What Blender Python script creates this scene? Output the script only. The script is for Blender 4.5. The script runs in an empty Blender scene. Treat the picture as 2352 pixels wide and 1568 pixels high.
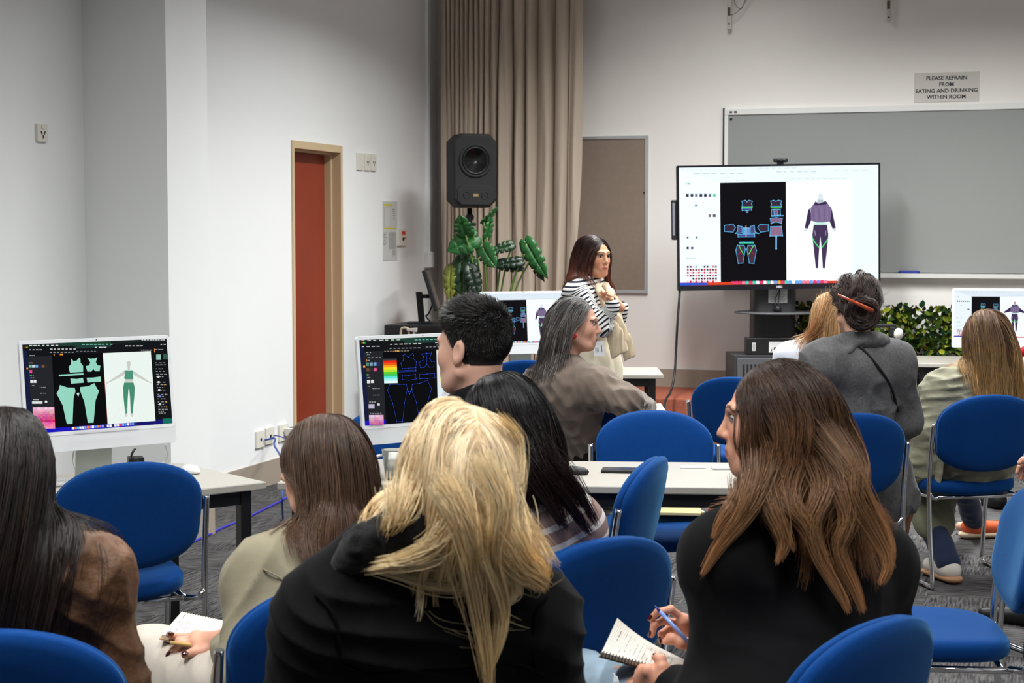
import bpy, bmesh, math, random
import numpy as np
from mathutils import Vector, Matrix

SC = bpy.context.scene
COL = SC.collection
random.seed(7)
RNG = np.random.default_rng(7)

# ------------------------------------------------------------------ camera
F_PX, CAM_H, YAW, PITCH = 3900.0, 1.58, math.radians(17.7), math.radians(3.73)
FWD = Vector((-math.sin(YAW), math.cos(YAW), 0))
RGT = Vector((math.cos(YAW), math.sin(YAW), 0))
UPV = Vector((0, 0, 1))
CAM = Vector((0, 0, CAM_H))
cam_data = bpy.data.cameras.new('camera')
cam_data.sensor_width = 36.0
cam_data.lens = F_PX * 36.0 / 2352.0
cam_data.clip_end = 60
cam_data.dof.use_dof = True
cam_data.dof.focus_distance = 6.2
cam_data.dof.aperture_fstop = 9.0
cam_ob = bpy.data.objects.new('camera', cam_data)
COL.objects.link(cam_ob)
cam_ob.location = CAM
cam_ob.rotation_euler = (math.pi / 2 - PITCH, 0, YAW)
SC.camera = cam_ob

# ------------------------------------------------------------------ world, ceiling lamps, exposure
SC.view_settings.view_transform = 'Standard'
SC.view_settings.look = 'None'
SC.view_settings.gamma = 1.0
SC.view_settings.exposure = 0.0
SC.view_settings.use_curve_mapping = False
world = bpy.data.worlds.new('world')
SC.world = world
world.use_nodes = True
wbg = world.node_tree.nodes['Background']
wbg.inputs['Color'].default_value = (0.93, 0.96, 1.0, 1)
wbg.inputs['Strength'].default_value = 0.10


def area_light(name, loc, sx, sy, power, spread=150, color=(0.985, 1.0, 0.985)):
    d = bpy.data.lights.new(name, 'AREA')
    d.shape = 'RECTANGLE'
    d.size, d.size_y = sx, sy
    d.energy = power
    d.color = color
    d.spread = math.radians(spread)
    o = bpy.data.objects.new(name, d)
    COL.objects.link(o)
    o.location = loc
    return o


for lx, lamps in ((-2.2, ((2.1, 84), (5.4, 60), (8.5, 26), (9.8, 105), (11.0, 24))), (-0.3, ((2.1, 50), (5.4, 48), (8.3, 58), (10.0, 118))), (2.3, ((2.1, 36), (5.4, 36), (8.3, 16), (10.0, 10)))):  # last lamp of the left row is added to brighten the front corner
    for ly, pw in lamps:
        area_light('ceiling_lamp', (lx, ly, 3.75), 0.3, 1.4, pw, 144)

# ------------------------------------------------------------------ pixel helpers (photo frame 2352x1568)


def ray(px, py):
    a = (px - 1176.0) / F_PX
    b = (784.0 - py) / F_PX
    fw = FWD * math.cos(PITCH) - UPV * math.sin(PITCH)
    up = FWD * math.sin(PITCH) + UPV * math.cos(PITCH)
    return fw + RGT * a + up * b


def P(px, py, D):
    r = ray(px, py)
    return CAM + r * (D / r.dot(FWD))


def PZ(px, py, z):
    r = ray(px, py)
    return CAM + r * ((z - CAM_H) / r.z)


WALL_X, WALL_Y = -4.634, 12.588


def PL(px, py, off=0.0):
    r = ray(px, py)
    return CAM + r * ((WALL_X + off) / r.x)


def PF(px, py, off=0.0):
    r = ray(px, py)
    return CAM + r * ((WALL_Y - off) / r.y)


def proj(p):
    v = Vector(p) - CAM
    fw = FWD * math.cos(PITCH) - UPV * math.sin(PITCH)
    up = FWD * math.sin(PITCH) + UPV * math.cos(PITCH)
    z = v.dot(fw)
    return (1176 + F_PX * v.dot(RGT) / z, 784 - F_PX * v.dot(up) / z, v.dot(FWD))


# ------------------------------------------------------------------ materials
MATS = {}


def srgb(*c):
    return tuple(((x / 255.0) / 12.92 if x / 255.0 <= 0.04045 else ((x / 255.0 + 0.055) / 1.055) ** 2.4) for x in c)


def mat(name, color=(0.5, 0.5, 0.5), rough=0.5, metal=0.0, spec=0.5, sheen=0.0, sheen_tint=None, bump=None,
        vary=None, emit=None, coat=0.0, trans=0.0, vcol=False, sss=0.0, alpha=1.0, ior=1.45, aniso=None):
    if name in MATS:
        return MATS[name]
    m = bpy.data.materials.new(name)
    m.use_nodes = True
    nt = m.node_tree
    b = nt.nodes['Principled BSDF']
    I = b.inputs
    I['Base Color'].default_value = (*color, 1)
    I['Roughness'].default_value = rough
    I['Metallic'].default_value = metal
    I['Specular IOR Level'].default_value = spec
    I['IOR'].default_value = ior
    if sheen:
        I['Sheen Weight'].default_value = sheen
        I['Sheen Roughness'].default_value = 0.4
        if sheen_tint:
            I['Sheen Tint'].default_value = (*sheen_tint, 1)
    if coat:
        I['Coat Weight'].default_value = coat
        I['Coat Roughness'].default_value = 0.1
    if trans:
        I['Transmission Weight'].default_value = trans
    if sss:
        I['Subsurface Weight'].default_value = sss
        I['Subsurface Radius'].default_value = (0.012, 0.004, 0.002)
        I['Subsurface Scale'].default_value = 0.6
    if emit:
        I['Emission Color'].default_value = (*emit[0], 1)
        I['Emission Strength'].default_value = emit[1]
    tc = nt.nodes.new('ShaderNodeTexCoord')
    src = None
    if vcol:
        at = nt.nodes.new('ShaderNodeAttribute')
        at.attribute_name = 'Col'
        src = at.outputs['Color']
        nt.links.new(src, I['Base Color'])
    if vary:
        sc, amt = vary[0], vary[1]
        n = nt.nodes.new('ShaderNodeTexNoise')
        n.inputs['Scale'].default_value = sc
        n.inputs['Detail'].default_value = 5
        mp = nt.nodes.new('ShaderNodeMapping')
        if len(vary) > 2:
            mp.inputs['Scale'].default_value = vary[2]
        nt.links.new(tc.outputs['Object'], mp.inputs['Vector'])
        nt.links.new(mp.outputs['Vector'], n.inputs['Vector'])
        mr = nt.nodes.new('ShaderNodeMapRange')
        mr.inputs['From Min'].default_value = 0.3
        mr.inputs['From Max'].default_value = 0.7
        mr.inputs['To Min'].default_value = 1 - amt
        mr.inputs['To Max'].default_value = 1 + amt
        nt.links.new(n.outputs['Fac'], mr.inputs['Value'])
        mx = nt.nodes.new('ShaderNodeMix')
        mx.data_type = 'RGBA'
        mx.blend_type = 'MULTIPLY'
        mx.inputs[0].default_value = 1
        if src:
            nt.links.new(src, mx.inputs[6])
        else:
            mx.inputs[6].default_value = (*color, 1)
        cr = nt.nodes.new('ShaderNodeCombineColor')
        for k in range(3):
            nt.links.new(mr.outputs['Result'], cr.inputs[k])
        nt.links.new(cr.outputs['Color'], mx.inputs[7])
        nt.links.new(mx.outputs[2], I['Base Color'])
    if bump:
        n = nt.nodes.new('ShaderNodeTexNoise')
        n.inputs['Scale'].default_value = bump[0]
        n.inputs['Detail'].default_value = 4
        bp = nt.nodes.new('ShaderNodeBump')
        bp.inputs['Strength'].default_value = bump[1]
        bp.inputs['Distance'].default_value = bump[2] if len(bump) > 2 else 0.002
        nt.links.new(tc.outputs['Object'], n.inputs['Vector'])
        nt.links.new(n.outputs['Fac'], bp.inputs['Height'])
        nt.links.new(bp.outputs['Normal'], I['Normal'])
    if alpha < 1:
        I['Alpha'].default_value = alpha
    MATS[name] = m
    return m


def screen_mat(name='screen_display', strength=1.0):
    if name in MATS:
        return MATS[name]
    m = bpy.data.materials.new(name)
    m.use_nodes = True
    nt = m.node_tree
    b = nt.nodes['Principled BSDF']
    b.inputs['Base Color'].default_value = (0.002, 0.002, 0.002, 1)
    b.inputs['Roughness'].default_value = 0.3
    b.inputs['Specular IOR Level'].default_value = 0.05
    at = nt.nodes.new('ShaderNodeAttribute')
    at.attribute_name = 'Col'
    nt.links.new(at.outputs['Color'], b.inputs['Emission Color'])
    b.inputs['Emission Strength'].default_value = strength
    MATS[name] = m
    return m


# ------------------------------------------------------------------ mesh builder


class MB:
    def __init__(self):
        self.v, self.f, self.m, self.c = [], [], [], []
        self.smooth = []
        self.mi = 0
        self.col = (1, 1, 1)
        self.sm = False
        self.M = None

    def vert(self, p):
        p = Vector(p)
        if self.M is not None:
            p = self.M @ p
        self.v.append((p.x, p.y, p.z))
        return len(self.v) - 1

    def face(self, idx):
        self.f.append(tuple(idx))
        self.m.append(self.mi)
        self.c.append(self.col)
        self.smooth.append(self.sm)

    def box(self, lo, hi):
        x0, y0, z0 = lo
        x1, y1, z1 = hi
        b = [self.vert(p) for p in ((x0, y0, z0), (x1, y0, z0), (x1, y1, z0), (x0, y1, z0), (x0, y0, z1), (x1, y0, z1), (x1, y1, z1), (x0, y1, z1))]
        for q in ((0, 3, 2, 1), (4, 5, 6, 7), (0, 1, 5, 4), (1, 2, 6, 5), (2, 3, 7, 6), (3, 0, 4, 7)):
            self.face([b[i] for i in q])

    def hexa(self, pts):  # 8 points, bottom 4 then top 4
        b = [self.vert(p) for p in pts]
        for q in ((0, 3, 2, 1), (4, 5, 6, 7), (0, 1, 5, 4), (1, 2, 6, 5), (2, 3, 7, 6), (3, 0, 4, 7)):
            self.face([b[i] for i in q])

    def tube(self, pts, r, n=8, closed=False, taper=None):
        pts = [Vector(p) for p in pts]
        rings = []
        N = len(pts)
        ref = None
        for i, p in enumerate(pts):
            if closed:
                t = pts[(i + 1) % N] - pts[i - 1]
            else:
                t = pts[min(i + 1, N - 1)] - pts[max(i - 1, 0)]
            t.normalize()
            if ref is None:
                ref = Vector((0, 0, 1)) if abs(t.z) < 0.9 else Vector((1, 0, 0))
            u = (ref - t * ref.dot(t))
            if u.length < 1e-6:
                u = t.orthogonal()
            u.normalize()
            ref = u
            w = t.cross(u)
            rr = r if taper is None else taper[i]
            rings.append([self.vert(p + (u * math.cos(2 * math.pi * k / n) + w * math.sin(2 * math.pi * k / n)) * rr) for k in range(n)])
        s = self.sm
        self.sm = True
        for i in range(N if closed else N - 1):
            a, b = rings[i], rings[(i + 1) % N]
            for k in range(n):
                self.face((a[k], a[(k + 1) % n], b[(k + 1) % n], b[k]))
        self.sm = s
        if not closed:
            self.face(rings[0][::-1])
            self.face(rings[-1])

    def loft(self, rings, cap=True, closed=True, smooth=True):
        """rings: list of lists of points (equal counts)"""
        idx = [[self.vert(p) for p in r] for r in rings]
        s = self.sm
        self.sm = smooth
        n = len(idx[0])
        for a, b in zip(idx, idx[1:]):
            for k in range(n if closed else n - 1):
                self.face((a[k], a[(k + 1) % n], b[(k + 1) % n], b[k]))
        if cap and closed:
            self.face(idx[0][::-1])
            self.face(idx[-1])
        self.sm = s

    def lathe(self, prof, n=24, axis_o=(0, 0, 0), ax=(0, 0, 1)):
        ax = Vector(ax).normalized()
        u = ax.orthogonal().normalized()
        w = ax.cross(u)
        o = Vector(axis_o)
        rings = []
        for r, h in prof:
            r = max(r, 1e-5)
            rings.append([o + ax * h + (u * math.cos(2 * math.pi * k / n) + w * math.sin(2 * math.pi * k / n)) * r for k in range(n)])
        self.loft(rings)

    def prism(self, poly, a, b):
        """poly of 2D pts mapped by functions a(pt)->3D and b(pt)->3D"""
        A = [self.vert(a(p)) for p in poly]
        B = [self.vert(b(p)) for p in poly]
        n = len(A)
        self.face(A[::-1])
        self.face(B)
        for k in range(n):
            self.face((A[k], A[(k + 1) % n], B[(k + 1) % n], B[k]))

    def build(self, name, mats, parent=None, bevel=0.0, subsurf=0, label=None, segs=2):
        me = bpy.data.meshes.new(name)
        me.from_pydata(self.v, [], self.f)
        if not isinstance(mats, (list, tuple)):
            mats = [mats]
        for m in mats:
            me.materials.append(m)
        me.polygons.foreach_set('material_index', self.m)
        me.polygons.foreach_set('use_smooth', self.smooth)
        if any(c != (1, 1, 1) for c in self.c):
            at = me.color_attributes.new('Col', 'FLOAT_COLOR', 'CORNER')
            arr = np.ones((len(me.loops), 4), dtype=np.float32)
            i = 0
            for f, c in zip(self.f, self.c):
                arr[i:i + len(f), :3] = c
                i += len(f)
            at.data.foreach_set('color', arr.ravel())
        me.validate()
        me.update()
        o = bpy.data.objects.new(name, me)
        COL.objects.link(o)
        if bevel:
            md = o.modifiers.new('bevel', 'BEVEL')
            md.width = bevel
            md.segments = segs
            md.limit_method = 'ANGLE'
            md.angle_limit = math.radians(40)
        if subsurf:
            md = o.modifiers.new('sub', 'SUBSURF')
            md.levels = md.render_levels = subsurf
        if parent is not None:
            o.parent = parent
        if label:
            o['label'] = label
        return o


def tag(o, label, cat, group=None, kind=None):
    if label:
        o['label'] = label
    if cat:
        o['category'] = cat
    if group:
        o['group'] = group
    if kind:
        o['kind'] = kind
    return o


def thing(name, label, cat, loc=(0, 0, 0), rotz=0.0, group=None):
    o = bpy.data.objects.new(name, None)
    o.empty_display_size = 0.1
    COL.objects.link(o)
    o.location = loc
    o.rotation_euler = (0, 0, rotz)
    return tag(o, label, cat, group)


def struct(o):
    o['kind'] = 'structure'
    return o


def text_mesh(mb, s, M, size, bold=0.0, align='CENTER', z=0.0):
    """append the glyph outlines of s as flat faces; M maps text xy plane to space"""
    cu = bpy.data.curves.new('tmp', 'FONT')
    cu.body = s
    cu.size = size
    cu.align_x = align
    cu.align_y = 'CENTER'
    cu.offset = bold
    cu.resolution_u = 2
    o = bpy.data.objects.new('tmp', cu)
    COL.objects.link(o)
    dg = bpy.context.evaluated_depsgraph_get()
    me = bpy.data.meshes.new_from_object(o.evaluated_get(dg))
    base = [mb.vert(M @ Vector((v.co.x, v.co.y, z))) for v in me.vertices]
    for p in me.polygons:
        mb.face([base[i] for i in p.vertices])
    bpy.data.objects.remove(o)
    bpy.data.curves.remove(cu)
    bpy.data.meshes.remove(me)


def frame_matrix(o, x, y):
    """matrix with given origin, x axis, y axis (z = x cross y)"""
    x = Vector(x).normalized()
    y = Vector(y)
    y = (y - x * y.dot(x)).normalized()
    z = x.cross(y)
    return Matrix(((x.x, y.x, z.x, o[0]), (x.y, y.y, z.y, o[1]), (x.z, y.z, z.z, o[2]), (0, 0, 0, 1)))


def smooth_path(pts, n=8):
    """Catmull-Rom through pts"""
    pts = [Vector(p) for p in pts]
    if len(pts) < 3:
        return pts
    q = [pts[0] * 2 - pts[1]] + pts + [pts[-1] * 2 - pts[-2]]
    out = []
    for i in range(1, len(q) - 2):
        for k in range(n):
            t = k / n
            a, b, c, d = q[i - 1], q[i], q[i + 1], q[i + 2]
            out.append(0.5 * ((2 * b) + (c - a) * t + (2 * a - 5 * b + 4 * c - d) * t * t + (3 * b - a - 3 * c + d) * t ** 3))
    out.append(pts[-1])
    return out


def copy_tree(o, parent=None):
    c = o.copy()
    COL.objects.link(c)
    if parent is not None:
        c.parent = parent
    for ch in list(o.children):
        copy_tree(ch, c)
    return c
# ------------------------------------------------------------------ room shell
M_WALL = mat('wall_paint', srgb(238, 239, 239), 0.75, spec=0.25, bump=(220, 0.08, 0.001), vary=(1.1, 0.015))
M_FRONT = mat('front_wall_paint', srgb(232, 228, 223), 0.75, spec=0.25, bump=(220, 0.08, 0.001), vary=(1.1, 0.015))
M_BASE = mat('baseboard_vinyl', srgb(160, 148, 134), 0.55)
M_BLACK = mat('black_steel', srgb(16, 16, 18), 0.45)
M_BLACKP = mat('black_plastic', srgb(24, 24, 26), 0.5)
M_ALU = mat('aluminium', srgb(190, 192, 194), 0.4, metal=0.6)
M_WHITEP = mat('white_plastic', srgb(226, 222, 210), 0.45)
M_DARK = mat('dark_hole', srgb(40, 36, 34), 0.6)


def carpet_material():
    m = bpy.data.materials.new('carpet_tiles')
    m.use_nodes = True
    nt = m.node_tree
    b = nt.nodes['Principled BSDF']
    b.inputs['Roughness'].default_value = 0.95
    b.inputs['Specular IOR Level'].default_value = 0.1
    tc = nt.nodes.new('ShaderNodeTexCoord')
    ck = nt.nodes.new('ShaderNodeTexChecker')
    ck.inputs['Scale'].default_value = 2.0
    nt.links.new(tc.outputs['Object'], ck.inputs['Vector'])
    outs = []
    for sc in ((9, 110, 1), (110, 9, 1)):
        mp = nt.nodes.new('ShaderNodeMapping')
        mp.inputs['Scale'].default_value = sc
        nz = nt.nodes.new('ShaderNodeTexNoise')
        nz.inputs['Scale'].default_value = 1.0
        nz.inputs['Detail'].default_value = 3
        nt.links.new(tc.outputs['Object'], mp.inputs['Vector'])
        nt.links.new(mp.outputs['Vector'], nz.inputs['Vector'])
        outs.append(nz.outputs['Fac'])
    mx = nt.nodes.new('ShaderNodeMix')
    mx.data_type = 'FLOAT'
    nt.links.new(ck.outputs['Fac'], mx.inputs[0])
    nt.links.new(outs[0], mx.inputs[2])
    nt.links.new(outs[1], mx.inputs[3])
    big = nt.nodes.new('ShaderNodeTexNoise')
    big.inputs['Scale'].default_value = 3.0
    nt.links.new(tc.outputs['Object'], big.inputs['Vector'])
    ad = nt.nodes.new('ShaderNodeMath')
    ad.operation = 'MULTIPLY_ADD'
    ad.inputs[1].default_value = 0.25
    nt.links.new(big.outputs['Fac'], ad.inputs[0])
    nt.links.new(mx.outputs[0], ad.inputs[2])
    cr = nt.nodes.new('ShaderNodeValToRGB')
    e = cr.color_ramp.elements
    e[0].position, e[0].color = 0.45, (*srgb(36, 35, 37), 1)
    e[1].position, e[1].color = 0.80, (*srgb(100, 98, 98), 1)
    nt.links.new(ad.outputs[0], cr.inputs['Fac'])
    nt.links.new(cr.outputs['Color'], b.inputs['Base Color'])
    bp = nt.nodes.new('ShaderNodeBump')
    bp.inputs['Strength'].default_value = 0.4
    bp.inputs['Distance'].default_value = 0.004
    nt.links.new(mx.outputs[0], bp.inputs['Height'])
    nt.links.new(bp.outputs['Normal'], b.inputs['Normal'])
    return m


WX, WY = WALL_X, WALL_Y
mb = MB()
mb.box((WX - 0.4, -1.5, -0.1), (4.6, WY + 0.2, 0.0))
struct(mb.build('floor', carpet_material()))

DY0, DY1, DZ = 9.90, 10.70, 2.155      # door opening outer frame
H = 4.4
mb = MB()
mb.box((WX - 0.3, -1.5, 0), (WX, DY0, H))
mb.box((WX - 0.3, DY1, 0), (WX, WY + 0.2, H))
mb.box((WX - 0.3, DY0, DZ), (WX, DY1, H))
struct(mb.build('wall_left', M_WALL))
mb = MB()
mb.box((WX, WY, 0), (4.6, WY + 0.2, H))
struct(mb.build('wall_front', M_FRONT))
mb = MB()
mb.box((4.6, -1.5, 0), (4.8, WY + 0.2, H))
struct(mb.build('wall_right', M_WALL))
mb = MB()
mb.box((WX - 0.3, -1.7, 0), (4.8, -1.5, H))
struct(mb.build('wall_back', mat('back_wall_unlit_tone', srgb(150, 146, 140), 0.8)))  # darker base colour stands in for the unlit back of the room
mb = MB()
mb.box((WX - 0.3, -1.7, H), (4.8, WY + 0.2, H + 0.1))
struct(mb.build('ceiling', mat('ceiling_paint', srgb(228, 228, 226), 0.8)))
mb = MB()
mb.box((WX, 7.478, 0), (-4.167, 7.90, H))
struct(mb.build('wall_pilaster', M_WALL))
mb = MB()
mb.box((WX, -1.5, 0), (WX + 0.012, 7.466, 0.155))
mb.box((WX, 7.912, 0), (WX + 0.012, DY0 - 0.002, 0.155))
mb.box((WX, DY1 + 0.002, 0), (WX + 0.012, 11.72, 0.155))
mb.box((WX + 0.012, 7.466, 0), (-4.155, 7.478, 0.155))
mb.box((-4.167, 7.478, 0), (-4.155, 7.912, 0.155))
mb.box((WX + 0.012, 7.90, 0), (-4.167, 7.912, 0.155))
struct(mb.build('baseboard_left', M_BASE))

# stage: low carpeted platform along the front wall
STG = 0.40
M_STAGE = mat('stage_carpet', srgb(146, 84, 66), 0.95, spec=0.1, bump=(300, 0.4, 0.002), vary=(60, 0.15))
mb = MB()
mb.box((WX, 11.72, 0.0), (4.6, WY, STG))
struct(mb.build('floor_stage', M_STAGE, bevel=0.012))
mb = MB()
mb.box((WX, WY - 0.012, STG), (4.6, WY, STG + 0.135))
struct(mb.build('baseboard_front', M_BASE))

# door
door = thing('door_1', None, None, (WX, (DY0 + DY1) / 2, 0))
door['kind'] = 'structure'
hw = (DY1 - DY0) / 2
M_FRAME = mat('door_frame_paint', srgb(205, 182, 146), 0.45)
mb = MB()
for sgn in (-1, 1):
    a, b2 = sorted((sgn * hw, sgn * (hw - 0.032)))
    mb.box((-0.16, a, 0), (0.012, b2, DZ))
    a, b2 = sorted((sgn * (hw - 0.032), sgn * (hw - 0.047)))
    mb.box((-0.16, a, 0), (-0.055, b2, DZ - 0.047))
mb.box((-0.16, -hw + 0.032, DZ - 0.05), (0.012, hw - 0.032, DZ))
mb.box((-0.16, -hw + 0.032, DZ - 0.062), (-0.055, hw - 0.032, DZ - 0.05))
mb.build('door_frame', M_FRAME, door, bevel=0.003)
mb = MB()
mb.box((-0.145, -hw + 0.047, 0.006), (-0.105, hw - 0.047, DZ - 0.065))
mb.build('door_leaf', mat('door_leaf_paint', srgb(140, 55, 34), 0.4, vary=(3, 0.06)), door)


def wall_plate(px, py, w, h, n_holes, label, name='wall_socket', group=None, usb=False, switch=True):
    p = PL(px, py)
    t = thing(name, label, 'socket', p, 0, group)
    mb = MB()
    mb.box((0, -w / 2, -h / 2), (0.014, w / 2, h / 2))
    mb.build('cover_plate', M_WHITEP, t, bevel=0.003)
    if switch:
        mb = MB()
        mb.box((0.014, -0.012, h * 0.22), (0.019, 0.012, h * 0.4))
        mb.build('rocker_switch', M_WHITEP, t, bevel=0.001)
    if n_holes:
        mb = MB()
        for (dy, dz, an) in ((-0.013, 0.0, 0.5), (0.013, 0.0, -0.5), (0.0, -0.018, 0)):
            mb.M = Matrix.Translation((0.0145, dy, dz)) @ Matrix.Rotation(an, 4, 'X')
            mb.box((0, -0.0035, -0.008), (0.0015, 0.0035, 0.008))
        mb.build('socket_slots', M_DARK, t)
    if usb:
        mb = MB()
        mb.box((0.014, -0.01, -0.012), (0.016, 0.01, 0.006))
        mb.build('port', M_DARK, t)
    return t


wall_plate(93, 305, 0.085, 0.085 * 1.02, 3, 'single cream power socket high on the far left white wall, alone')
wall_plate(825, 371, 0.11, 0.12, 0, 'blank cream wall plate, leftmost of the row of three right of the red door', switch=False)
wall_plate(841, 372, 0.10, 0.12, 3, 'cream power socket in the middle of the row of three right of the red door')
wall_plate(855, 373, 0.10, 0.12, 3, 'cream power socket at the right end of the row of three beside the red door')
wall_plate(595, 1008, 0.115, 0.105, 0, 'low cream data socket with a blue cable, leftmost near the floor', usb=True, switch=False)
wall_plate(617, 1000, 0.115, 0.105, 0, 'low cream data socket second from the left, thin blue lead going right', usb=True, switch=False)
wall_plate(648, 993, 0.13, 0.105, 3, 'low cream power socket at the right with white and black plugs', switch=False)
for k, (dy, c, lab) in enumerate(((0.02, srgb(226, 224, 218), 'white power plug in the rightmost low socket'), (0.09, srgb(25, 25, 27), 'black power plug in the rightmost low socket'))):
    p = PL(648, 995) + Vector((0.0155, dy, 0.01))
    mb = MB()
    mb.box((0, -0.02, -0.025), (0.05, 0.02, 0.022))
    mb.tube([(0.05, 0, -0.005), (0.075, 0, -0.012), (0.1, 0.01, -0.05)], 0.006)
    o = mb.build('power_plug', mat('plug_%d' % k, c, 0.5), bevel=0.004)
    o.location = p
    tag(o, lab, 'plug')
# alarm call point and laminated notices
t = thing('call_point', 'small white wall switch with red marks beside the laminated notice', 'switch', PL(920, 545))
mb = MB()
mb.box((0, -0.085, -0.062), (0.018, 0.085, 0.062))
mb.build('cover_plate', M_WHITEP, t, bevel=0.003)
mb = MB()
mb.box((0.018, -0.02, 0.02), (0.0195, 0.05, 0.045))
mb.box((0.018, 0.02, -0.01), (0.0195, 0.06, 0.0))
mb.build('red_mark', mat('red_print', srgb(214, 60, 50), 0.5), t)
mb = MB()
mb.lathe([(0.012, 0.018), (0.012, 0.024), (0, 0.024)], 12, (0, 0.005, -0.012), (1, 0, 0))
mb.build('button', M_DARK, t)

pc = PL(895, 530)
t = thing('wall_notice', 'tall laminated notice with two yellow bands on the left wall', 'notice', pc)
hh = (PL(895, 462).z - PL(895, 598).z) / 2
wy = (PL(911, 530).y - PL(878, 530).y) / 2
mb = MB()
mb.box((0, -wy, -hh), (0.003, wy, hh))
mb.build('sheet', mat('laminate', srgb(206, 206, 204), 0.25), t)
mb = MB()
mb.box((0.003, -wy * 0.88, hh * 0.84), (0.0036, wy * 0.35, hh * 0.90))
mb.build('yellow_band', mat('yellow_print', srgb(206, 196, 36), 0.4), t)
mb = MB()
mb.box((0.003, -wy * 0.85, hh * 0.06), (0.0036, wy * 0.8, hh * 0.10))
mb.build('yellow_band', mat('yellow_print', srgb(206, 196, 36), 0.4), t)
mb = MB()
for k in range(9):
    mb.box((0.003, -wy * 0.9, -hh * (0.08 + 0.05 * k)), (0.0034, -wy * (0.45 + 0.1 * (k % 3)), -hh * (0.06 + 0.05 * k)))
mb.build('small_print', mat('grey_print', srgb(120, 120, 120), 0.5), t)
mb = MB()
for k in range(6):
    mb.box((0.003, wy * (0.3 + 0.03 * k), hh * (0.72 - 0.07 * k)), (0.0034, wy * 0.7, hh * (0.74 - 0.07 * k)))
for (y0, z0, y1, z1) in ((-0.8, 0.78, 0.1, 0.775), (-0.8, 0.14, 0.1, 0.135), (-0.8, 0.14, -0.78, 0.78), (0.08, 0.14, 0.1, 0.78)):
    mb.box((0.003, wy * y0, hh * min(z0, z1)), (0.0034, wy * y1, hh * max(z0, z1)))
mb.build('diagram_print', mat('grey_print', srgb(120, 120, 120), 0.5), t)
mb = MB()
for k in range(5):
    mb.box((0.003, wy * 0.3, -hh * (0.66 + 0.05 * k)), (0.0034, wy * 0.75, -hh * (0.64 + 0.05 * k)))
mb.build('print', mat('grey_print', srgb(120, 120, 120), 0.5), t)
mb = MB()
mb.box((0.003, -wy * 0.2, -hh * 0.62), (0.0034, wy * 0.8, -hh * 0.04))
mb.build('grey_panel', mat('grey_panel_print', srgb(168, 168, 166), 0.5), t)

# vertical conduit in the corner
mb = MB()
c0, c1 = PL(980, 590), PL(977, 0)
c0.x += 0.012
mb.box((WX, c0.y - 0.02, c0.z), (WX + 0.025, c0.y + 0.02, 3.6))
mb.box((WX, c0.y - 0.06, c0.z - 0.08), (WX + 0.04, c0.y + 0.06, c0.z + 0.04))
o = mb.build('trim_1', M_WALL, bevel=0.003)
struct(o)

# curtain: a pleated sheet hanging from a rail above the picture


def noise_(X):
    r = np.random.default_rng(3).random((16, 16, 16)) * 2 - 1
    i = np.floor(X).astype(int)
    f = X - i
    f = f * f * (3 - 2 * f)
    o = 0
    for a in (0, 1):
        for b2 in (0, 1):
            for c in (0, 1):
                w = (f[:, 0] if a else 1 - f[:, 0]) * (f[:, 1] if b2 else 1 - f[:, 1]) * (f[:, 2] if c else 1 - f[:, 2])
                o = o + w * r[(i[:, 0] + a) & 15, (i[:, 1] + b2) & 15, (i[:, 2] + c) & 15]
    return o


def curtain():
    x0 = PF(1008, 300, 0.32).x
    x1 = PF(1330, 300, 0.32).x
    n, mz = 520, 44
    zt, zb = 3.75, STG + 0.02
    # fold phase: tight pleats on the left, wide soft ones on the right
    s = np.linspace(0, 1, n)
    freq = np.interp(s, [0, 0.25, 0.42, 1], [30, 30, 12, 7.5]) + 2.5 * np.sin(s * 23)
    ph = np.cumsum(freq) / n * 2 * math.pi
    amp = np.interp(s, [0, 0.3, 0.5, 1], [0.06, 0.07, 0.05, 0.042])
    sv = []
    for j in range(mz + 1):
        tz = j / mz
        z = zt + (zb - zt) * tz
        q = np.stack([s * 9, np.full(n, tz * 2.2), np.full(n, 3.3)], axis=1)
        nz = noise_(q)
        nz2 = noise_(q * np.array((2.7, 1.8, 1)) + 9)
        phz = ph + 1.6 * nz * tz + 0.25 * nz2
        ampz = amp * (0.75 + 0.5 * nz2 + 0.2 * tz)
        x = x0 + (x1 - x0) * s + 0.016 * np.cos(phz) - 0.05 * tz * s + 0.02 * nz * tz
        y = WY - 0.24 + ampz * (np.sin(phz) + 0.28 * np.sin(2 * phz + nz * 3)) + 0.03 * nz
        for i in range(n):
            sv.append((x[i], y[i], z))
    f = []
    for j in range(mz):
        for i in range(n - 1):
            a = j * n + i
            f.append((a, a + n, a + n + 1, a + 1))
    me = bpy.data.meshes.new('curtain')
    me.from_pydata(sv, [], f)
    me.polygons.foreach_set('use_smooth', [True] * len(f))
    me.materials.append(mat('curtain_cloth', srgb(188, 172, 156), 0.85, spec=0.15, sheen=0.2, bump=(500, 0.15, 0.001)))
    o = bpy.data.objects.new('curtain', me)
    COL.objects.link(o)
    md = o.modifiers.new('s', 'SOLIDIFY')
    md.thickness = 0.004
    tag(o, 'long beige pleated curtain hanging in the corner behind the loudspeaker', 'curtain')
    mb = MB()
    mb.tube([(x0 - 0.05, WY - 0.24, 3.78), (x1 + 0.02, WY - 0.24, 3.78)], 0.018)
    r = mb.build('curtain_rail', M_ALU, o)


curtain()

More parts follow.
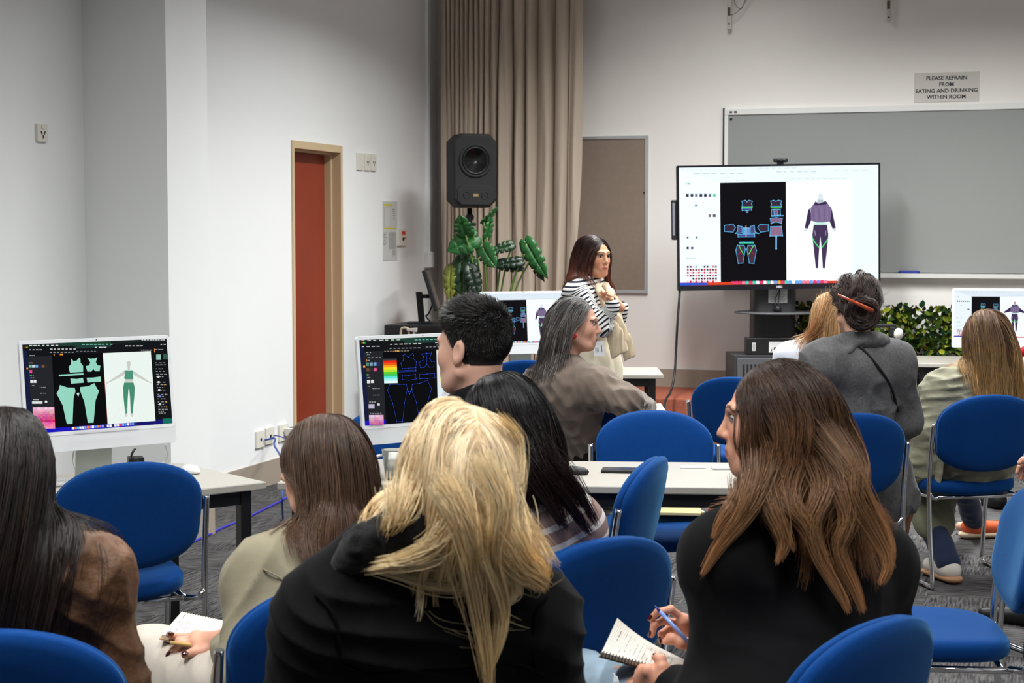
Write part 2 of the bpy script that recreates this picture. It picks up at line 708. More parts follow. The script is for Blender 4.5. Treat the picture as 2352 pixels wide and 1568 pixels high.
# pinboard
p0, p1 = PF(1270, 320), PF(1490, 311)
p2 = PF(1487, 674)
t = thing('pinboard', 'brown felt pinboard with a metal frame beside the curtain', 'pinboard', (p1.x, WY, p2.z))
wdt, hgt = p1.x - p0.x, p1.z - p2.z
mb = MB()
mb.box((-wdt + 0.02, -0.012, 0.02), (-0.02, -0.001, hgt - 0.02))
mb.build('felt', mat('brown_felt', srgb(138, 122, 110), 0.95, spec=0.1, bump=(400, 0.3, 0.001), vary=(30, 0.04)), t)
mb = MB()
for a, b2 in (((-wdt, -0.02, 0), (0, -0.001, 0.024)), ((-wdt, -0.02, hgt - 0.024), (0, -0.001, hgt)), ((-wdt, -0.02, 0.024), (-wdt + 0.024, -0.001, hgt - 0.024)), ((-0.024, -0.02, 0.024), (0, -0.001, hgt - 0.024))):
    mb.box(a, b2)
mb.build('frame', M_ALU, t, bevel=0.002)
mb = MB()
mb.lathe([(0.006, 0), (0.007, 0.008), (0, 0.01)], 10, (-0.03, -0.012, hgt * 0.64), (0, -1, 0))
mb.build('push_pin', M_BLACKP, t)

# whiteboard with tray
q0, q1 = PF(1662, 251), PF(1662, 628)
bw, bh = 3.0, q0.z - q1.z
t = thing('whiteboard', 'wide grey whiteboard with a metal frame on the front wall', 'whiteboard', (q0.x, WY, q1.z))
mb = MB()
mb.box((0.03, -0.02, 0.02), (bw, -0.012, bh - 0.04))
mb.build('writing_surface', mat('board_enamel', srgb(142, 144, 142), 0.35, spec=0.4), t)
mb = MB()
mb.box((0.012, -0.03, bh - 0.045), (bw, -0.001, bh))
mb.box((0.012, -0.03, 0.0), (0.04, -0.001, bh - 0.045))
mb.build('frame', mat('board_frame', srgb(222, 222, 220), 0.35), t, bevel=0.003)
mb = MB()
mb.box((0.0, -0.028, 0.0), (0.012, -0.001, bh + 0.005))
mb.build('edge_gasket', M_BLACKP, t)
mb = MB()
mb.box((0.02, -0.075, -0.02), (bw, -0.012, 0.0))
mb.box((0.02, -0.08, -0.02), (bw, -0.075, 0.012))
mb.build('pen_tray', mat('tray_metal', srgb(205, 204, 202), 0.4), t, bevel=0.002)
mb = MB()
for dx in (0.05, 0.085):
    mb.box((dx, -0.034, bh - 0.03), (dx + 0.02, -0.03, bh - 0.018))
    mb.build('corner_clip', M_BLACKP, t)
    mb = MB()
mb.lathe([(0.01, 0), (0.009, 0.006), (0, 0.007)], 10, (0.06, -0.02, bh - 0.075), (0, -1, 0))
mb.build('corner_clip', M_BLACKP, t)
e = PF(2088, 620, 0.045)
mb = MB()
mb.box((-0.075, -0.022, 0), (0.075, 0.022, 0.032))
o = mb.build('board_eraser', mat('eraser_blue', srgb(24, 36, 130), 0.6), bevel=0.012, segs=3)
o.location = (e.x, WY - 0.044, q1.z + 0.001)
tag(o, 'dark blue board eraser lying on the whiteboard tray', 'eraser')

# notice above the board
s0 = PF(2174, 200)
t = thing('wall_sign', 'clear laminated sign in capitals above the whiteboard', 'sign', (s0.x, WY, s0.z))
sw, sh = (PF(2248, 200).x - PF(2099, 200).x) / 2, (PF(2174, 166).z - PF(2174, 234).z) / 2
mb = MB()
mb.box((-sw, -0.004, -sh), (sw, -0.001, sh))
mb.build('sheet', mat('sign_sheet', srgb(205, 201, 195), 0.18, spec=0.6), t, bevel=0.001)
mb = MB()
for k, s in enumerate(('PLEASE REFRAIN', 'FROM', 'EATING AND DRINKING', 'WITHIN ROOM')):
    text_mesh(mb, s, Matrix.Translation((-0.0, -0.0045, 0.063 - k * 0.0445)) @ Matrix.Rotation(math.pi / 2, 4, 'X'), 0.039, bold=0.0011)
mb.build('lettering', mat('black_print', srgb(40, 38, 38), 0.6), t)

# old metal mounts hanging at the top of the front wall
M_GALV = mat('galvanised_strip', srgb(214, 212, 205), 0.35, metal=0.5)
for px, yb, lab in ((1675, 67, 'white metal strip with loose wires hanging at the top of the front wall'), (2041, 53, 'thin metal strip at the top of the front wall on the right'), (1321, 76, 'dark metal strip beside the curtain at the top of the wall')):
    b0 = PF(px, yb, 0.05)
    t = thing('mounting_strip', lab, 'bracket', (b0.x, WY - 0.05, b0.z))
    wd = 0.016
    mb = MB()
    mb.box((-wd, -0.004, 0), (wd, 0.004, 0.75))
    mb.box((-wd, 0.004, 0.5), (wd, 0.05, 0.54))
    mb.build('strip', M_GALV if px != 1321 else mat('dull_metal', srgb(96, 90, 84), 0.5, metal=0.5), t, bevel=0.002)
    mb = MB()
    mb.lathe([(0.007, 0.004), (0.006, 0.009), (0, 0.01)], 10, (0, 0, 0.04), (0, -1, 0))
    mb.build('bolt', mat('rusty_bolt', srgb(92, 76, 62), 0.6), t)
    mb = MB()
    mb.box((-wd * 0.7, -0.012, 0.1), (wd * 0.5, -0.004, 0.16))
    mb.build('clamp', mat('rusty_bolt', srgb(92, 76, 62), 0.6), t)
    if px == 1675:
        mb = MB()
        mb.tube(smooth_path([(0.0, -0.01, 0.1), (0.05, -0.03, 0.11), (0.1, -0.02, 0.16), (0.14, -0.02, 0.22), (0.16, -0.02, 0.27)]), 0.0022, 6)
        mb.tube(smooth_path([(0.12, -0.015, 0.45), (0.05, -0.02, 0.3), (0.04, -0.02, 0.2), (0.09, -0.02, 0.14), (0.13, -0.02, 0.24), (0.15, -0.02, 0.3)]), 0.0022, 6)
        mb.build('loose_wire', mat('grey_wire', srgb(96, 92, 88), 0.6), t)
# ------------------------------------------------------------------ chairs
M_BLUE = mat('blue_wool', (0.0019, 0.040, 0.185), 0.85, spec=0.12, sheen=0.25, sheen_tint=(0.25, 0.65, 1.0), bump=(900, 0.35, 0.0012), vary=(160, 0.10))
M_CHROME = mat('chrome', (0.78, 0.79, 0.8), 0.13, metal=1.0)


def chair_outline(n=64, a=0.236, zt=0.864, zb=0.515):
    pts = []
    zu, zl = 0.722, 0.640
    for k in range(n):
        t = 2 * math.pi * (k + 0.5) / n
        cx, cz = math.cos(t), math.sin(t)
        if cz >= 0:
            e = 2.2
            pts.append((a * math.copysign(abs(cx) ** (2 / e), cx), zu + (zt - zu) * abs(cz) ** (2 / e)))
        else:
            e = 2.25
            z = zl - (zl - zb) * abs(cz) ** (2 / e)
            pts.append((0.975 * a * math.copysign(abs(cx) ** (2 / e), cx), z))
    return pts, 0.69


def make_chair():
    t = thing('stacking_chair', 'blue chair', 'chair')
    out, zm = chair_outline()

    def place(x, z, d):
        y = -0.235 - (z - 0.5) * 0.20 + 0.55 * x * x + d
        return (x, y, z)

    def shell(prof, name):
        mb = MB()
        rings = []
        for r, d in prof:
            rings.append([place(x * r, zm + (z - zm) * r, d) for x, z in out])
        mb.loft(rings)
        return mb.build(name, M_BLUE, t)
    shell([(0.02, 0.040), (0.35, 0.040), (0.65, 0.038), (0.82, 0.034), (0.92, 0.027), (0.975, 0.016), (0.995, 0.006), (0.985, -0.001), (0.97, -0.003)], 'backrest')
    shell([(0.97, -0.003), (0.985, -0.005), (1.0, -0.010), (0.995, -0.020), (0.96, -0.028), (0.85, -0.035), (0.6, -0.038), (0.3, -0.038), (0.02, -0.038)], 'back_shell')
    # seat cushion
    mb = MB()
    rings = []

    def seat_pt(k, n, r, z):
        a = 2 * math.pi * k / n
        e = 3.4
        x = 0.232 * r * math.copysign(abs(math.cos(a)) ** (2 / e), math.cos(a))
        y = 0.225 * r * math.copysign(abs(math.sin(a)) ** (2 / e), math.sin(a)) + 0.01
        x *= 1 + 0.06 * (y - 0.0) / 0.22
        dz = -0.35 * max(0, y - 0.10) ** 2 * 4 - 0.22 * max(0, 0.12 - abs(y)) * 0 + 0.10 * x * x * 3
        return (x, y, z + dz * (1 if z > 0.42 else 0.7))
    n = 56
    for r, z in ((0.02, 0.402), (0.6, 0.402), (0.93, 0.404), (0.985, 0.415), (1.0, 0.432), (0.985, 0.447), (0.94, 0.458), (0.8, 0.463), (0.5, 0.461), (0.02, 0.458)):
        rings.append([seat_pt(k, n, r, z) for k in range(n)])
    mb.loft(rings)
    mb.build('seat', M_BLUE, t)
    for sx in (-1, 1):
        mb = MB()
        x = sx * 0.252
        mb.tube(smooth_path([(x, -0.257, 0.735), (x, -0.245, 0.66), (x, -0.232, 0.56), (x, -0.225, 0.42), (x, -0.245, 0.2), (x, -0.272, 0.03), (x, -0.26, 0.012), (x, -0.2, 0.011),
                             (x, 0.0, 0.011), (x, 0.2, 0.011), (x, 0.235, 0.02), (x, 0.24, 0.06), (x, 0.225, 0.22), (x, 0.21, 0.36), (x * 0.97, 0.20, 0.388), (x * 0.8, 0.19, 0.395)], 6), 0.0105, 10)
        mb.tube([(x, -0.226, 0.425), (x * 0.93, -0.22, 0.40), (x * 0.8, -0.19, 0.396)], 0.010, 10)
        mb.build('side_frame', M_CHROME, t)
        mb = MB()
        mb.tube([(x * 0.8, 0.19, 0.392), (x * 0.8, -0.19, 0.392)], 0.010, 8)
        mb.build('seat_rail', M_CHROME, t)
    for y in (0.17, -0.17):
        mb = MB()
        mb.tube([(-0.2, y, 0.392), (0.2, y, 0.392)], 0.009, 8)
        mb.build('cross_bar', M_CHROME, t)
    for sx in (-1, 1):
        for y in (0.17, -0.2):
            mb = MB()
            mb.box((sx * 0.252 - 0.013, y, 0), (sx * 0.252 + 0.013, y + 0.03, 0.013))
            mb.build('floor_glide', M_BLACKP, t)
    return t


CHAIR0 = make_chair()
_chair_used = [False]


def place_chair(px, D, face, label):
    """px: pixel column of the backrest centre, D: distance of the backrest; face: heading of the sitter, degrees
    left(+) of straight away from the camera"""
    c = CHAIR0 if not _chair_used[0] else copy_tree(CHAIR0)
    _chair_used[0] = True
    g = P(px, 784, D)
    ang = YAW + math.radians(face)
    # backrest sits 0.27 m behind the chair's centre
    c.location = (g.x - math.sin(ang) * 0.27, g.y + math.cos(ang) * 0.27, 0)
    c.rotation_euler = (0, 0, ang)
    c['label'] = label
    c['group'] = 'blue stacking chairs in the audience'
    return c


place_chair(292, 5.27, 27, 'empty blue chair at the left table in front of the left computer')
place_chair(-22, 3.06, 2, 'blue chair at the bottom left corner under the brown leather jacket')
place_chair(768, 3.50, 30, 'blue chair under the woman in the beige blazer')
place_chair(1374, 3.97, 37, 'blue chair beyond the open notebook, between the blonde hair and the black sweater')
place_chair(1478, 5.36, 72, 'blue chair seen edge on, in front of the middle table')
place_chair(1504, 6.72, 180, 'empty blue chair behind the middle table with notebooks on its seat')
place_chair(915, 6.86, 176, 'blue chair behind the middle table, hidden by the middle computer')
place_chair(1352, 7.60, -6, 'blue chair with the taupe sleeve draped over its backrest')
place_chair(1694, 8.35, -22, 'empty blue chair behind the long brown hair, towards the stage')
place_chair(1958, 6.70, 14, 'blue chair under the person in the grey wool coat')
place_chair(2272, 7.45, 12, 'blue chair under the person in the pale olive coat')
place_chair(2370, 4.72, 84, 'blue chair at the right edge with its empty seat showing')
place_chair(1994, 3.13, 46, 'blue chair at the bottom right corner behind the black sweater')
place_chair(1206, 9.45, 4, 'small far blue chair in front of the rear left computer')

# ------------------------------------------------------------------ tables
M_TOP = mat('table_laminate', srgb(172, 167, 158), 0.32, spec=0.5, vary=(60, 0.03))
M_EDGE = mat('table_edge', srgb(160, 153, 140), 0.5)


def table(corner, xdir, L, W, label, h=0.72, legs_in=0.05):
    """corner: front right corner on the floor plan, xdir: unit direction along the front edge to the left"""
    xd = Vector(xdir).normalized()
    yd = Vector((-xd.y, xd.x, 0))
    if yd.dot(FWD) < 0:
        yd = -yd
    o = Vector((corner.x, corner.y, 0))
    t = thing('classroom_table', label, 'table', o, math.atan2(xd.y, xd.x), 'classroom tables')
    s = 1 if yd.dot(Vector((-xd.y, xd.x, 0))) > 0 else -1

    def bx(mb, x0, x1, y0, y1, z0, z1):
        a, b2 = sorted((s * y0, s * y1))
        mb.box((x0, a, z0), (x1, b2, z1))
    mb = MB()
    bx(mb, 0, L, 0, W, h - 0.026, h)
    mb.build('table_top', M_TOP, t, bevel=0.004)
    mb = MB()
    bx(mb, legs_in, L - legs_in, 0.03, 0.06, h - 0.075, h - 0.026)
    bx(mb, legs_in, L - legs_in, W - 0.06, W - 0.03, h - 0.075, h - 0.026)
    bx(mb, legs_in, legs_in + 0.03, 0.06, W - 0.06, h - 0.075, h - 0.026)
    bx(mb, L - legs_in - 0.03, L - legs_in, 0.06, W - 0.06, h - 0.075, h - 0.026)
    mb.build('frame', M_BLACK, t)
    for x in (legs_in - 0.005, L - legs_in - 0.035):
        for y in (0.025, W - 0.065):
            mb = MB()
            bx(mb, x, x + 0.04, y, y + 0.04, 0, h - 0.026)
            mb.build('leg', M_BLACK, t, bevel=0.003)
    return t


def camdir(x, d):
    return (RGT * x + FWD * d).normalized()


table(PZ(612, 1106, 0.72), camdir(-0.77, -0.62), 1.5, 0.62, 'table at the left carrying the left computer, corner towards the aisle')
tm_r = PZ(1850, 1121, 0.72)
tm_l = PZ(636, 1108, 0.72)
table(tm_r, (tm_l - tm_r), (tm_l - tm_r).length, 0.62, 'long middle table with phone, mouse and cards on it')
table(PZ(1524, 860, 0.72), camdir(-1, 0.02), 1.35, 0.55, 'rear table behind the presenter with the far left computer')
tr_l = PZ(2098, 834, 0.72)
tr_d = camdir(1, -0.16)
table(tr_l + tr_d * 1.5, -tr_d, 1.5, 0.7, 'far right table in front of the artificial hedge')

# ------------------------------------------------------------------ screens: flat drawings made of coloured faces


def homography(q):
    """pixel quad TL,TR,BR,BL -> function pixel -> (u, v) with v up"""
    src = q
    dst = ((0, 1), (1, 1), (1, 0), (0, 0))
    A, b = [], []
    for (x, y), (u, v) in zip(src, dst):
        A.append([x, y, 1, 0, 0, 0, -u * x, -u * y])
        b.append(u)
        A.append([0, 0, 0, x, y, 1, -v * x, -v * y])
        b.append(v)
    h = np.linalg.solve(np.array(A, float), np.array(b, float))

    def f(p):
        w = h[6] * p[0] + h[7] * p[1] + 1
        return ((h[0] * p[0] + h[1] * p[1] + h[2]) / w, (h[3] * p[0] + h[4] * p[1] + h[5]) / w)
    return f


class Canvas:
    """drawing surface W x H metres in the local x-z plane, facing -y"""

    def __init__(self, W, H, gain=1.0):
        self.mb, self.W, self.H, self.lay, self.g = MB(), W, H, 0, gain
        self.h = None

    def pt(self, p):
        if self.h:
            p = self.h(p)
        u, v = min(1, max(0, p[0])), min(1, max(0, p[1]))
        return ((u - 0.5) * self.W, -0.00006 * self.lay, v * self.H)

    def poly(self, pts, col):
        self.lay += 1
        self.mb.col = tuple(c * self.g + 1e-5 for c in srgb(*col))
        self.mb.face([self.mb.vert(self.pt(p)) for p in pts])

    def quad(self, x0, y0, x1, y1, col):
        self.poly([(x0, y1), (x1, y1), (x1, y0), (x0, y0)], col)

    def uv(self, x0, y0, x1, y1, col):
        h, self.h = self.h, None
        self.poly([(x0, y0), (x1, y0), (x1, y1), (x0, y1)], col)
        self.h = h

    def line(self, pts, w, col, closed=False):
        self.lay += 1
        self.mb.col = tuple(c * self.g + 1e-5 for c in srgb(*col))
        P2 = [Vector(self.pt(p)) for p in pts]
        if closed:
            P2.append(P2[0])
        for a, b in zip(P2, P2[1:]):
            d = b - a
            if d.length < 1e-6:
                continue
            n = Vector((-d.z, 0, d.x)).normalized() * w * 0.5
            e = d.normalized() * w * 0.3
            self.mb.face([self.mb.vert(q) for q in (a - n - e, b - n + e, b + n + e, a + n - e)])

    def dots(self, pts, r, col):
        self.lay += 1
        self.mb.col = tuple(c * self.g + 1e-5 for c in srgb(*col))
        for p in pts:
            c = Vector(self.pt(p))
            self.mb.face([self.mb.vert(c + Vector((math.cos(k * math.pi / 3) * r, 0, math.sin(k * math.pi / 3) * r))) for k in range(6)])

    def words(self, x0, x1, y, h, n, col, seed=0):
        """a row of small blocks reading as illegible interface text"""
        r = random.Random(seed)
        x = x0
        w = (x1 - x0) / n
        for k in range(n):
            self.quad(x, y - h / 2, x + w * r.uniform(0.45, 0.8), y + h / 2, col)
            x += w


def dark_ui(cv, q, kind):
    cv.uv(0, 0, 1, 1, (14, 16, 20))
    cv.uv(0, 0.965, 1, 1, (22, 32, 30))
    cv.uv(0.25, 0.965, 0.6, 1, (28, 62, 46))
    cv.uv(0.35, 0.93, 0.6, 0.965, (30, 58, 52))
    cv.uv(0, 0, 1, 0.055, (26, 20, 190))
    cv.uv(0.72, 0, 1, 0.055, (20, 16, 110))
    cv.uv(0.93, 0, 1, 0.06, (16, 110, 92))
    cv.uv(0, 0.055, 0.03, 0.93, (18, 26, 58))
    cv.uv(0.03, 0.055, 0.20, 0.86, (34, 35, 40))
    cv.h = homography(q)


def avatar(cv, cx, y0, h, top, legs, skin, wide=False, arms=True):
    """y grows downwards in pixel units; cx, y0 head top, h total height"""
    s = h
    Y = lambda f: y0 + f * s
    X = lambda f: cx + f * s
    cv.poly([(X(-.03), Y(.02)), (X(.0), Y(0)), (X(.03), Y(.02)), (X(.032), Y(.08)), (X(.012), Y(.13)), (X(-.012), Y(.13)), (X(-.032), Y(.08))], skin)
    cv.quad(X(-.02), Y(.11), X(.02), Y(.18), skin)
    for sg in (-1, 1):
        cv.poly([(X(sg * .06), Y(.175)), (X(sg * .10), Y(.19)), (X(sg * .36), Y(.37)), (X(sg * .345), Y(.385)), (X(sg * .08), Y(.25))], skin)
        cv.poly([(X(sg * .345), Y(.365)), (X(sg * .40), Y(.385)), (X(sg * .37), Y(.405))], skin)
        cv.poly([(X(sg * .002), Y(.44)), (X(sg * .08), Y(.38)), (X(sg * .10), Y(.48)), (X(sg * .095), Y(.62)), (X(sg * .065), Y(.93)), (X(sg * .03), Y(.93)), (X(sg * .02), Y(.66))], legs)
        cv.poly([(X(sg * .032), Y(.93)), (X(sg * .062), Y(.93)), (X(sg * .07), Y(.99)), (X(sg * .03), Y(.99))], skin)
    cv.poly([(X(-.075), Y(.17)), (X(-.03), Y(.165)), (X(0), Y(.185)), (X(.03), Y(.165)), (X(.075), Y(.17)), (X(.07), Y(.24)), (X(.08), Y(.30)), (X(.07), Y(.325)), (X(-.07), Y(.325)), (X(-.08), Y(.30)), (X(-.07), Y(.24))], top)
    cv.quad(X(-.07), Y(.325), X(.07), Y(.39), skin)
    cv.poly([(X(-.08), Y(.385)), (X(.08), Y(.385)), (X(.1), Y(.47)), (X(0), Y(.50)), (X(-.1), Y(.47))], legs)


def screen_left(W, H, mirror=False):
    cv = Canvas(W, H)
    q = ((207, 133), (1640, 77), (1700, 935), (252, 1042))
    dark_ui(cv, q, 'mint')
    mint = (148, 214, 192)
    cv.poly([(500, 235), (1003, 222), (1047, 945), (525, 980)], (3, 4, 6))
    cv.poly([(1003, 222), (1482, 203), (1530, 912), (1047, 945)], (236, 246, 240))
    cv.poly([(1003, 222), (1007, 222), (1051, 944), (1047, 945)], (150, 40, 40))
    cv.poly([(690, 275), (712, 300), (742, 298), (770, 268), (782, 278), (783, 318), (808, 350), (808, 410), (676, 417), (664, 360), (688, 330)], mint)
    cv.poly([(712, 270), (742, 299), (768, 268)], (3, 4, 6))
    cv.poly([(850, 268), (878, 276), (925, 274), (950, 262), (935, 312), (952, 345), (980, 348), (972, 405), (930, 405), (908, 380), (890, 408), (850, 408), (835, 352), (868, 345), (880, 315)], mint)
    cv.poly([(565, 437), (810, 424), (810, 440), (565, 455)], mint)
    cv.poly([(680, 477), (745, 482), (806, 470), (812, 520), (740, 525), (685, 530)], mint)
    cv.poly([(842, 470), (910, 468), (980, 458), (986, 510), (850, 519)], mint)
    cv.poly([(575, 542), (650, 568), (722, 570), (730, 605), (710, 680), (697, 940), (640, 942), (600, 750), (540, 628), (560, 595)], mint)
    cv.poly([(775, 565), (860, 555), (918, 524), (945, 580), (965, 605), (930, 700), (908, 928), (850, 930), (818, 720), (775, 600)], mint)
    cv.poly([(738, 625), (770, 622), (757, 665)], (190, 225, 225))
    avatar(cv, 1262, 300, 575, (74, 148, 122), (70, 140, 112), (205, 205, 200))
    for k in range(7):
        x = 1090 + 60 * k
        cv.line([(x * 0.55 + 570, 780), (x, 920)], 0.0005, (214, 226, 222))
    for k, c in enumerate(((120, 190, 165), (200, 220, 230), (110, 160, 210), (30, 44, 90), (140, 84, 44), (44, 42, 42))):
        cv.quad(266 + 32 * k, 338, 294 + 32 * k, 366, c)
    cv.quad(272, 390, 298, 420, (230, 80, 140))
    cv.quad(278, 492, 305, 520, (236, 236, 236))
    cv.quad(310, 490, 338, 520, (226, 230, 232))
    cv.quad(292, 708, 396, 732, (226, 226, 228))
    cv.quad(420, 702, 444, 722, (232, 232, 232))
    r = random.Random(4)
    for j in range(10):
        for i in range(9):
            t = j / 9
            base = (240 - 60 * t * (j < 7), 200 - 175 * min(1, t * 1.35), 218 - 120 * min(1, t * 1.25))
            if j >= 7:
                base = (240, 150 - 26 * (9 - j), 175)
            c = tuple(max(20, min(250, b + r.uniform(-26, 18))) for b in base)
            x0 = 297 + 24 * i
            y0 = 768 + 22 * j
            cv.quad(x0, y0, x0 + 24.3, y0 + 22.4, c)
    for y, n, a, b, c in ((143, 7, 262, 570, (210, 214, 214)), (135, 8, 790, 1105, (130, 200, 190)), (92, 9, 1380, 1620, (220, 222, 222)),
                          (187, 4, 262, 400, (190, 194, 196)), (181, 7, 470, 740, (226, 226, 222)), (165, 3, 915, 1040, (220, 220, 220)), (152, 5, 1215, 1400, (222, 222, 222)), (138, 2, 1565, 1630, (215, 215, 215)),
                          (214, 7, 465, 720, (150, 154, 156)), (205, 6, 730, 940, (110, 114, 116)), (196, 6, 1370, 1480, (150, 160, 166)), (246, 3, 262, 320, (190, 190, 190)), (320, 3, 268, 300, (150, 150, 150)),
                          (448, 2, 272, 310, (150, 150, 150)), (472, 2, 272, 310, (150, 150, 150)), (548, 2, 282, 310, (150, 150, 150)), (568, 4, 360, 420, (150, 150, 150)), (628, 4, 365, 425, (150, 150, 150)), (692, 3, 292, 350, (190, 190, 190))):
        cv.words(a, b, y, 9, n, c, int(y))
    cv.quad(563, 228, 595, 243, (236, 150, 40))
    cv.quad(500, 236, 512, 244, (220, 140, 40))
    cv.quad(256, 314, 261, 328, (236, 140, 40))
    cv.quad(262, 440, 267, 452, (60, 200, 70))
    cv.quad(265, 466, 270, 480, (50, 90, 230))
    cv.quad(228, 368, 246, 386, (220, 140, 40))
    for k, c in enumerate(((230, 70, 60), (230, 180, 50), (60, 200, 80))):
        cv.quad(214 + 13 * k, 158, 221 + 13 * k, 166, c)
    cv.quad(1518, 240, 1564, 294, (150, 196, 178))
    cv.quad(1590, 236, 1636, 290, (52, 92, 74))
    for k, y in enumerate((190, 325, 345, 385, 410, 440, 465, 520, 545, 575, 600, 645, 665, 690, 720, 745, 770, 797, 817, 835)):
        cv.words(1508 + k * 1.6, 1600 + (k % 3) * 18, y, 8, 3, (150, 152, 154), k)
        if k in (6, 7, 10, 12, 15):
            cv.quad(1520 + k * 1.6, y - 10, 1540 + k * 1.6, y + 10, (220, 220, 220) if k != 12 else (110, 130, 230))
        if k in (8, 11, 14, 16):
            cv.quad(1580 + k * 2, y - 6, 1590 + k * 2, y + 6, (230, 170, 40))
    cv.quad(1493, 183, 1500, 220, (236, 140, 40))
    r = random.Random(9)
    for k in range(26):
        x = 668 + 25 * k
        y = 988 - 1.75 * k
        cv.quad(x, y - 14, x + 22, y + 12, r.choice(((140, 160, 240), (90, 150, 236), (236, 236, 240), (220, 60, 90), (90, 200, 220), (240, 130, 50), (40, 44, 60), (250, 250, 250), (160, 120, 220))))
    return cv


def screen_mid(W, H):
    cv = Canvas(W, H)
    # zoom 560,640..1100,1100 scale 3.409; right side extrapolated
    q = ((868, 480), (1790, 462), (1838, 1110), (905, 1184))
    dark_ui(cv, q, 'mesh')
    cv.poly([(1046, 580), (1447, 573), (1460, 1165), (1065, 1176)], (3, 4, 8))
    cv.poly([(1447, 573), (1700, 565), (1735, 1110), (1460, 1150)], (226, 236, 238))
    cv.poly([(1452, 573), (1488, 572), (1535, 740), (1545, 875), (1482, 878), (1470, 720)], (240, 214, 30))
    cv.poly([(1500, 640), (1540, 740), (1545, 860), (1520, 800)], (226, 190, 20))
    cv.quad(1486, 862, 1512, 878, (226, 120, 40))
    cv.poly([(1500, 878), (1545, 874), (1562, 915), (1588, 935), (1585, 950), (1540, 948), (1510, 968), (1484, 966)], (206, 210, 216))
    ramp = ((236, 40, 20), (240, 90, 20), (246, 160, 30), (244, 220, 40), (190, 225, 50), (90, 205, 50), (60, 200, 110), (90, 225, 215), (170, 240, 240), (230, 250, 250))
    for k, c in enumerate(ramp):
        y = 652 + k * 18.3
        cv.poly([(1047 + k * 0.6, y), (1149 + k * 0.6, y - 1), (1150 + k * 0.6, y + 18.6), (1048 + k * 0.6, y + 19)], c)
    cv.quad(1045, 636, 1150, 651, (60, 60, 66))
    b = (70, 110, 235)
    L = lambda pts, closed=True: (cv.line(pts, 0.0011, (40, 66, 190), closed), cv.dots(pts, 0.0015, b))
    L([(1197, 612), (1208, 602), (1235, 628), (1268, 600), (1275, 612), (1272, 640), (1297, 668), (1292, 713), (1240, 716), (1190, 718), (1180, 675), (1200, 650)])
    L([(1335, 604), (1372, 600), (1410, 598), (1395, 640), (1408, 665), (1430, 666), (1424, 710), (1395, 711), (1374, 690), (1355, 713), (1328, 713), (1316, 672), (1345, 655), (1350, 625)])
    L([(1160, 736), (1292, 731), (1292, 741), (1160, 746)])
    L([(1190, 770), (1240, 775), (1288, 766), (1294, 804), (1240, 814), (1190, 808)])
    L([(1318, 768), (1375, 765), (1430, 762), (1434, 798), (1378, 802), (1322, 803)])
    L([(1095, 845), (1160, 845), (1218, 848), (1228, 880), (1205, 1000), (1190, 1150), (1146, 1152), (1116, 1000), (1076, 893)])
    L([(1265, 847), (1320, 840), (1378, 815), (1398, 862), (1410, 880), (1380, 990), (1368, 1140), (1318, 1142), (1295, 995), (1258, 885)])
    L([(1225, 890), (1245, 925), (1262, 885), (1250, 905), (1237, 905)])
    L([(1372, 598), (1374, 690)], False)
    for k, c in enumerate(((80, 140, 120), (130, 160, 185), (120, 165, 215), (30, 44, 90))):
        cv.quad(916 + 28 * k, 664, 938 + 28 * k, 692, c)
    for k, c in enumerate(((110, 74, 44), (50, 46, 44), (226, 90, 150))):
        cv.quad(917 + 28 * k, 710, 939 + 28 * k, 736, c)
    cv.quad(920, 806, 944, 834, (226, 226, 228))
    cv.quad(950, 806, 973, 832, (220, 222, 224))
    cv.quad(930, 1005, 975, 1042, (190, 180, 206))
    cv.quad(998, 1000, 1016, 1018, (220, 220, 222))
    r = random.Random(5)
    for j in range(4):
        for i in range(6):
            t = j / 3
            c = (226 - 20 * t + r.uniform(-20, 15), 186 - 80 * t + r.uniform(-20, 20), 212 - 50 * t + r.uniform(-15, 15))
            cv.quad(932 + 18.5 * i, 1095 + 20 * j, 950.6 + 18.5 * i, 1115.4 + 20 * j, c)
    for y, n, a, bb, c in ((486, 7, 880, 1190, (200, 204, 204)), (490, 7, 1280, 1480, (110, 180, 170)), (535, 4, 880, 1030, (190, 194, 196)), (522, 7, 1095, 1340, (226, 222, 214)), (516, 2, 1430, 1490, (214, 214, 214)),
                          (555, 8, 1090, 1330, (140, 144, 146)), (550, 4, 1360, 1470, (130, 134, 136)), (577, 9, 1050, 1240, (140, 130, 110)), (583, 2, 912, 960, (170, 170, 170)), (600, 2, 916, 942, (90, 150, 130)),
                          (625, 4, 920, 1040, (130, 130, 130)), (648, 1, 918, 945, (160, 160, 160)), (765, 1, 920, 945, (150, 150, 150)), (788, 1, 920, 950, (150, 150, 150)), (858, 1, 925, 945, (150, 150, 150)), (878, 4, 955, 1015, (140, 140, 140)), (932, 4, 958, 1015, (140, 140, 140)), (988, 3, 928, 985, (170, 170, 170)), (1082, 5, 932, 1030, (130, 130, 130))):
        cv.words(a, bb, y, 7, n, c, int(y))
    cv.quad(1128, 570, 1140, 583, (240, 160, 30))
    cv.quad(1144, 570, 1156, 583, (240, 190, 60))
    cv.quad(908, 640, 913, 658, (240, 140, 40))
    cv.quad(912, 757, 916, 772, (60, 200, 70))
    cv.quad(912, 782, 916, 796, (50, 90, 230))
    cv.quad(884, 690, 900, 706, (236, 150, 40))
    for k, c in enumerate(((230, 70, 60), (230, 180, 50), (60, 200, 80))):
        cv.quad(874 + 11 * k, 500, 881 + 11 * k, 510, c)
    cv.uv(0.6, 0.055, 1, 0.10, (26, 28, 34))
    return cv


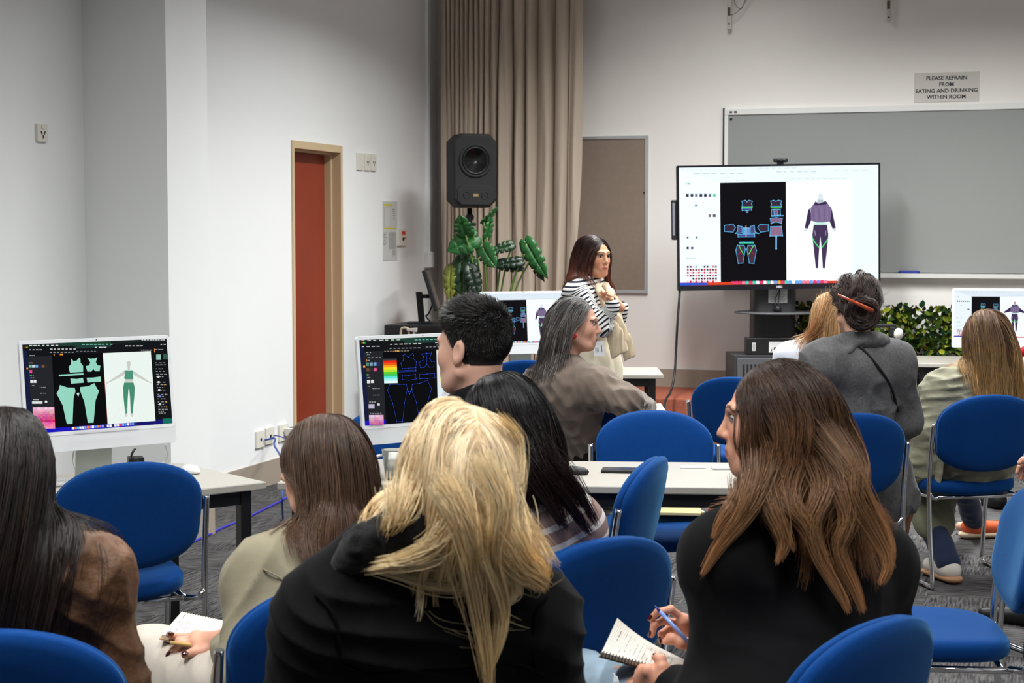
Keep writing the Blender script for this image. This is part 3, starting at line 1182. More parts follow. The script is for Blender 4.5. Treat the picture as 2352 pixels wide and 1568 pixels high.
def screen_white(W, H, q, sx, sy, ox, oy, avatar_style, tv=False):
    """light interface: black pattern window, swatches, dressed figure; coordinates follow the large display"""
    cv = Canvas(W, H, 1.0)
    cv.uv(0, 0, 1, 1, (232, 244, 252) if tv else (226, 238, 248))
    cv.h = homography(q)
    cv.poly([(755, 205), (1170, 190), (1172, 830), (757, 838)], (250, 254, 255))
    cv.poly([(1170, 190), (1342, 186), (1342, 825), (1172, 830)], (233, 247, 246))
    cv.poly([(58, 125), (326, 210), (328, 845), (62, 855)], (238, 248, 253))
    cv.poly([(325, 210), (753, 203), (757, 838), (330, 848)], (8, 6, 12))
    # dock and wallpaper strip
    cv.poly([(62, 853), (1342, 825), (1342, 838), (62, 872)], (216, 66, 34))
    cv.poly([(62, 855), (235, 852), (250, 866), (62, 872)], (24, 84, 206))
    cv.poly([(1010, 833), (1342, 826), (1342, 838), (1012, 846)], (210, 60, 44))
    r = random.Random(11)
    for k in range(27):
        x = 400 + 23 * k
        cv.quad(x, 841 - 0.53 * k, x + 20, 861 - 0.53 * k, r.choice(((90, 170, 250), (240, 240, 250), (60, 210, 190), (240, 130, 160), (250, 250, 250), (120, 130, 240), (240, 160, 60), (230, 60, 110))))
    # swatches
    for k, c in enumerate(((26, 24, 44), (54, 48, 74), (110, 108, 140), (40, 38, 62), (30, 28, 54), (104, 104, 140), (86, 206, 146))):
        cv.quad(102 + 29.5 * k, 282, 120 + 29.5 * k, 300, c)
    cv.quad(250, 412, 266, 430, (136, 100, 110))
    cv.quad(278, 412, 297, 430, (80, 92, 120))
    cv.quad(160, 350, 178, 360, (120, 140, 160))
    cv.dots([(112, 562), (172, 561)], W * 0.006, (90, 104, 140))
    cv.quad(105, 622, 120, 637, (34, 32, 56))
    cv.quad(134, 622, 150, 637, (92, 88, 120))
    cv.words(102, 130, 216, 8, 2, (70, 160, 170), 1)
    cv.words(104, 175, 695, 5, 4, (120, 190, 200), 2)
    pal = ((40, 44, 50), (66, 70, 76), (96, 104, 110), (130, 176, 196), (196, 226, 240), (120, 26, 50), (90, 30, 54), (206, 40, 60), (190, 20, 50), (226, 110, 130), (236, 190, 200), (60, 54, 70))
    for j in range(6):
        for i in range(11):
            if j == 4 and i < 2:
                continue
            c = pal[(i * 5 + j * 7 + i * j) % 12] if j not in (2, 5) else pal[5 + (i * 3 + j) % 6]
            if j == 4:
                c = pal[(0, 5, 6, 8)[i % 4]]
            if j == 0 and 4 <= i <= 5:
                c = (214, 236, 244)
            x0, y0 = 107 + 18.4 * i, 745 + 19 * j - 0.3 * i
            cv.quad(x0, y0, x0 + 12.5, y0 + 12.5, c)
    for y, n, a, b, c in ((126, 14, 70, 500, (214, 224, 232)), (150, 6, 150, 500, (170, 190, 204)), (140, 6, 690, 960, (170, 190, 204)), (116, 6, 570, 830, (196, 206, 216)), (178, 4, 350, 420, (200, 212, 220)), (195, 4, 430, 490, (170, 190, 204)), (184, 9, 790, 1150, (196, 212, 222)), (134, 4, 1060, 1290, (190, 206, 216))):
        cv.words(a, b, y, 3.5, n, c, int(y))
    # pattern pieces
    blue, dk, pu = (90, 190, 250), (52, 36, 56), (120, 92, 124)

    def piece(pts, fill, lw=0.0022, edge=blue):
        cv.poly(pts, fill)
        cv.line(pts, lw * W, edge, True)
        cv.dots(pts, lw * W * 0.9, (150, 220, 255))
    piece([(466, 328), (488, 322), (500, 332), (513, 322), (534, 328), (530, 345), (534, 362), (466, 363), (471, 345)], dk)
    cv.line([(466, 368), (534, 368)], 0.004 * W, (90, 230, 90))
    piece([(466, 374), (531, 374), (530, 386), (468, 388)], (60, 70, 120))
    piece([(493, 388), (507, 388), (505, 400), (495, 400)], pu)
    piece([(653, 327), (672, 322), (687, 328), (704, 321), (722, 326), (719, 345), (722, 360), (654, 361), (658, 345)], dk)
    cv.line([(654, 370), (722, 370)], 0.004 * W, (90, 230, 90))
    piece([(660, 382), (714, 380), (716, 416), (658, 420)], dk)
    piece([(672, 380), (700, 380), (698, 418), (676, 418)], pu)
    cv.line([(656, 424), (736, 420)], 0.004 * W, blue)
    piece([(650, 438), (688, 432), (728, 437), (724, 458), (722, 472), (705, 462), (672, 463), (656, 473)], (128, 96, 130))
    piece([(652, 490), (722, 488), (730, 548), (648, 550)], (140, 104, 134))
    piece([(685, 550), (692, 550), (691, 632), (685, 632)], (160, 150, 190))
    piece([(352, 484), (408, 474), (424, 496), (408, 526), (352, 522)], dk)
    piece([(637, 479), (584, 475), (568, 496), (588, 526), (637, 518)], dk)
    piece([(440, 485), (466, 490), (470, 530), (424, 535), (438, 520)], (80, 74, 120))
    piece([(520, 490), (546, 482), (552, 525), (576, 534), (520, 532)], (80, 74, 120))
    for k in range(4):
        piece([(474 + 12 * k, 500), (482 + 12 * k, 500), (482 + 12 * k, 555), (474 + 12 * k, 555)], (110, 100, 150))
    piece([(440, 540), (548, 538), (550, 556), (440, 558)], (70, 80, 140))
    cv.line([(492, 486), (493, 555)], 0.004 * W, (220, 170, 150))
    cv.line([(452, 594), (540, 593)], 0.008 * W, (60, 200, 150))
    cv.line([(452, 590), (540, 589)], 0.003 * W, blue)
    for sg in (-1, 1):
        X = lambda x: 493 + sg * (x - 493)
        piece([(X(436), 610), (X(480), 611), (X(488), 636), (X(472), 724), (X(442), 726), (X(426), 642)], (66, 44, 62))
        cv.line([(X(446), 614), (X(476), 668)], 0.0035 * W, (90, 230, 110))
        cv.line([(X(440), 668), (X(460), 652)], 0.0022 * W, (190, 30, 50))
    # dressed figure
    S = [(972, 1.0)]
    fx, fy = 972, 285
    jac, jd, leg = (122, 104, 142), (58, 44, 78), (66, 50, 84)
    skin = (214, 226, 230) if avatar_style == 0 else (196, 160, 148)
    dy = 0
    cv.poly([(957, 285), (972, 278), (987, 285), (989, 318), (972, 335), (955, 318)], skin)
    cv.quad(952, 318, 990, 345, (176, 190, 200))
    if avatar_style == 0:
        for sg in (-1, 1):
            X = lambda x: 970 + sg * (x - 970)
            cv.poly([(X(1036), 372), (X(1046), 384), (X(1070), 500), (X(1050), 505), (X(1024), 440)], jd)
            cv.poly([(X(1052), 500), (X(1070), 498), (X(1068), 520), (X(1058), 520)], (206, 214, 220))
    else:
        for sg in (-1, 1):
            X = lambda x: 970 + sg * (x - 970)
            cv.poly([(X(1030), 380), (X(1042), 380), (X(1130), 450), (X(1120), 466), (X(1026), 440)], jd)
    cv.poly([(925, 350), (940, 328), (970, 345), (1006, 324), (1020, 345), (1044, 374), (1034, 455), (990, 462), (950, 462), (912, 452), (908, 372)], jac)
    cv.poly([(928, 352), (940, 330), (958, 345), (1004, 326), (1018, 342), (1000, 350), (970, 352), (945, 356)], jd)
    for k in range(6):
        x = 925 + 18 * k
        cv.line([(x, 375), (x + 3, 450)], 0.0018 * W, (150, 132, 168) if k % 2 else (88, 70, 108))
    cv.quad(930, 462, 1012, 478, (190, 232, 220))
    for sg in (-1, 1):
        X = lambda x: 971 + sg * (x - 971)
        cv.poly([(X(971), 550), (X(971), 478), (X(1014), 478), (X(1022), 540), (X(1016), 610), (X(1008), 680), (X(1000), 752), (X(986), 752), (X(982), 680), (X(976), 600)], leg)
        cv.line([(X(1022), 560), (X(1006), 588), (X(982), 620)], 0.005 * W, (70, 220, 120))
        cv.line([(X(1006), 515), (X(1004), 545)], 0.004 * W, (150, 140, 170))
    return cv


TVQ = ((55, 112), (1342, 97), (1342, 838), (62, 872))
M_SCREEN = screen_mat()
M_IMAC = mat('silver_casing', srgb(214, 216, 218), 0.35, spec=0.4)
M_BEZEL = mat('white_bezel', srgb(224, 226, 228), 0.25)


def all_in_one(top_px, D, theta, cv, label, tilt=6.0, z0=0.72, base_cut=False):
    """theta: rotation of the screen's x axis towards 'away', degrees"""
    c = P(top_px, 784, D)
    t = thing('desktop_computer', label, 'computer', (c.x, c.y, z0), YAW + math.radians(theta), 'white desktop computers')
    Wd, Hd, zb = 0.547, 0.376, 0.124
    R = Matrix.Translation((0, 0, zb)) @ Matrix.Rotation(-math.radians(tilt), 4, 'X')

    def rr(x0, z0_, x1, z1, r, n=6):
        pts = []
        for cx, cz, a0 in ((x1 - r, z0_ + r, -90), (x1 - r, z1 - r, 0), (x0 + r, z1 - r, 90), (x0 + r, z0_ + r, 180)):
            for k in range(n + 1):
                a = math.radians(a0 + 90 * k / n)
                pts.append((cx + r * math.cos(a), cz + r * math.sin(a)))
        return pts
    outl = rr(-Wd / 2, 0, Wd / 2, Hd, 0.014)
    mb = MB()
    mb.M = R
    mb.prism(outl, lambda p: (p[0], 0.0, p[1]), lambda p: (p[0], 0.0115, p[1]))
    mb.build('casing', M_IMAC, t, bevel=0.001)
    mb = MB()
    mb.M = R
    inner = rr(-Wd / 2 + 0.0125, 0.068, Wd / 2 - 0.0125, Hd - 0.0125, 0.002)
    o1 = [mb.vert((p[0], -0.0006, p[1])) for p in rr(-Wd / 2 + 0.001, 0.055, Wd / 2 - 0.001, Hd - 0.001, 0.013)]
    o2 = [mb.vert((p[0], -0.0006, p[1])) for p in inner]
    for k in range(len(o1)):
        mb.face((o1[k], o1[(k + 1) % len(o1)], o2[(k + 1) % len(o1)], o2[k]))
    mb.build('bezel', M_BEZEL, t)
    mb = cv.mb
    mb.M = None
    off = R @ Matrix.Translation((0, -0.0008, 0.068))
    mb.v = [tuple(off @ Vector(p)) for p in mb.v]
    mb.build('screen', M_SCREEN, t)
    mb = MB()
    mb.M = R
    mb.lathe([(0.0022, 0.0), (0.0022, 0.0012), (0, 0.0012)], 10, (0, 0, Hd - 0.0062), (0, -1, 0))
    mb.build('webcam', M_BLACKP, t)
    mb = MB()
    w = 0.065
    prof = [(0.085, 0.002), (-0.055, 0.002), (-0.055, 0.006), (0.075, 0.006), (0.083, 0.012), (0.070, 0.22), (0.02, 0.235), (0.02, 0.242), (0.076, 0.226), (0.091, 0.012)]
    mb.prism(prof, lambda p: (-w, p[0], p[1] - 0.001), lambda p: (w, p[0], p[1] - 0.001))
    mb.build('stand', mat('stand_silver', srgb(176, 182, 176), 0.3, metal=0.5), t)
    return t


all_in_one(234, 5.72, 38, screen_left(0.522, 0.2955), 'computer on the left table showing mint pattern pieces and a figure', tilt=7)
all_in_one(987, 5.95, 36, screen_mid(0.522, 0.2955), 'middle computer with blue outline patterns and a rainbow scale on screen', tilt=7)
all_in_one(1206, 10.15, 18, screen_white(0.522, 0.2955, TVQ, 1, 1, 0, 0, 0), 'far computer beside the presenter showing a white screen with a dark window')
all_in_one(2289, 10.65, -12, screen_white(0.522, 0.2955, TVQ, 1, 1, 0, 0, 1), 'far right computer with a white screen in front of the hedge', tilt=7)


def slab(name, label, cat, px, py, z, w, d, h, m, theta, bevel=0.003, parent=None):
    mb = MB()
    mb.box((-w / 2, -d / 2, 0), (w / 2, d / 2, h))
    o = mb.build(name, m, parent, bevel=bevel, segs=3)
    c = PZ(px, py, z)
    o.location = c
    o.rotation_euler = (0, 0, YAW + math.radians(theta))
    if label:
        tag(o, label, cat)
    return o


# things on the tables
def mouse(px, py, m, label, theta):
    mb = MB()
    rings = []
    for s, z in ((0.86, 0.0), (0.97, 0.004), (1.0, 0.009), (0.94, 0.016), (0.76, 0.023), (0.45, 0.027), (0.04, 0.028)):
        rings.append([(0.029 * s * math.cos(a), 0.056 * s * math.sin(a), z) for a in [2 * math.pi * k / 28 for k in range(28)]])
    mb.loft(rings)
    o = mb.build('computer_mouse', m)
    o.location = PZ(px, py, 0.721)
    o.rotation_euler = (0, 0, YAW + math.radians(theta))
    return tag(o, label, 'mouse')


mouse(437, 1085, mat('glossy_white', srgb(238, 238, 238), 0.15), 'white glossy computer mouse on the left table', 38)
o = mouse(1318, 1088, M_BLACKP, 'black computer mouse on the middle table beside the long black hair', 70)
mb = MB()
mb.box((-0.008, -0.006, 0.0), (0.008, 0.006, 0.001))
mb.M = None
k = mb.build('white_mark', mat('white_print', srgb(210, 210, 210), 0.4), o)
k.location = (0, 0.02, 0.0265)
t = thing('keyboard', 'white slim keyboard on the left table behind the empty chair', 'keyboard', PZ(120, 1112, 0.721), YAW + math.radians(38))
mb = MB()
mb.box((-0.14, -0.057, 0), (0.14, 0.057, 0.007))
mb.build('case', mat('keyboard_silver', srgb(205, 207, 208), 0.4), t, bevel=0.002)
mb = MB()
for j in range(5):
    for i in range(14):
        x = -0.132 + i * 0.0189
        y = -0.05 + j * 0.0205
        mb.box((x, y, 0.007), (x + 0.0165, y + 0.0175, 0.0095))
mb.build('keys', mat('key_white', srgb(236, 236, 236), 0.4), t)
t = thing('smartphone', 'phone in a dark case lying on the middle table', 'phone', PZ(1430, 1083, 0.721), YAW + math.radians(82))
mb = MB()
mb.box((-0.037, -0.075, 0), (0.037, 0.075, 0.011))
mb.build('case', M_BLACKP, t, bevel=0.004, segs=3)
mb = MB()
mb.box((-0.033, -0.07, 0.011), (0.033, 0.07, 0.0118))
mb.build('screen', mat('phone_glass', srgb(60, 62, 64), 0.15, spec=0.6), t)
slab('card', 'single white card lying on the middle table left of the card stack', 'card', 1591, 1073, 0.721, 0.09, 0.05, 0.003, mat('white_card', srgb(236, 236, 238), 0.5), 0, 0)
o = slab('card_stack', 'small stack of white cards with coloured print beside the face in profile', 'cards', 1664, 1076, 0.721, 0.09, 0.055, 0.008, mat('white_card', srgb(236, 236, 238), 0.5), 0, 0.001)
mb = MB()
mb.box((-0.03, -0.012, 0), (-0.005, 0.012, 0.0008))
k = mb.build('grey_print', mat('card_print', srgb(190, 170, 172), 0.5), o)
k.location = (0, 0, 0.008)
mb = MB()
mb.box((0.002, -0.008, 0), (0.03, 0.016, 0.0008))
k = mb.build('green_print', mat('card_print_green', srgb(150, 196, 150), 0.5), o)
k.location = (0, 0, 0.008)
# clear cup on the middle table
t = thing('plastic_cup', 'clear plastic cup with a white lining on the middle table', 'cup', PZ(905, 1100, 0.721))
mb = MB()
mb.lathe([(0.030, 0.0), (0.042, 0.10), (0.044, 0.104), (0.041, 0.103), (0.029, 0.004), (0.0, 0.004)], 28)
mb.build('cup', mat('clear_plastic', (0.9, 0.93, 0.92), 0.08, trans=0.9), t)
mb = MB()
mb.lathe([(0.0, 0.005), (0.027, 0.005), (0.036, 0.075), (0.0, 0.08)], 20)
mb.build('lining', mat('paper_white', srgb(226, 222, 216), 0.8), t)
# cables
def cable(name, pts, r, m, label, cat='cable'):
    mb = MB()
    mb.tube(smooth_path(pts, 8), r, 6)
    return tag(mb.build(name, m), label, cat)


M_CBLUE = mat('cable_blue', srgb(36, 70, 150), 0.5)
M_CBLUE2 = mat('cable_royal', srgb(52, 48, 170), 0.5)
a = PL(601, 1010) + Vector((0.02, 0, 0))
tbz = lambda px, py, D: P(px, py, D)
cable('network_cable', [a, a + Vector((0.06, 0.02, 0.01)), tbz(630, 1022, 10.2), tbz(645, 1050, 9.6), tbz(649, 1085, 9.0), tbz(648, 1150, 8.4), PZ(650, 1190, 0.006)], 0.006, M_CBLUE, 'blue network cable looping down from the low wall socket')
cable('network_cable', [PL(622, 1000) + Vector((0.02, 0, 0)), tbz(640, 1001, 10.4), tbz(665, 1012, 10.0), tbz(690, 1040, 9.6), tbz(700, 1130, 9.2), PZ(700, 1180, 0.006)], 0.004, M_CBLUE2, 'thin blue lead going right from the second low socket')
cable('floor_cable', [PZ(430, 1250, 0.006), PZ(470, 1232, 0.006), PZ(515, 1210, 0.006), PZ(560, 1192, 0.006), PZ(600, 1172, 0.006), PZ(645, 1150, 0.006), PZ(700, 1120, 0.006)], 0.007, M_CBLUE2, 'purple blue cable snaking across the carpet under the left table')
M_CWHITE = mat('cable_white', srgb(206, 204, 198), 0.5)
cable('power_cable', [tbz(170, 1030, 5.85), tbz(168, 1060, 5.85), tbz(182, 1090, 5.8), PZ(205, 1100, 0.724)], 0.0028, M_CWHITE, 'thin white lead hanging behind the left computer stand')
cable('power_cable', [tbz(380, 1020, 6.15), tbz(385, 1045, 6.2), tbz(375, 1062, 6.2), PZ(360, 1068, 0.724)], 0.0028, M_CWHITE, 'thin white lead looping at the right of the left computer')
cable('power_cable', [tbz(925, 1036, 5.9), tbz(880, 1044, 5.85), tbz(855, 1053, 5.8), PZ(830, 1075, 0.724)], 0.005, M_CWHITE, 'white lead under the middle computer')
o = slab('power_adapter', 'small black adapter box behind the left computer', 'adapter', 312, 1066, 0.721, 0.055, 0.06, 0.028, M_BLACKP, 20)
cable('power_cable', [tbz(318, 1056, 6.1), tbz(302, 1050, 6.1), tbz(306, 1036, 6.1), tbz(311, 1030, 6.12)], 0.004, M_BLACKP, 'short black lead curling up from the black adapter')

# notebooks and pen bag on the seat of the chair behind the middle table
for k, (dy, c, lab) in enumerate(((0, srgb(214, 200, 182), 'cream folder at the bottom of the pile on the empty chair seat'), (0.012, srgb(196, 160, 110), 'brown kraft notebook in the pile on the empty chair seat'), (0.02, srgb(226, 206, 150), 'pale yellow notebook on top of the pile on the empty chair seat'))):
    o = slab('notebook', lab, 'notebook', 1548 + k * 4, 1176, 0.468 + 0.011 * k, 0.21 - 0.015 * k, 0.15, 0.0105, mat('book_%d' % k, c, 0.7), 12 - 9 * k, 0.001)
    tag(o, None, None, 'notebooks on the chair seat')

# brown bag standing on the floor
t = thing('leather_bag', 'reddish brown leather bag on the floor behind the middle table', 'bag', PZ(1672, 1262, 0))
mb = MB()
rings = []
for z, w, d in ((0.0, 0.10, 0.05), (0.01, 0.115, 0.06), (0.12, 0.12, 0.06), (0.24, 0.09, 0.04), (0.26, 0.05, 0.015)):
    rings.append([(w * math.copysign(abs(math.cos(a)) ** 0.7, math.cos(a)), d * math.copysign(abs(math.sin(a)) ** 0.7, math.sin(a)), z) for a in [2 * math.pi * k / 32 for k in range(32)]])
mb.loft(rings)
mb.build('bag_body', mat('bag_leather', srgb(132, 62, 34), 0.45), t)
mb = MB()
mb.tube(smooth_path([(-0.06, 0, 0.25), (-0.045, 0, 0.33), (0, 0, 0.35), (0.045, 0, 0.33), (0.06, 0, 0.25)]), 0.007, 8)
mb.build('handle', mat('bag_leather_dark', srgb(84, 40, 24), 0.5), t)
# ------------------------------------------------------------------ large display on its trolley (stands on the stage)
TVD = 11.95
tl, tr_ = P(1555, 377, TVD), P(2024, 372, TVD)
bl = P(1556, 664, TVD)
TVW, TVH = (tr_ - tl).length, tl.z - bl.z
tvc = (P(1790, 664, TVD) + Vector((0, 0, 0)))
TVROT = YAW + math.radians(1.5)
trol = thing('display_trolley', 'black display trolley with an oval shelf and a cabinet base on the stage', 'trolley', (tvc.x, tvc.y, STG), TVROT)
loc = lambda px, py, D: Matrix.Rotation(-TVROT, 4, 'Z') @ (P(px, py, D) - Vector((tvc.x, tvc.y, STG)))
M_TROL = mat('trolley_grey', srgb(52, 52, 55), 0.5)
M_TROL2 = mat('trolley_light', srgb(84, 84, 87), 0.45)
xl, xr = loc(1730, 700, TVD + 0.15).x, loc(1828, 700, TVD + 0.15).x
ztop = loc(1780, 500, TVD + 0.1).z
zbx = loc(1780, 770, TVD).z
mb = MB()
n = 10
pr = []
r = 0.06
for cx, cy, a0 in ((xr - r, 0.10 + r, -90), (xr - r, 0.30, 0), (xl + r, 0.30, 90), (xl + r, 0.10 + r, 180)):
    for k in range(n + 1):
        a = math.radians(a0 + 90 * k / n)
        pr.append((cx + r * math.cos(a), cy + r * math.sin(a)))
zcab = loc(1700, 815, TVD).z
mb.prism(pr, lambda p: (p[0], p[1], zcab), lambda p: (p[0], p[1], ztop))
mb.build('column', M_TROL, trol, bevel=0.002)
zs = loc(1790, 719, TVD).z
xm, xs0, xs1 = (xl + xr) / 2, loc(1693, 719, TVD).x, loc(1890, 719, TVD).x
mb = MB()
rings = []
for z, s in ((zs - 0.006, 0.99), (zs, 1), (zs + 0.004, 0.99)):
    rings.append([((xs0 + xs1) / 2 + (xs1 - xs0) / 2 * s * math.cos(a), 0.13 + 0.27 * s * math.sin(a), z) for a in [2 * math.pi * k / 48 for k in range(48)]])
mb.loft(rings, smooth=False)
mb.build('oval_shelf', M_TROL2, trol)
# base cabinet
cx0, cx1 = loc(1687, 840, TVD - 0.05).x, loc(1868, 840, TVD - 0.05).x
mb = MB()
mb.box((cx0, -0.02, 0.08), (cx1, 0.38, zcab))
mb.build('cabinet', M_TROL, trol, bevel=0.004)
mb = MB()
mb.box((cx0 + 0.02, -0.032, 0.10), (cx1 - 0.02, -0.02, zcab - 0.02))
mb.build('door', M_TROL2, trol, bevel=0.003)
mb = MB()
for i in range(16):
    for j in range(18):
        mb.box((cx0 + 0.06 + i * 0.027, -0.034, 0.15 + j * 0.0125 * (zcab - 0.2) / 0.25), (cx0 + 0.06 + i * 0.027 + 0.014, -0.0322, 0.15 + (j * 0.0125 + 0.007) * (zcab - 0.2) / 0.25))
mb.build('perforations', mat('perforation_dark', srgb(30, 30, 32), 0.7), trol)
for dx in (cx0 + 0.06, cx1 - 0.06):
    for dy in (0.04, 0.32):
        mb = MB()
        mb.lathe([(0.038, -0.015), (0.04, -0.01), (0.04, 0.01), (0.038, 0.015)], 20, (dx, dy, 0.04), (1, 0, 0))
        mb.box((dx - 0.02, dy - 0.02, 0.04), (dx + 0.02, dy + 0.02, 0.085))
        mb.build('castor', M_BLACKP, trol)
# paper sheet taped on the column and socket below
mb = MB()
a, b2 = loc(1765, 660, TVD + 0.1), loc(1808, 695, TVD + 0.1)
sheet = MB()
sheet.box((a.x, 0.095, b2.z), (b2.x, 0.0995, a.z))
o = sheet.build('paper_sheet', mat('paper_grey', srgb(196, 196, 196), 0.7))
o.parent = None
o.location = trol.location
o.rotation_euler = trol.rotation_euler
tag(o, 'sheet of printed paper taped to the trolley column under the big display', 'paper')
mb = MB()
for k in range(9):
    z = a.z - 0.02 - k * 0.0115
    mb.box((a.x + 0.01, 0.0943, z), (b2.x - 0.012 - 0.01 * (k % 3), 0.0949, z + 0.0035))
k = mb.build('print', mat('grey_print', srgb(120, 120, 120), 0.5), o)
mb = MB()
c = loc(1787, 711, TVD + 0.05)
mb.lathe([(0.0, 0.0), (0.024, 0.004), (0.028, 0.02), (0.022, 0.042), (0.0, 0.05)], 18, (c.x, 0.06, zs + 0.005))
t = mb.build('webcam_base', M_BLACKP)
t.location = trol.location
t.rotation_euler = trol.rotation_euler
tag(t, 'small round black device with leads standing on the oval trolley shelf', 'device')
mb = MB()
for dx in (-0.012, 0.008):
    mb.tube(smooth_path([(c.x + dx, 0.06, zs + 0.05), (c.x + dx * 1.2, 0.075, zs + 0.10), (c.x + 0.02, 0.085, zs + 0.18), (c.x + 0.03, 0.09, ztop - 0.3)]), 0.003, 6)
mb.build('lead', M_BLACKP, t)
mb = MB()
z0 = loc(1825, 740, TVD).z
mb.tube(smooth_path([(xr - 0.05, 0.085, zs - 0.02), (xr + 0.03, 0.08, z0 - 0.05), (xr + 0.12, 0.12, z0 - 0.15), (xr + 0.2, 0.2, zcab)]), 0.006, 6)
mb.build('power_lead', M_BLACKP, trol)

# black box with stickers on the cabinet
bx0, bx1 = loc(1724, 790, TVD).x, loc(1850, 790, TVD).x
t = thing('cardboard_box', 'flat black box with white stickers on the trolley base', 'box', (tvc.x, tvc.y, STG + zcab), TVROT)
hb = loc(1724, 776, TVD).z - zcab
mb = MB()
mb.box((bx0 - 0.03, 0.0, 0.001), (bx1, 0.095, hb))
mb.build('box_body', mat('box_black', srgb(22, 22, 24), 0.45), t, bevel=0.004)
mb = MB()
mb.box((bx0 + 0.01, -0.002, hb * 0.25), (bx0 + 0.035, 0.0, hb * 0.72))
sx = loc(1766, 800, TVD).x
mb.box((sx, -0.002, hb * 0.15), (sx + 0.14, 0.0, hb * 0.78))
mb.build('sticker', mat('sticker_white', srgb(222, 222, 220), 0.5), t)
mb = MB()
for k in range(8):
    mb.box((bx0 + 0.013, -0.0026, hb * (0.3 + 0.05 * k)), (bx0 + 0.032, -0.0021, hb * (0.32 + 0.05 * k)))
mb.box((sx + 0.016, -0.0026, hb * 0.2), (sx + 0.022, -0.0021, hb * 0.36))
mb.box((sx + 0.034, -0.0026, hb * 0.3), (sx + 0.05, -0.0021, hb * 0.46))
mb.box((sx + 0.095, -0.0026, hb * 0.36), (sx + 0.102, -0.0021, hb * 0.68))
for k in range(5):
    mb.box((sx + 0.108, -0.0026, hb * (0.36 + 0.07 * k)), (sx + 0.13, -0.0021, hb * (0.385 + 0.07 * k)))
mb.build('sticker_print', mat('black_print', srgb(40, 38, 38), 0.6), t)

# the display itself
tv = thing('large_display', 'large flat display on the trolley showing pattern pieces and a dressed figure', 'display', tvc, TVROT + 0.0)
ROLL = Matrix.Rotation(math.radians(-0.9), 4, 'Y')
RR = ROLL
mb = MB()
mb.M = RR
mb.box((-TVW / 2, 0.0, 0), (TVW / 2, 0.06, TVH))
mb.build('casing', M_BLACKP, tv, bevel=0.006)
bz = 0.014
bb = TVH * 0.043
mb = MB()
mb.M = RR
for a, b2 in (((-TVW / 2, -0.006, TVH - bz), (TVW / 2, 0.0, TVH)), ((-TVW / 2, -0.006, 0), (TVW / 2, 0, bb)), ((-TVW / 2, -0.006, bb), (-TVW / 2 + bz, 0, TVH - bz)), ((TVW / 2 - bz, -0.006, bb), (TVW / 2, 0, TVH - bz))):
    mb.box(a, b2)
mb.build('bezel', mat('gloss_black', srgb(20, 20, 26), 0.25), tv)
cv = screen_white(TVW - 2 * bz, TVH - bz - bb, TVQ, 1, 1, 0, 0, 0, tv=True)
off = RR @ Matrix.Translation((0, -0.001, bb))
cv.mb.v = [tuple(off @ Vector(p)) for p in cv.mb.v]
cv.mb.build('screen', screen_mat('display_glow', 1.12), tv)
mb = MB()
text_mesh(mb, 'NEC', RR @ Matrix.Translation((0.0, -0.0065, bb * 0.45)) @ Matrix.Rotation(math.pi / 2, 4, 'X'), 0.021, bold=0.0012)
mb.build('maker_mark', mat('badge_print', srgb(190, 190, 195), 0.4), tv)
mb = MB()
mb.M = RR
mb.box((TVW / 2 - 0.06, -0.0075, bb * 0.55), (TVW / 2 - 0.03, -0.006, bb * 0.95))
mb.build('rating_sticker', mat('sticker_white', srgb(222, 222, 220), 0.5), tv)
mb = MB()
mb.M = RR
mb.box((-0.15, 0.06, 0.1), (0.15, 0.10, TVH - 0.2))
mb.build('mount_plate', M_BLACKP, tv)
# side loudspeaker bar
mb = MB()
mb.M = RR
z0, z1 = TVH * (664 - 547) / 287, TVH * (664 - 455) / 287
mb.box((-TVW / 2 - 0.038, 0.01, z0), (-TVW / 2 - 0.0, 0.05, z1))
mb.build('side_speaker', M_BLACKP, tv, bevel=0.008)
mb = MB()
mb.M = RR
mb.box((-TVW / 2 - 0.034, 0.004, z0 + 0.03), (-TVW / 2 - 0.016, 0.012, z1 - 0.02))
mb.build('speaker_grille', mat('grille_grey', srgb(120, 120, 132), 0.5), tv, bevel=0.003)
# camera on top
t = thing('conference_camera', 'small black camera clipped on top of the large display', 'camera', tvc + Vector((0, 0, TVH - 0.001)), TVROT)
mb = MB()
mb.box((-0.022, 0.0, 0.002), (0.022, 0.03, 0.02))
mb.build('clip', M_BLACKP, t, bevel=0.003)
mb = MB()
mb.box((-0.05, -0.012, 0.014), (0.05, 0.03, 0.042))
mb.build('body', mat('gloss_black', srgb(20, 20, 26), 0.25), t, bevel=0.009, segs=3)
mb = MB()
for dx in (-0.035, 0.0, 0.035):
    mb.lathe([(0.009, 0), (0.009, 0.003), (0.006, 0.003), (0, 0.001)], 14, (dx, -0.012, 0.028), (0, -1, 0))
mb.build('lens', mat('lens_glass', srgb(40, 40, 44), 0.1), t)
# display power cable
a = P(1562, 664, TVD)
cable('power_cable', [a, P(1556, 740, TVD - 0.05), P(1553, 800, TVD - 0.05), P(1549, 860, TVD - 0.1), P(1540, 900, TVD - 0.2), P(1525, 935, 11.55), PZ(1512, 1085, 0.008)], 0.0085, M_BLACKP, 'long black cable hanging from the left corner of the large display')

# ------------------------------------------------------------------ loudspeaker on its stand
SPD = 12.3
sc = P(1080, 477, SPD)
SROT = YAW + math.radians(17)
t = thing('loudspeaker', 'black box loudspeaker with a round cone in front of the curtain', 'loudspeaker', sc, SROT)
hs = P(1080, 309, SPD).z - sc.z
w = 0.162
c = 0.055
mb = MB()


def octo(w, y, z0, z1, c):
    return [(-w + c, y, z0), (w - c, y, z0), (w, y, z0 + c), (w, y, z1 - c), (w - c, y, z1), (-w + c, y, z1), (-w, y, z1 - c), (-w, y, z0 + c)]


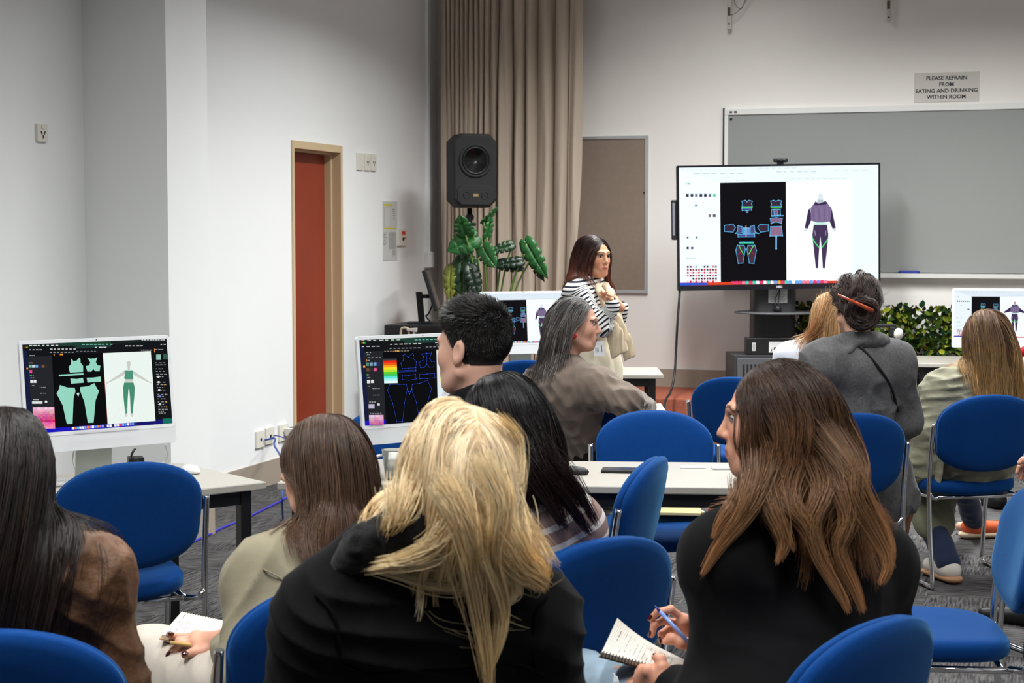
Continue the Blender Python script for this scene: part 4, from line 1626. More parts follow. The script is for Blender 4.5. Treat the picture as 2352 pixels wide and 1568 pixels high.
mb.loft([octo(w - 0.012, -0.142, 0.012, hs - 0.012, c), octo(w, -0.13, 0, hs, c), octo(w, 0.06, 0, hs, c), octo(w * 0.72, 0.17, 0.05, hs - 0.05, c * 0.7)], smooth=False)
M_SPK = mat('speaker_shell', srgb(33, 33, 35), 0.75, bump=(500, 0.3, 0.001))
mb.build('cabinet', M_SPK, t, bevel=0.006)
zc = hs * 0.635
mb = MB()
mb.lathe([(0.122, 0.138), (0.122, 0.149), (0.112, 0.153), (0.103, 0.149), (0.099, 0.140)], 40, (0.0, 0, zc), (0, -1, 0))
mb.build('surround', M_SPK, t)
mb = MB()
mb.lathe([(0.100, 0.146), (0.094, 0.151), (0.086, 0.146), (0.04, 0.108), (0.028, 0.104), (0.018, 0.116), (0.0, 0.120)], 40, (0.0, 0, zc), (0, -1, 0))
mb.build('cone', mat('cone_black', srgb(26, 26, 28), 0.3), t)
mb = MB()
mb.lathe([(0.014, 0.118), (0.010, 0.124), (0.0, 0.125)], 16, (0.0, 0, zc), (0, -1, 0))
mb.build('dust_cap', mat('cap_grey', srgb(96, 92, 86), 0.25), t)
mb = MB()
mb.loft([octo(w - 0.03, -0.150, 0.02, hs * 0.30, 0.03), octo(w - 0.024, -0.141, 0.014, hs * 0.31, 0.03)], smooth=False)
mb.build('lower_panel', M_SPK, t, bevel=0.003)
for dx in (-0.066, 0.066):
    mb = MB()
    mb.lathe([(0.027, 0.149), (0.026, 0.154), (0.022, 0.152), (0.02, 0.12), (0, 0.115)], 20, (dx, 0, hs * 0.165), (0, -1, 0))
    mb.build('port', mat('cone_black', srgb(26, 26, 28), 0.3), t)
mb = MB()
mb.box((-0.019, -0.1535, hs * 0.15), (0.019, -0.150, hs * 0.18))
mb.build('badge', mat('badge_gold', srgb(176, 150, 104), 0.35, metal=0.4), t)
st = thing('speaker_stand', 'black tripod stand under the loudspeaker', 'stand', (sc.x, sc.y, STG), SROT)
zz = sc.z - STG
mb = MB()
mb.tube([(0, 0.02, 0.45), (0, 0.02, zz - 0.002)], 0.018, 14)
mb.build('pole', M_BLACK, st)
mb = MB()
mb.tube([(0, 0.02, 0.12), (0, 0.02, zz * 0.8)], 0.024, 14)
mb.build('outer_tube', M_BLACK, st)
mb = MB()
mb.tube([(0, 0.0, zz - 0.12), (0.04, -0.01, zz - 0.12)], 0.012, 10)
mb.tube([(0, -0.01, zz - 0.07), (0, 0.05, zz - 0.07)], 0.026, 12)
mb.build('clamp_knob', M_BLACK, st)
for k in range(3):
    a = 2 * math.pi * k / 3 + 0.4
    mb = MB()
    mb.tube([(0, 0.02, 0.5), (0.30 * math.cos(a), 0.02 + 0.22 * math.sin(a), 0.012)], 0.011, 8)
    mb.tube([(0, 0.02, 0.14), (0.157 * math.cos(a), 0.02 + 0.115 * math.sin(a), 0.26)], 0.008, 8)
    mb.build('leg', M_BLACK, st)

# ------------------------------------------------------------------ equipment cabinet with a small monitor seen from the side
cz = P(940, 746, 12.0).z
c0 = P(880, 800, 12.0)
t = thing('equipment_cabinet', 'low black equipment cabinet beside the red door', 'cabinet', (c0.x, c0.y + 0.02, 0), 0)
mb = MB()
mb.box((0, 0, 0.0), (0.52, 0.44, cz))
mb.build('cabinet_body', M_BLACKP, t, bevel=0.006)
mb = MB()
mb.box((0.015, -0.008, 0.05), (0.505, 0.0, cz - 0.03))
mb.build('door', mat('cabinet_front', srgb(20, 20, 22), 0.35), t, bevel=0.003)
mb = MB()
mb.box((0.44, -0.02, 0.5), (0.455, -0.008, 0.62))
mb.build('handle', M_ALU, t)
m0 = P(968, 745, 12.2)
t = thing('small_monitor', 'tilted black monitor seen edge on above the equipment cabinet', 'monitor', (m0.x, m0.y, cz), YAW)
mb = MB()
mb.box((-0.10, -0.09, 0.001), (0.10, 0.09, 0.012))
mb.build('foot', M_BLACKP, t, bevel=0.004)
hp = P(968, 670, 12.2).z - cz
mb = MB()
mb.hexa([(-0.02, -0.02, 0.01), (0.026, -0.02, 0.01), (0.026, 0.02, 0.01), (-0.02, 0.02, 0.01), (-0.04, -0.018, hp), (0.006, -0.018, hp), (0.006, 0.018, hp), (-0.04, 0.018, hp)])
mb.build('post', M_BLACKP, t, bevel=0.003)
mb = MB()
mb.tube([(0.0, 0, hp * 0.86), (0.07, 0, hp * 0.86)], 0.014, 10)
mb.build('arm', M_BLACKP, t)
mb = MB()
mb.M = Matrix.Translation((0.085, 0, hp * 0.86)) @ Matrix.Rotation(math.radians(-17), 4, 'Y')
mb.box((-0.014, -0.22, -0.10), (0.016, 0.22, 0.20))
mb.build('panel_back', M_BLACKP, t, bevel=0.006)
mb = MB()
mb.M = Matrix.Translation((0.085, 0, hp * 0.86)) @ Matrix.Rotation(math.radians(-17), 4, 'Y')
mb.box((0.016, -0.21, -0.09), (0.019, 0.21, 0.19))
mb.build('panel', mat('panel_glass', srgb(66, 64, 66), 0.2), t)
mb = MB()
mb.tube(smooth_path([(0.08, 0.0, hp * 0.6), (0.05, 0.03, hp * 0.3), (0.03, 0.05, 0.05), (0.06, 0.05, 0.012)]), 0.006, 6)
mb.build('lead', M_BLACKP, t)
# handle loop and pump bottle seen above the middle computer
pz = PZ(932, 766, cz)
b0 = P(934, 768, 11.6)
t = thing('plastic_bottle', 'cream bottle with a loop handle seen just above the middle computer', 'bottle', P(930, 800, 11.72))
# both stand on the narrow shelf of the cabinet front
SHZ = P(934, 800, 11.72).z
t.location = (t.location.x, t.location.y, SHZ)
mb = MB()
mb.lathe([(0.0, 0.0), (0.05, 0.0), (0.052, 0.01), (0.052, 0.05), (0.03, 0.07), (0.02, 0.075), (0, 0.075)], 22)
mb.build('bottle_body', mat('cream_plastic', srgb(196, 184, 158), 0.45), t)
zt = P(934, 752, 11.72).z - SHZ
mb = MB()
mb.tube(smooth_path([(-0.03, 0, 0.055), (-0.028, 0, zt - 0.02), (-0.012, 0, zt - 0.004), (0.012, 0, zt - 0.004), (0.028, 0, zt - 0.02), (0.03, 0, 0.055)]), 0.009, 10)
mb.build('loop_handle', mat('cream_plastic', srgb(196, 184, 158), 0.45), t)
b1 = P(951, 800, 11.69)
t = thing('pump_bottle', 'white pump bottle beside the cream loop handle behind the middle computer', 'bottle', (b1.x, b1.y, SHZ))
mb = MB()
mb.lathe([(0.0, 0.0), (0.035, 0.0), (0.037, 0.01), (0.037, 0.06), (0.015, 0.085), (0, 0.086)], 22)
mb.build('bottle_body', mat('white_bottle', srgb(228, 226, 220), 0.35), t)
mb = MB()
mb.tube([(0, 0, 0.08), (0, 0, zt - 0.01)], 0.009, 10)
mb.hexa([(-0.05, -0.012, zt - 0.02), (0.02, -0.014, zt - 0.03), (0.02, 0.014, zt - 0.03), (-0.05, 0.012, zt - 0.02), (-0.05, -0.012, zt - 0.006), (0.022, -0.014, zt), (0.022, 0.014, zt), (-0.05, 0.012, zt - 0.006)])
mb.build('pump_head', mat('white_bottle', srgb(228, 226, 220), 0.35), t, bevel=0.003)
g0 = P(880, 800, 11.7)
t = thing('side_table', 'low dark stand carrying the bottles in front of the cabinet', 'stand', (P(940, 800, 11.72).x, P(940, 800, 11.72).y, 0), 0)
mb = MB()
mb.box((-0.16, -0.10, SHZ - 0.02), (0.16, 0.10, SHZ))
mb.build('top', M_BLACKP, t, bevel=0.003)
for sx in (-1, 1):
    mb = MB()
    mb.box((sx * 0.14 - 0.015, -0.08, 0), (sx * 0.14 + 0.015, 0.08, SHZ - 0.02))
    mb.build('leg', M_BLACKP, t)

# ------------------------------------------------------------------ artificial hedge on its trellis
HD = WY - 0.10
hx0, hx1 = PF(1832, 780, 0.1).x, PF(2480, 780, 0.1).x
hz0, hz1 = STG + 0.01, PF(2000, 700, 0.1).z
t = thing('hedge_trellis', 'artificial leafy hedge on a crossed trellis against the front wall', 'hedge', ((hx0 + hx1) / 2, HD, STG))
mb = MB()
w2, hh = (hx1 - hx0) / 2, hz1 - STG
M_STICK = mat('trellis_wood', srgb(62, 50, 40), 0.7)
for sg in (-1, 1):
    x = -w2 - hh
    while x < w2:
        a, b2 = Vector((x, 0.005 * sg, 0.0)), Vector((x + hh * 1.0, 0.005 * sg, hh + 0.0))
        if sg < 0:
            a.z, b2.z = hh, 0.0
        # clip in x
        A, B = a.copy(), b2.copy()
        d = B - A
        t0 = max(0, (-w2 - A.x) / d.x)
        t1 = min(1, (w2 - A.x) / d.x)
        if t1 - t0 > 0.05:
            mb.tube([A + d * t0, A + d * t1], 0.006, 6)
        x += 0.165
mb.build('trellis', M_STICK, t)
r = random.Random(21)
mb = MB()
mb.sm = True
cols = [srgb(38, 58, 22), srgb(56, 80, 26), srgb(28, 46, 24), srgb(120, 134, 34), srgb(150, 158, 44), srgb(84, 106, 34), srgb(34, 66, 40)]
wts = [5, 5, 5, 2.2, 1.6, 3, 3]
for _ in range(3000):
    x, z = r.uniform(-w2, w2), r.uniform(0.0, 1.0) ** 0.9 * (hh + 0.0)
    dens = 1 if z < hh * 0.92 else 0.55
    if r.random() > dens:
        continue
    # pairs of leaves on a short twig
    c = Vector((x, -r.uniform(0.01, 0.085), z))
    dirv = Vector((r.uniform(-1, 1), r.uniform(-1.0, -0.1), r.uniform(-0.2, 1))).normalized()
    L = r.uniform(0.04, 0.068)
    W = L * r.uniform(0.32, 0.45)
    side = dirv.cross(Vector((r.uniform(-1, 1), -1.2, r.uniform(-1, 1)))).normalized()
    up = side.cross(dirv)
    mb.col = r.choices(cols, wts)[0]
    b = [mb.vert(c), mb.vert(c + dirv * L * .35 + side * W * .8 + up * L * .06), mb.vert(c + dirv * L * .75 + side * W * .75 + up * L * .04), mb.vert(c + dirv * L - up * L * .08),
         mb.vert(c + dirv * L * .75 - side * W * .75 + up * L * .04), mb.vert(c + dirv * L * .35 - side * W * .8 + up * L * .06), mb.vert(c + dirv * L * .5 - up * L * .05)]
    for q in ((0, 1, 6), (1, 2, 6), (2, 3, 6), (3, 4, 6), (4, 5, 6), (5, 0, 6)):
        mb.face([b[i] for i in q])
lf = mb.build('leaves', mat('hedge_leaf', rough=0.6, vcol=True, spec=0.2), t)
lf['kind'] = 'stuff'

# ------------------------------------------------------------------ monstera plant on the floor
PD = 11.35
pb = P(1128, 784, PD)
t = thing('potted_monstera', 'potted plant with large split leaves in front of the curtain', 'plant', (pb.x, pb.y, 0))
mb = MB()
mb.lathe([(0.0, 0.0), (0.14, 0.0), (0.15, 0.01), (0.19, 0.36), (0.185, 0.365), (0.175, 0.34), (0.0, 0.33)], 32)
mb.build('pot', mat('pot_white', srgb(196, 192, 184), 0.5), t)
mb = MB()
mb.lathe([(0.0, 0.345), (0.172, 0.335)], 32)
mb.build('soil', mat('soil', srgb(50, 40, 32), 0.95), t)
M_STEM = mat('plant_stem', srgb(92, 116, 52), 0.5)


def leaf_outline(n=9):
    """half outline of a split heart-shaped leaf: list of (along, across)"""
    return [(-0.12, 0.0), (-0.20, 0.16), (-0.14, 0.34), (0.02, 0.46), (0.16, 0.50), (0.20, 0.30), (0.24, 0.50), (0.38, 0.49), (0.42, 0.26), (0.46, 0.46), (0.60, 0.42), (0.62, 0.22), (0.67, 0.37), (0.80, 0.27), (0.93, 0.10), (1.03, 0.0)]


def monstera(px, py, D, L, az, el, roll, col, vis_w=1.0, curl=0.25, px0=None):
    """leaf base at (px,py); az: direction in the picture plane, degrees (0 right, 90 up), el: tilt towards the camera"""
    c = P(px, py, D) - t.location
    a = math.radians(az)
    d = (RGT * math.cos(a) + UPV * math.sin(a)) * math.cos(math.radians(el)) - FWD * math.sin(math.radians(el))
    nrm = (-FWD * math.cos(math.radians(el)) - (RGT * math.cos(a) + UPV * math.sin(a)) * math.sin(math.radians(el)))
    nrm = Matrix.Rotation(math.radians(roll), 3, d) @ nrm
    side = d.cross(nrm)
    mb = MB()
    mb.sm = True
    h = leaf_outline()
    for sg in (-1, 1):
        top = []
        for (u, v) in h:
            prow = []
            for k in range(4):
                f = k / 3
                uu = u * f + max(0.0, min(1.0, u + 0.10 * v)) * (1 - f)
                z = -curl * (uu * uu) * L * 0.8 + 0.18 * L * v * f * (1 - f * 1.2)
                prow.append(mb.vert(c + d * (uu * L) + side * (sg * v * f * L * vis_w) + nrm * z))
            top.append(prow)
        for p, q in zip(top, top[1:]):
            for k in range(3):
                f = (p[k], p[k + 1], q[k + 1], q[k])
                mb.face(f if sg > 0 else f[::-1])
    m = mat('monstera_%d' % col, (srgb(34, 82, 38), srgb(26, 54, 30), srgb(18, 36, 25), srgb(106, 112, 44))[col], 0.35, spec=0.35, vary=(14, 0.2))
    o = mb.build('leaf', m, t)
    md = o.modifiers.new('s', 'SOLIDIFY')
    md.thickness = 0.0015
    sp = Vector((0.02 * random.uniform(-1, 1), 0.02 * random.uniform(-1, 1), 0.34))
    mb = MB()
    mid = (sp + c) / 2 + Vector((0, 0, 0.18)) + (c - sp) * 0.12
    mb.tube(smooth_path([sp, sp * 0.55 + mid * 0.45 + Vector((0, 0, 0.05)), mid, c], 6), 0.0065, 7)
    mb.build('stem', M_STEM, o)


monstera(1090, 545, PD - 0.12, 0.20, 205, 20, 10, 0, 0.85)
monstera(1070, 540, PD - 0.16, 0.15, 110, 35, -15, 0, 0.9)
monstera(1110, 570, PD - 0.2, 0.17, -60, 40, 20, 0, 0.8)
monstera(1118, 545, PD, 0.16, 72, 10, 40, 0, 0.5)
monstera(1112, 510, PD, 0.14, 40, 15, 50, 0, 0.45)
monstera(1175, 562, PD - 0.05, 0.15, 195, 20, 20, 1, 0.55)
monstera(1210, 560, PD - 0.1, 0.26, -62, 15, 15, 0, 0.50)
monstera(1222, 590, PD - 0.05, 0.18, -70, 20, 35, 2, 0.5)
monstera(1195, 600, PD - 0.1, 0.17, 185, 15, 25, 2, 0.5)
monstera(1150, 605, PD - 0.05, 0.17, -10, 20, -20, 2, 0.55)
monstera(1060, 600, PD - 0.1, 0.24, -92, 25, 15, 1, 0.62)
monstera(1085, 600, PD, 0.20, 215, 15, 30, 1, 0.6)
monstera(1080, 615, PD - 0.15, 0.2, -70, 25, -20, 2, 0.6)
monstera(1035, 618, PD - 0.1, 0.21, -95, 20, 20, 3, 0.5)
monstera(1030, 650, PD - 0.05, 0.14, -60, 25, -30, 3, 0.6)
monstera(1075, 560, PD + 0.1, 0.2, -120, 15, 40, 1, 0.6)

# small black and white device on the far right table
d0 = P(2046, 790, 10.6)
t = thing('desk_device', 'small black device with a white round end behind the grey coat', 'device', (d0.x, d0.y, 0.0), YAW)
zt = P(2046, 744, 10.6).z
mb = MB()
mb.box((-0.16, -0.012, zt - 0.022), (0.03, 0.03, zt))
mb.box((-0.01, -0.014, 0.92), (0.022, 0.03, zt - 0.02))
mb.tube([(0.0, 0.01, 0.015), (0.0, 0.01, 0.95)], 0.014, 12)
mb.build('bracket', M_BLACKP, t, bevel=0.004)
mb = MB()
mb.lathe([(0.0, 0.0), (0.035, 0.001), (0.037, 0.008), (0.035, 0.016), (0, 0.017)], 24, (0.034, -0.03, zt - 0.06), (0.6, -0.8, 0))
mb.build('white_end', mat('white_bottle', srgb(228, 226, 220), 0.35), t)
mb = MB()
mb.lathe([(0.0, 0.0), (0.12, 0.0), (0.12, 0.01), (0.02, 0.016), (0, 0.016)], 28, (0, 0.01, 0))
mb.build('foot', M_BLACKP, t)
# ------------------------------------------------------------------ organic surfaces: smooth-blended distance field, meshed with surface nets
A3 = lambda v: np.array((v[0], v[1], v[2]), dtype=np.float64)


def smin(a, b, k):
    if k <= 0:
        return np.minimum(a, b)
    h = np.maximum(k - np.abs(a - b), 0) / k
    return np.minimum(a, b) - h * h * k * 0.25


class Field:
    def __init__(self):
        self.p = []

    def cap(self, a, b, ra, rb=None, k=0.03, op=1):
        self.p.append(('cap', A3(a), A3(b), ra, ra if rb is None else rb, k, op))
        return self

    def chain(self, pts, radii, k=0.02, k0=None):
        for i in range(len(pts) - 1):
            self.cap(pts[i], pts[i + 1], radii[i], radii[i + 1], k0 if (k0 is not None and i == 0) else k)
        return self

    def ecap(self, a, b, ra, rb, w, q, k=0.03, op=1):
        a, b, w = A3(a), A3(b), A3(w)
        ax = b - a
        ax = ax / np.linalg.norm(ax)
        w = w - ax * w.dot(ax)
        w /= np.linalg.norm(w)
        self.p.append(('ecap', a, b, ra, rb, k, op, w, np.cross(ax, w), q))
        return self

    def ell(self, c, r, R=None, k=0.03, op=1):
        self.p.append(('ell', A3(c), np.array(r, float), np.eye(3) if R is None else np.array(R, float), None, k, op))
        return self

    def sub(self, other, k=0.02):
        self.p.append(('grp', other, None, None, None, k, 1))
        return self

    def bbox(self, q=None):
        if q is None:
            bs = [self.bbox(x) for x in self.p if x[6] == 1]
            return np.min([b[0] for b in bs], axis=0), np.max([b[1] for b in bs], axis=0)
        t = q[0]
        if t in ('cap', 'ecap'):
            r = max(q[3], q[4]) * (max(1, q[9]) if t == 'ecap' else 1)
            return np.minimum(q[1], q[2]) - r, np.maximum(q[1], q[2]) + r
        if t == 'ell':
            r = q[2].max()
            return q[1] - r, q[1] + r
        return q[1].bbox()

    def one(self, q, X):
        t = q[0]
        if t == 'cap':
            _, a, b, ra, rb = q[:5]
            ba = b - a
            h = np.clip((X - a) @ ba / max(ba @ ba, 1e-12), 0, 1)
            return np.linalg.norm(X - a - h[..., None] * ba, axis=-1) - (ra + (rb - ra) * h)
        if t == 'ecap':
            _, a, b, ra, rb, k, op, w, n, qq = q
            ba = b - a
            h = np.clip((X - a) @ ba / max(ba @ ba, 1e-12), 0, 1)
            v = X - a - h[..., None] * ba
            L = np.sqrt((v * v).sum(-1)) + 1e-9
            vn = v @ n
            L2 = np.sqrt(np.maximum(L * L + vn * vn * (1 / (qq * qq) - 1), 1e-12))
            r = ra + (rb - ra) * h
            return (L2 - r) * (L / L2)
        if t == 'ell':
            v = (X - q[1]) @ q[3].T
            k0 = np.linalg.norm(v / q[2], axis=-1)
            k1 = np.linalg.norm(v / (q[2] ** 2), axis=-1) + 1e-9
            return k0 * (k0 - 1) / k1
        return q[1].eval(X)

    def eval(self, X):
        d = np.full(X.shape[:-1], 1.0)
        for q in self.p:
            e = self.one(q, X)
            d = smin(d, e, q[5]) if q[6] == 1 else -smin(-d, e, q[5])
        return d

    def grad(self, X, h=0.004):
        g = np.stack([self.eval(X + h * e) - self.eval(X - h * e) for e in np.eye(3)], axis=-1)
        return g / (np.linalg.norm(g, axis=-1, keepdims=True) + 1e-9)

    def grid(self, res, clip=None, disp=None):
        lo, hi = self.bbox()
        if clip is not None:
            lo, hi = np.maximum(lo, clip[0]), np.minimum(hi, clip[1])
        lo = lo - 2.5 * res - 0.004
        hi = hi + 2.5 * res + 0.004
        n = np.ceil((hi - lo) / res).astype(int) + 1
        ax = [lo[i] + res * np.arange(n[i]) for i in range(3)]
        V = np.full(tuple(n), 1.0)
        for q in self.p:
            b0, b1 = self.bbox(q)
            m = q[5] + 3 * res + 0.01
            i0 = np.maximum(np.floor((b0 - m - lo) / res).astype(int), 0)
            i1 = np.minimum(np.ceil((b1 + m - lo) / res).astype(int) + 1, n)
            if np.any(i1 <= i0):
                continue
            sl = tuple(slice(i0[k], i1[k]) for k in range(3))
            X = np.stack(np.meshgrid(ax[0][sl[0]], ax[1][sl[1]], ax[2][sl[2]], indexing='ij'), axis=-1)
            e = self.one(q, X) if q[0] != 'grp' else q[1].eval(X)
            V[sl] = smin(V[sl], e, q[5]) if q[6] == 1 else -smin(-V[sl], e, q[5])
        if clip is not None:   # open end: surface is cut by a flat cap at the clip box
            pass
        return surface_nets(V, lo, res)


def surface_nets(V, lo, res):
    V = V.astype(np.float32)
    V[0], V[-1], V[:, 0], V[:, -1], V[:, :, 0], V[:, :, -1] = (1e-3 if False else np.maximum(V[0], 1e-4)), np.maximum(V[-1], 1e-4), np.maximum(V[:, 0], 1e-4), np.maximum(V[:, -1], 1e-4), np.maximum(V[:, :, 0], 1e-4), np.maximum(V[:, :, -1], 1e-4)
    I = V < 0
    nx, ny, nz = V.shape
    c = np.zeros((nx - 1, ny - 1, nz - 1), np.int8)
    for dx in (0, 1):
        for dy in (0, 1):
            for dz in (0, 1):
                c += I[dx:nx - 1 + dx, dy:ny - 1 + dy, dz:nz - 1 + dz]
    cell = np.argwhere((c > 0) & (c < 8))
    idx = -np.ones((nx - 1, ny - 1, nz - 1), np.int64)
    idx[cell[:, 0], cell[:, 1], cell[:, 2]] = np.arange(len(cell))
    acc = np.zeros((len(cell), 3))
    cnt = np.zeros(len(cell))
    corners = [(a, b, d) for a in (0, 1) for b in (0, 1) for d in (0, 1)]
    for p in corners:
        for k in range(3):
            if p[k] == 1:
                continue
            q = list(p)
            q[k] = 1
            va = V[cell[:, 0] + p[0], cell[:, 1] + p[1], cell[:, 2] + p[2]]
            vb = V[cell[:, 0] + q[0], cell[:, 1] + q[1], cell[:, 2] + q[2]]
            m = (va < 0) != (vb < 0)
            t = np.where(m, va / np.where(m, va - vb, 1), 0)
            pos = np.tile(np.array(p, float), (len(cell), 1))
            pos[:, k] += t
            acc += pos * m[:, None]
            cnt += m
    verts = lo + (cell + acc / np.maximum(cnt, 1)[:, None]) * res
    faces = []
    for k in range(3):
        sl0 = [slice(None)] * 3
        sl1 = [slice(None)] * 3
        sl0[k] = slice(0, -1)
        sl1[k] = slice(1, None)
        a, b = I[tuple(sl0)], I[tuple(sl1)]
        e = np.argwhere(a != b)
        u, v = (k + 1) % 3, (k + 2) % 3
        ok = (e[:, u] > 0) & (e[:, v] > 0) & (e[:, u] < V.shape[u] - 1) & (e[:, v] < V.shape[v] - 1)
        e = e[ok]
        ins = a[e[:, 0], e[:, 1], e[:, 2]]

        def cid(du, dv):
            f = e.copy()
            f[:, u] += du
            f[:, v] += dv
            return idx[f[:, 0], f[:, 1], f[:, 2]]
        q = np.stack([cid(-1, -1), cid(0, -1), cid(0, 0), cid(-1, 0)], axis=1)
        q[~ins] = q[~ins][:, ::-1]
        faces.append(q)
    return verts, np.concatenate(faces)


_LAT = RNG.random((32, 32, 32)) * 2 - 1


def noise3(X):
    """smooth value noise in [-1, 1]"""
    i = np.floor(X).astype(int)
    f = X - i
    f = f * f * (3 - 2 * f)
    i &= 31
    j = (i + 1) & 31
    g = lambda a, b, c: _LAT[a, b, c]
    x0, y0, z0, x1, y1, z1 = i[:, 0], i[:, 1], i[:, 2], j[:, 0], j[:, 1], j[:, 2]
    fx, fy, fz = f[:, 0], f[:, 1], f[:, 2]
    a = g(x0, y0, z0) * (1 - fx) + g(x1, y0, z0) * fx
    b = g(x0, y1, z0) * (1 - fx) + g(x1, y1, z0) * fx
    c = g(x0, y0, z1) * (1 - fx) + g(x1, y0, z1) * fx
    d = g(x0, y1, z1) * (1 - fx) + g(x1, y1, z1) * fx
    return (a * (1 - fy) + b * fy) * (1 - fz) + (c * (1 - fy) + d * fy) * fz


def np_mesh(name, verts, faces, m, parent, base, cols=None, attrs=None, label=None, smooth=True):
    me = bpy.data.meshes.new(name)
    n = faces.shape[1]
    me.vertices.add(len(verts))
    me.vertices.foreach_set('co', (verts - A3(base)).astype(np.float32).ravel())
    me.loops.add(faces.size)
    me.loops.foreach_set('vertex_index', faces.astype(np.int32).ravel())
    me.polygons.add(len(faces))
    me.polygons.foreach_set('loop_start', np.arange(0, faces.size, n, dtype=np.int32))
    me.polygons.foreach_set('loop_total', np.full(len(faces), n, dtype=np.int32))
    me.polygons.foreach_set('use_smooth', np.full(len(faces), smooth))
    me.materials.append(m)
    if cols is not None:
        at = me.color_attributes.new('Col', 'FLOAT_COLOR', 'POINT')
        c4 = np.ones((len(verts), 4), np.float32)
        c4[:, :3] = cols
        at.data.foreach_set('color', c4.ravel())
    for k, v in (attrs or {}).items():
        at = me.attributes.new(k, 'FLOAT', 'POINT')
        at.data.foreach_set('value', v.astype(np.float32))
    me.update(calc_edges=True)
    me.validate()
    o = bpy.data.objects.new(name, me)
    COL.objects.link(o)
    o.parent = parent
    if label:
        o['label'] = label
    return o


def vnormals(verts, faces):
    n = np.zeros_like(verts)
    a, b, c, d = (verts[faces[:, i]] for i in range(4))
    fn = np.cross(c - a, d - b)
    for i in range(4):
        np.add.at(n, faces[:, i], fn)
    return n / (np.linalg.norm(n, axis=1, keepdims=True) + 1e-12)


def relax(verts, faces, it=2, lam=0.5):
    for _ in range(it):
        s = np.zeros_like(verts)
        c = np.zeros(len(verts))
        for i in range(4):
            a, b = faces[:, i], faces[:, (i + 1) % 4]
            np.add.at(s, a, verts[b])
            np.add.at(s, b, verts[a])
            np.add.at(c, a, 1)
            np.add.at(c, b, 1)
        verts = verts + lam * (s / np.maximum(c, 1)[:, None] - verts)
    return verts


# ------------------------------------------------------------------ figure pieces


class Frame:
    """local frame: x right, y forward, z up"""

    def __init__(self, o, x, y, z, s=1.0):
        self.o, self.x, self.y, self.z, self.s = A3(o), A3(x), A3(y), A3(z), s

    def __call__(self, p):
        return self.o + (self.x * p[0] + self.y * p[1] + self.z * p[2]) * self.s

    def rows(self):
        return np.array([self.x, self.y, self.z])

    def local(self, X):
        return (X - self.o) @ self.rows().T / self.s


def heading(deg, pitch=0, roll=0):
    """frame axes for something facing deg left of 'away from camera'; pitch up+, roll clockwise+ seen from behind"""
    a = math.radians(deg)
    f = FWD * math.cos(a) - RGT * math.sin(a)
    r = RGT * math.cos(a) + FWD * math.sin(a)
    u = Vector((0, 0, 1))
    q = Matrix.Rotation(math.radians(pitch), 3, r)
    f, u = q @ f, q @ u
    q = Matrix.Rotation(math.radians(roll), 3, f)
    r, u = q @ r, q @ u
    return r, f, u


def head_field(H, wide=1.0, jaw=1.0, nose=1.0, ears=True):
    f = Field()
    R = H.rows()
    s = H.s
    E = lambda c, r, k=0.03, op=1: f.ell(H(c), np.array(r) * s, R, k * s, op)
    C = lambda a, b, ra, rb=None, k=0.02, op=1: f.cap(H(a), H(b), ra * s, None if rb is None else rb * s, k * s, op)
    E((0, -0.014, 0.034), (0.076 * wide, 0.096, 0.086))
    E((0, 0.030, -0.030), (0.060 * wide, 0.066, 0.088), 0.04)
    E((0, 0.048, -0.092), (0.036 * jaw, 0.036, 0.026), 0.035)
    E((0, 0.074, -0.103), (0.018 * jaw, 0.016, 0.014), 0.02)
    for sg in (-1, 1):
        E((sg * 0.036 * wide, 0.056, -0.026), (0.026, 0.028, 0.030), 0.025)
        C((sg * 0.060 * wide, 0.000, -0.060), (sg * 0.030, 0.062, -0.098), 0.016, 0.013, 0.03)
        C((sg * 0.012, 0.092, 0.022), (sg * 0.044, 0.080, 0.024), 0.009, 0.008, 0.015)
        E((sg * 0.031, 0.106, 0.003), (0.0165, 0.017, 0.0115), 0.010, -1)
    # nose
    C((0, 0.090, 0.014), (0, 0.107, -0.022), 0.0075, 0.0085 * nose, 0.012)
    E((0, 0.108, -0.031), (0.0095 * nose, 0.0125, 0.009), 0.010)
    for sg in (-1, 1):
        E((sg * 0.0105 * nose, 0.100, -0.034), (0.0065, 0.009, 0.0065), 0.006)
    # mouth
    E((0, 0.085, -0.066), (0.030, 0.014, 0.022), 0.02)
    C((-0.021, 0.0915, -0.0635), (0, 0.0975, -0.0610), 0.0032, 0.0052, 0.005)
    C((0.021, 0.0915, -0.0635), (0, 0.0975, -0.0610), 0.0032, 0.0052, 0.005)
    C((-0.018, 0.0895, -0.0715), (0, 0.0955, -0.0740), 0.0036, 0.0060, 0.005)
    C((0.018, 0.0895, -0.0715), (0, 0.0955, -0.0740), 0.0036, 0.0060, 0.005)
    f.cap(H((-0.021, 0.094, -0.0665)), H((0.021, 0.094, -0.0665)), 0.0012 * s, None, 0.004 * s, -1) if False else None
    if ears:
        for sg in (-1, 1):
            tilt = np.array([[1, 0, 0], [0, 0.97, 0.24], [0, -0.24, 0.97]])
            f.ell(H((sg * 0.079 * wide, -0.012, -0.008)), np.array((0.009, 0.019, 0.032)) * s, tilt @ R, 0.008 * s)
            f.ell(H((sg * 0.086 * wide, -0.009, -0.004)), np.array((0.006, 0.010, 0.018)) * s, tilt @ R, 0.006 * s, -1)
            E((sg * 0.075 * wide, 0.000, -0.034), (0.006, 0.008, 0.009), 0.008)
    return f


def hairline(L, front=0.078, side=0.02, nape=-0.075):
    """True where scalp carries hair; L local head coordinates"""
    x, y, z = L[:, 0], L[:, 1], L[:, 2]
    lim = np.interp(y, [-0.12, -0.06, -0.02, 0.005, 0.03, 0.055, 0.075, 0.1], [nape, nape, -0.04, -0.012, side, side + 0.03, front, front + 0.012])
    return z > lim


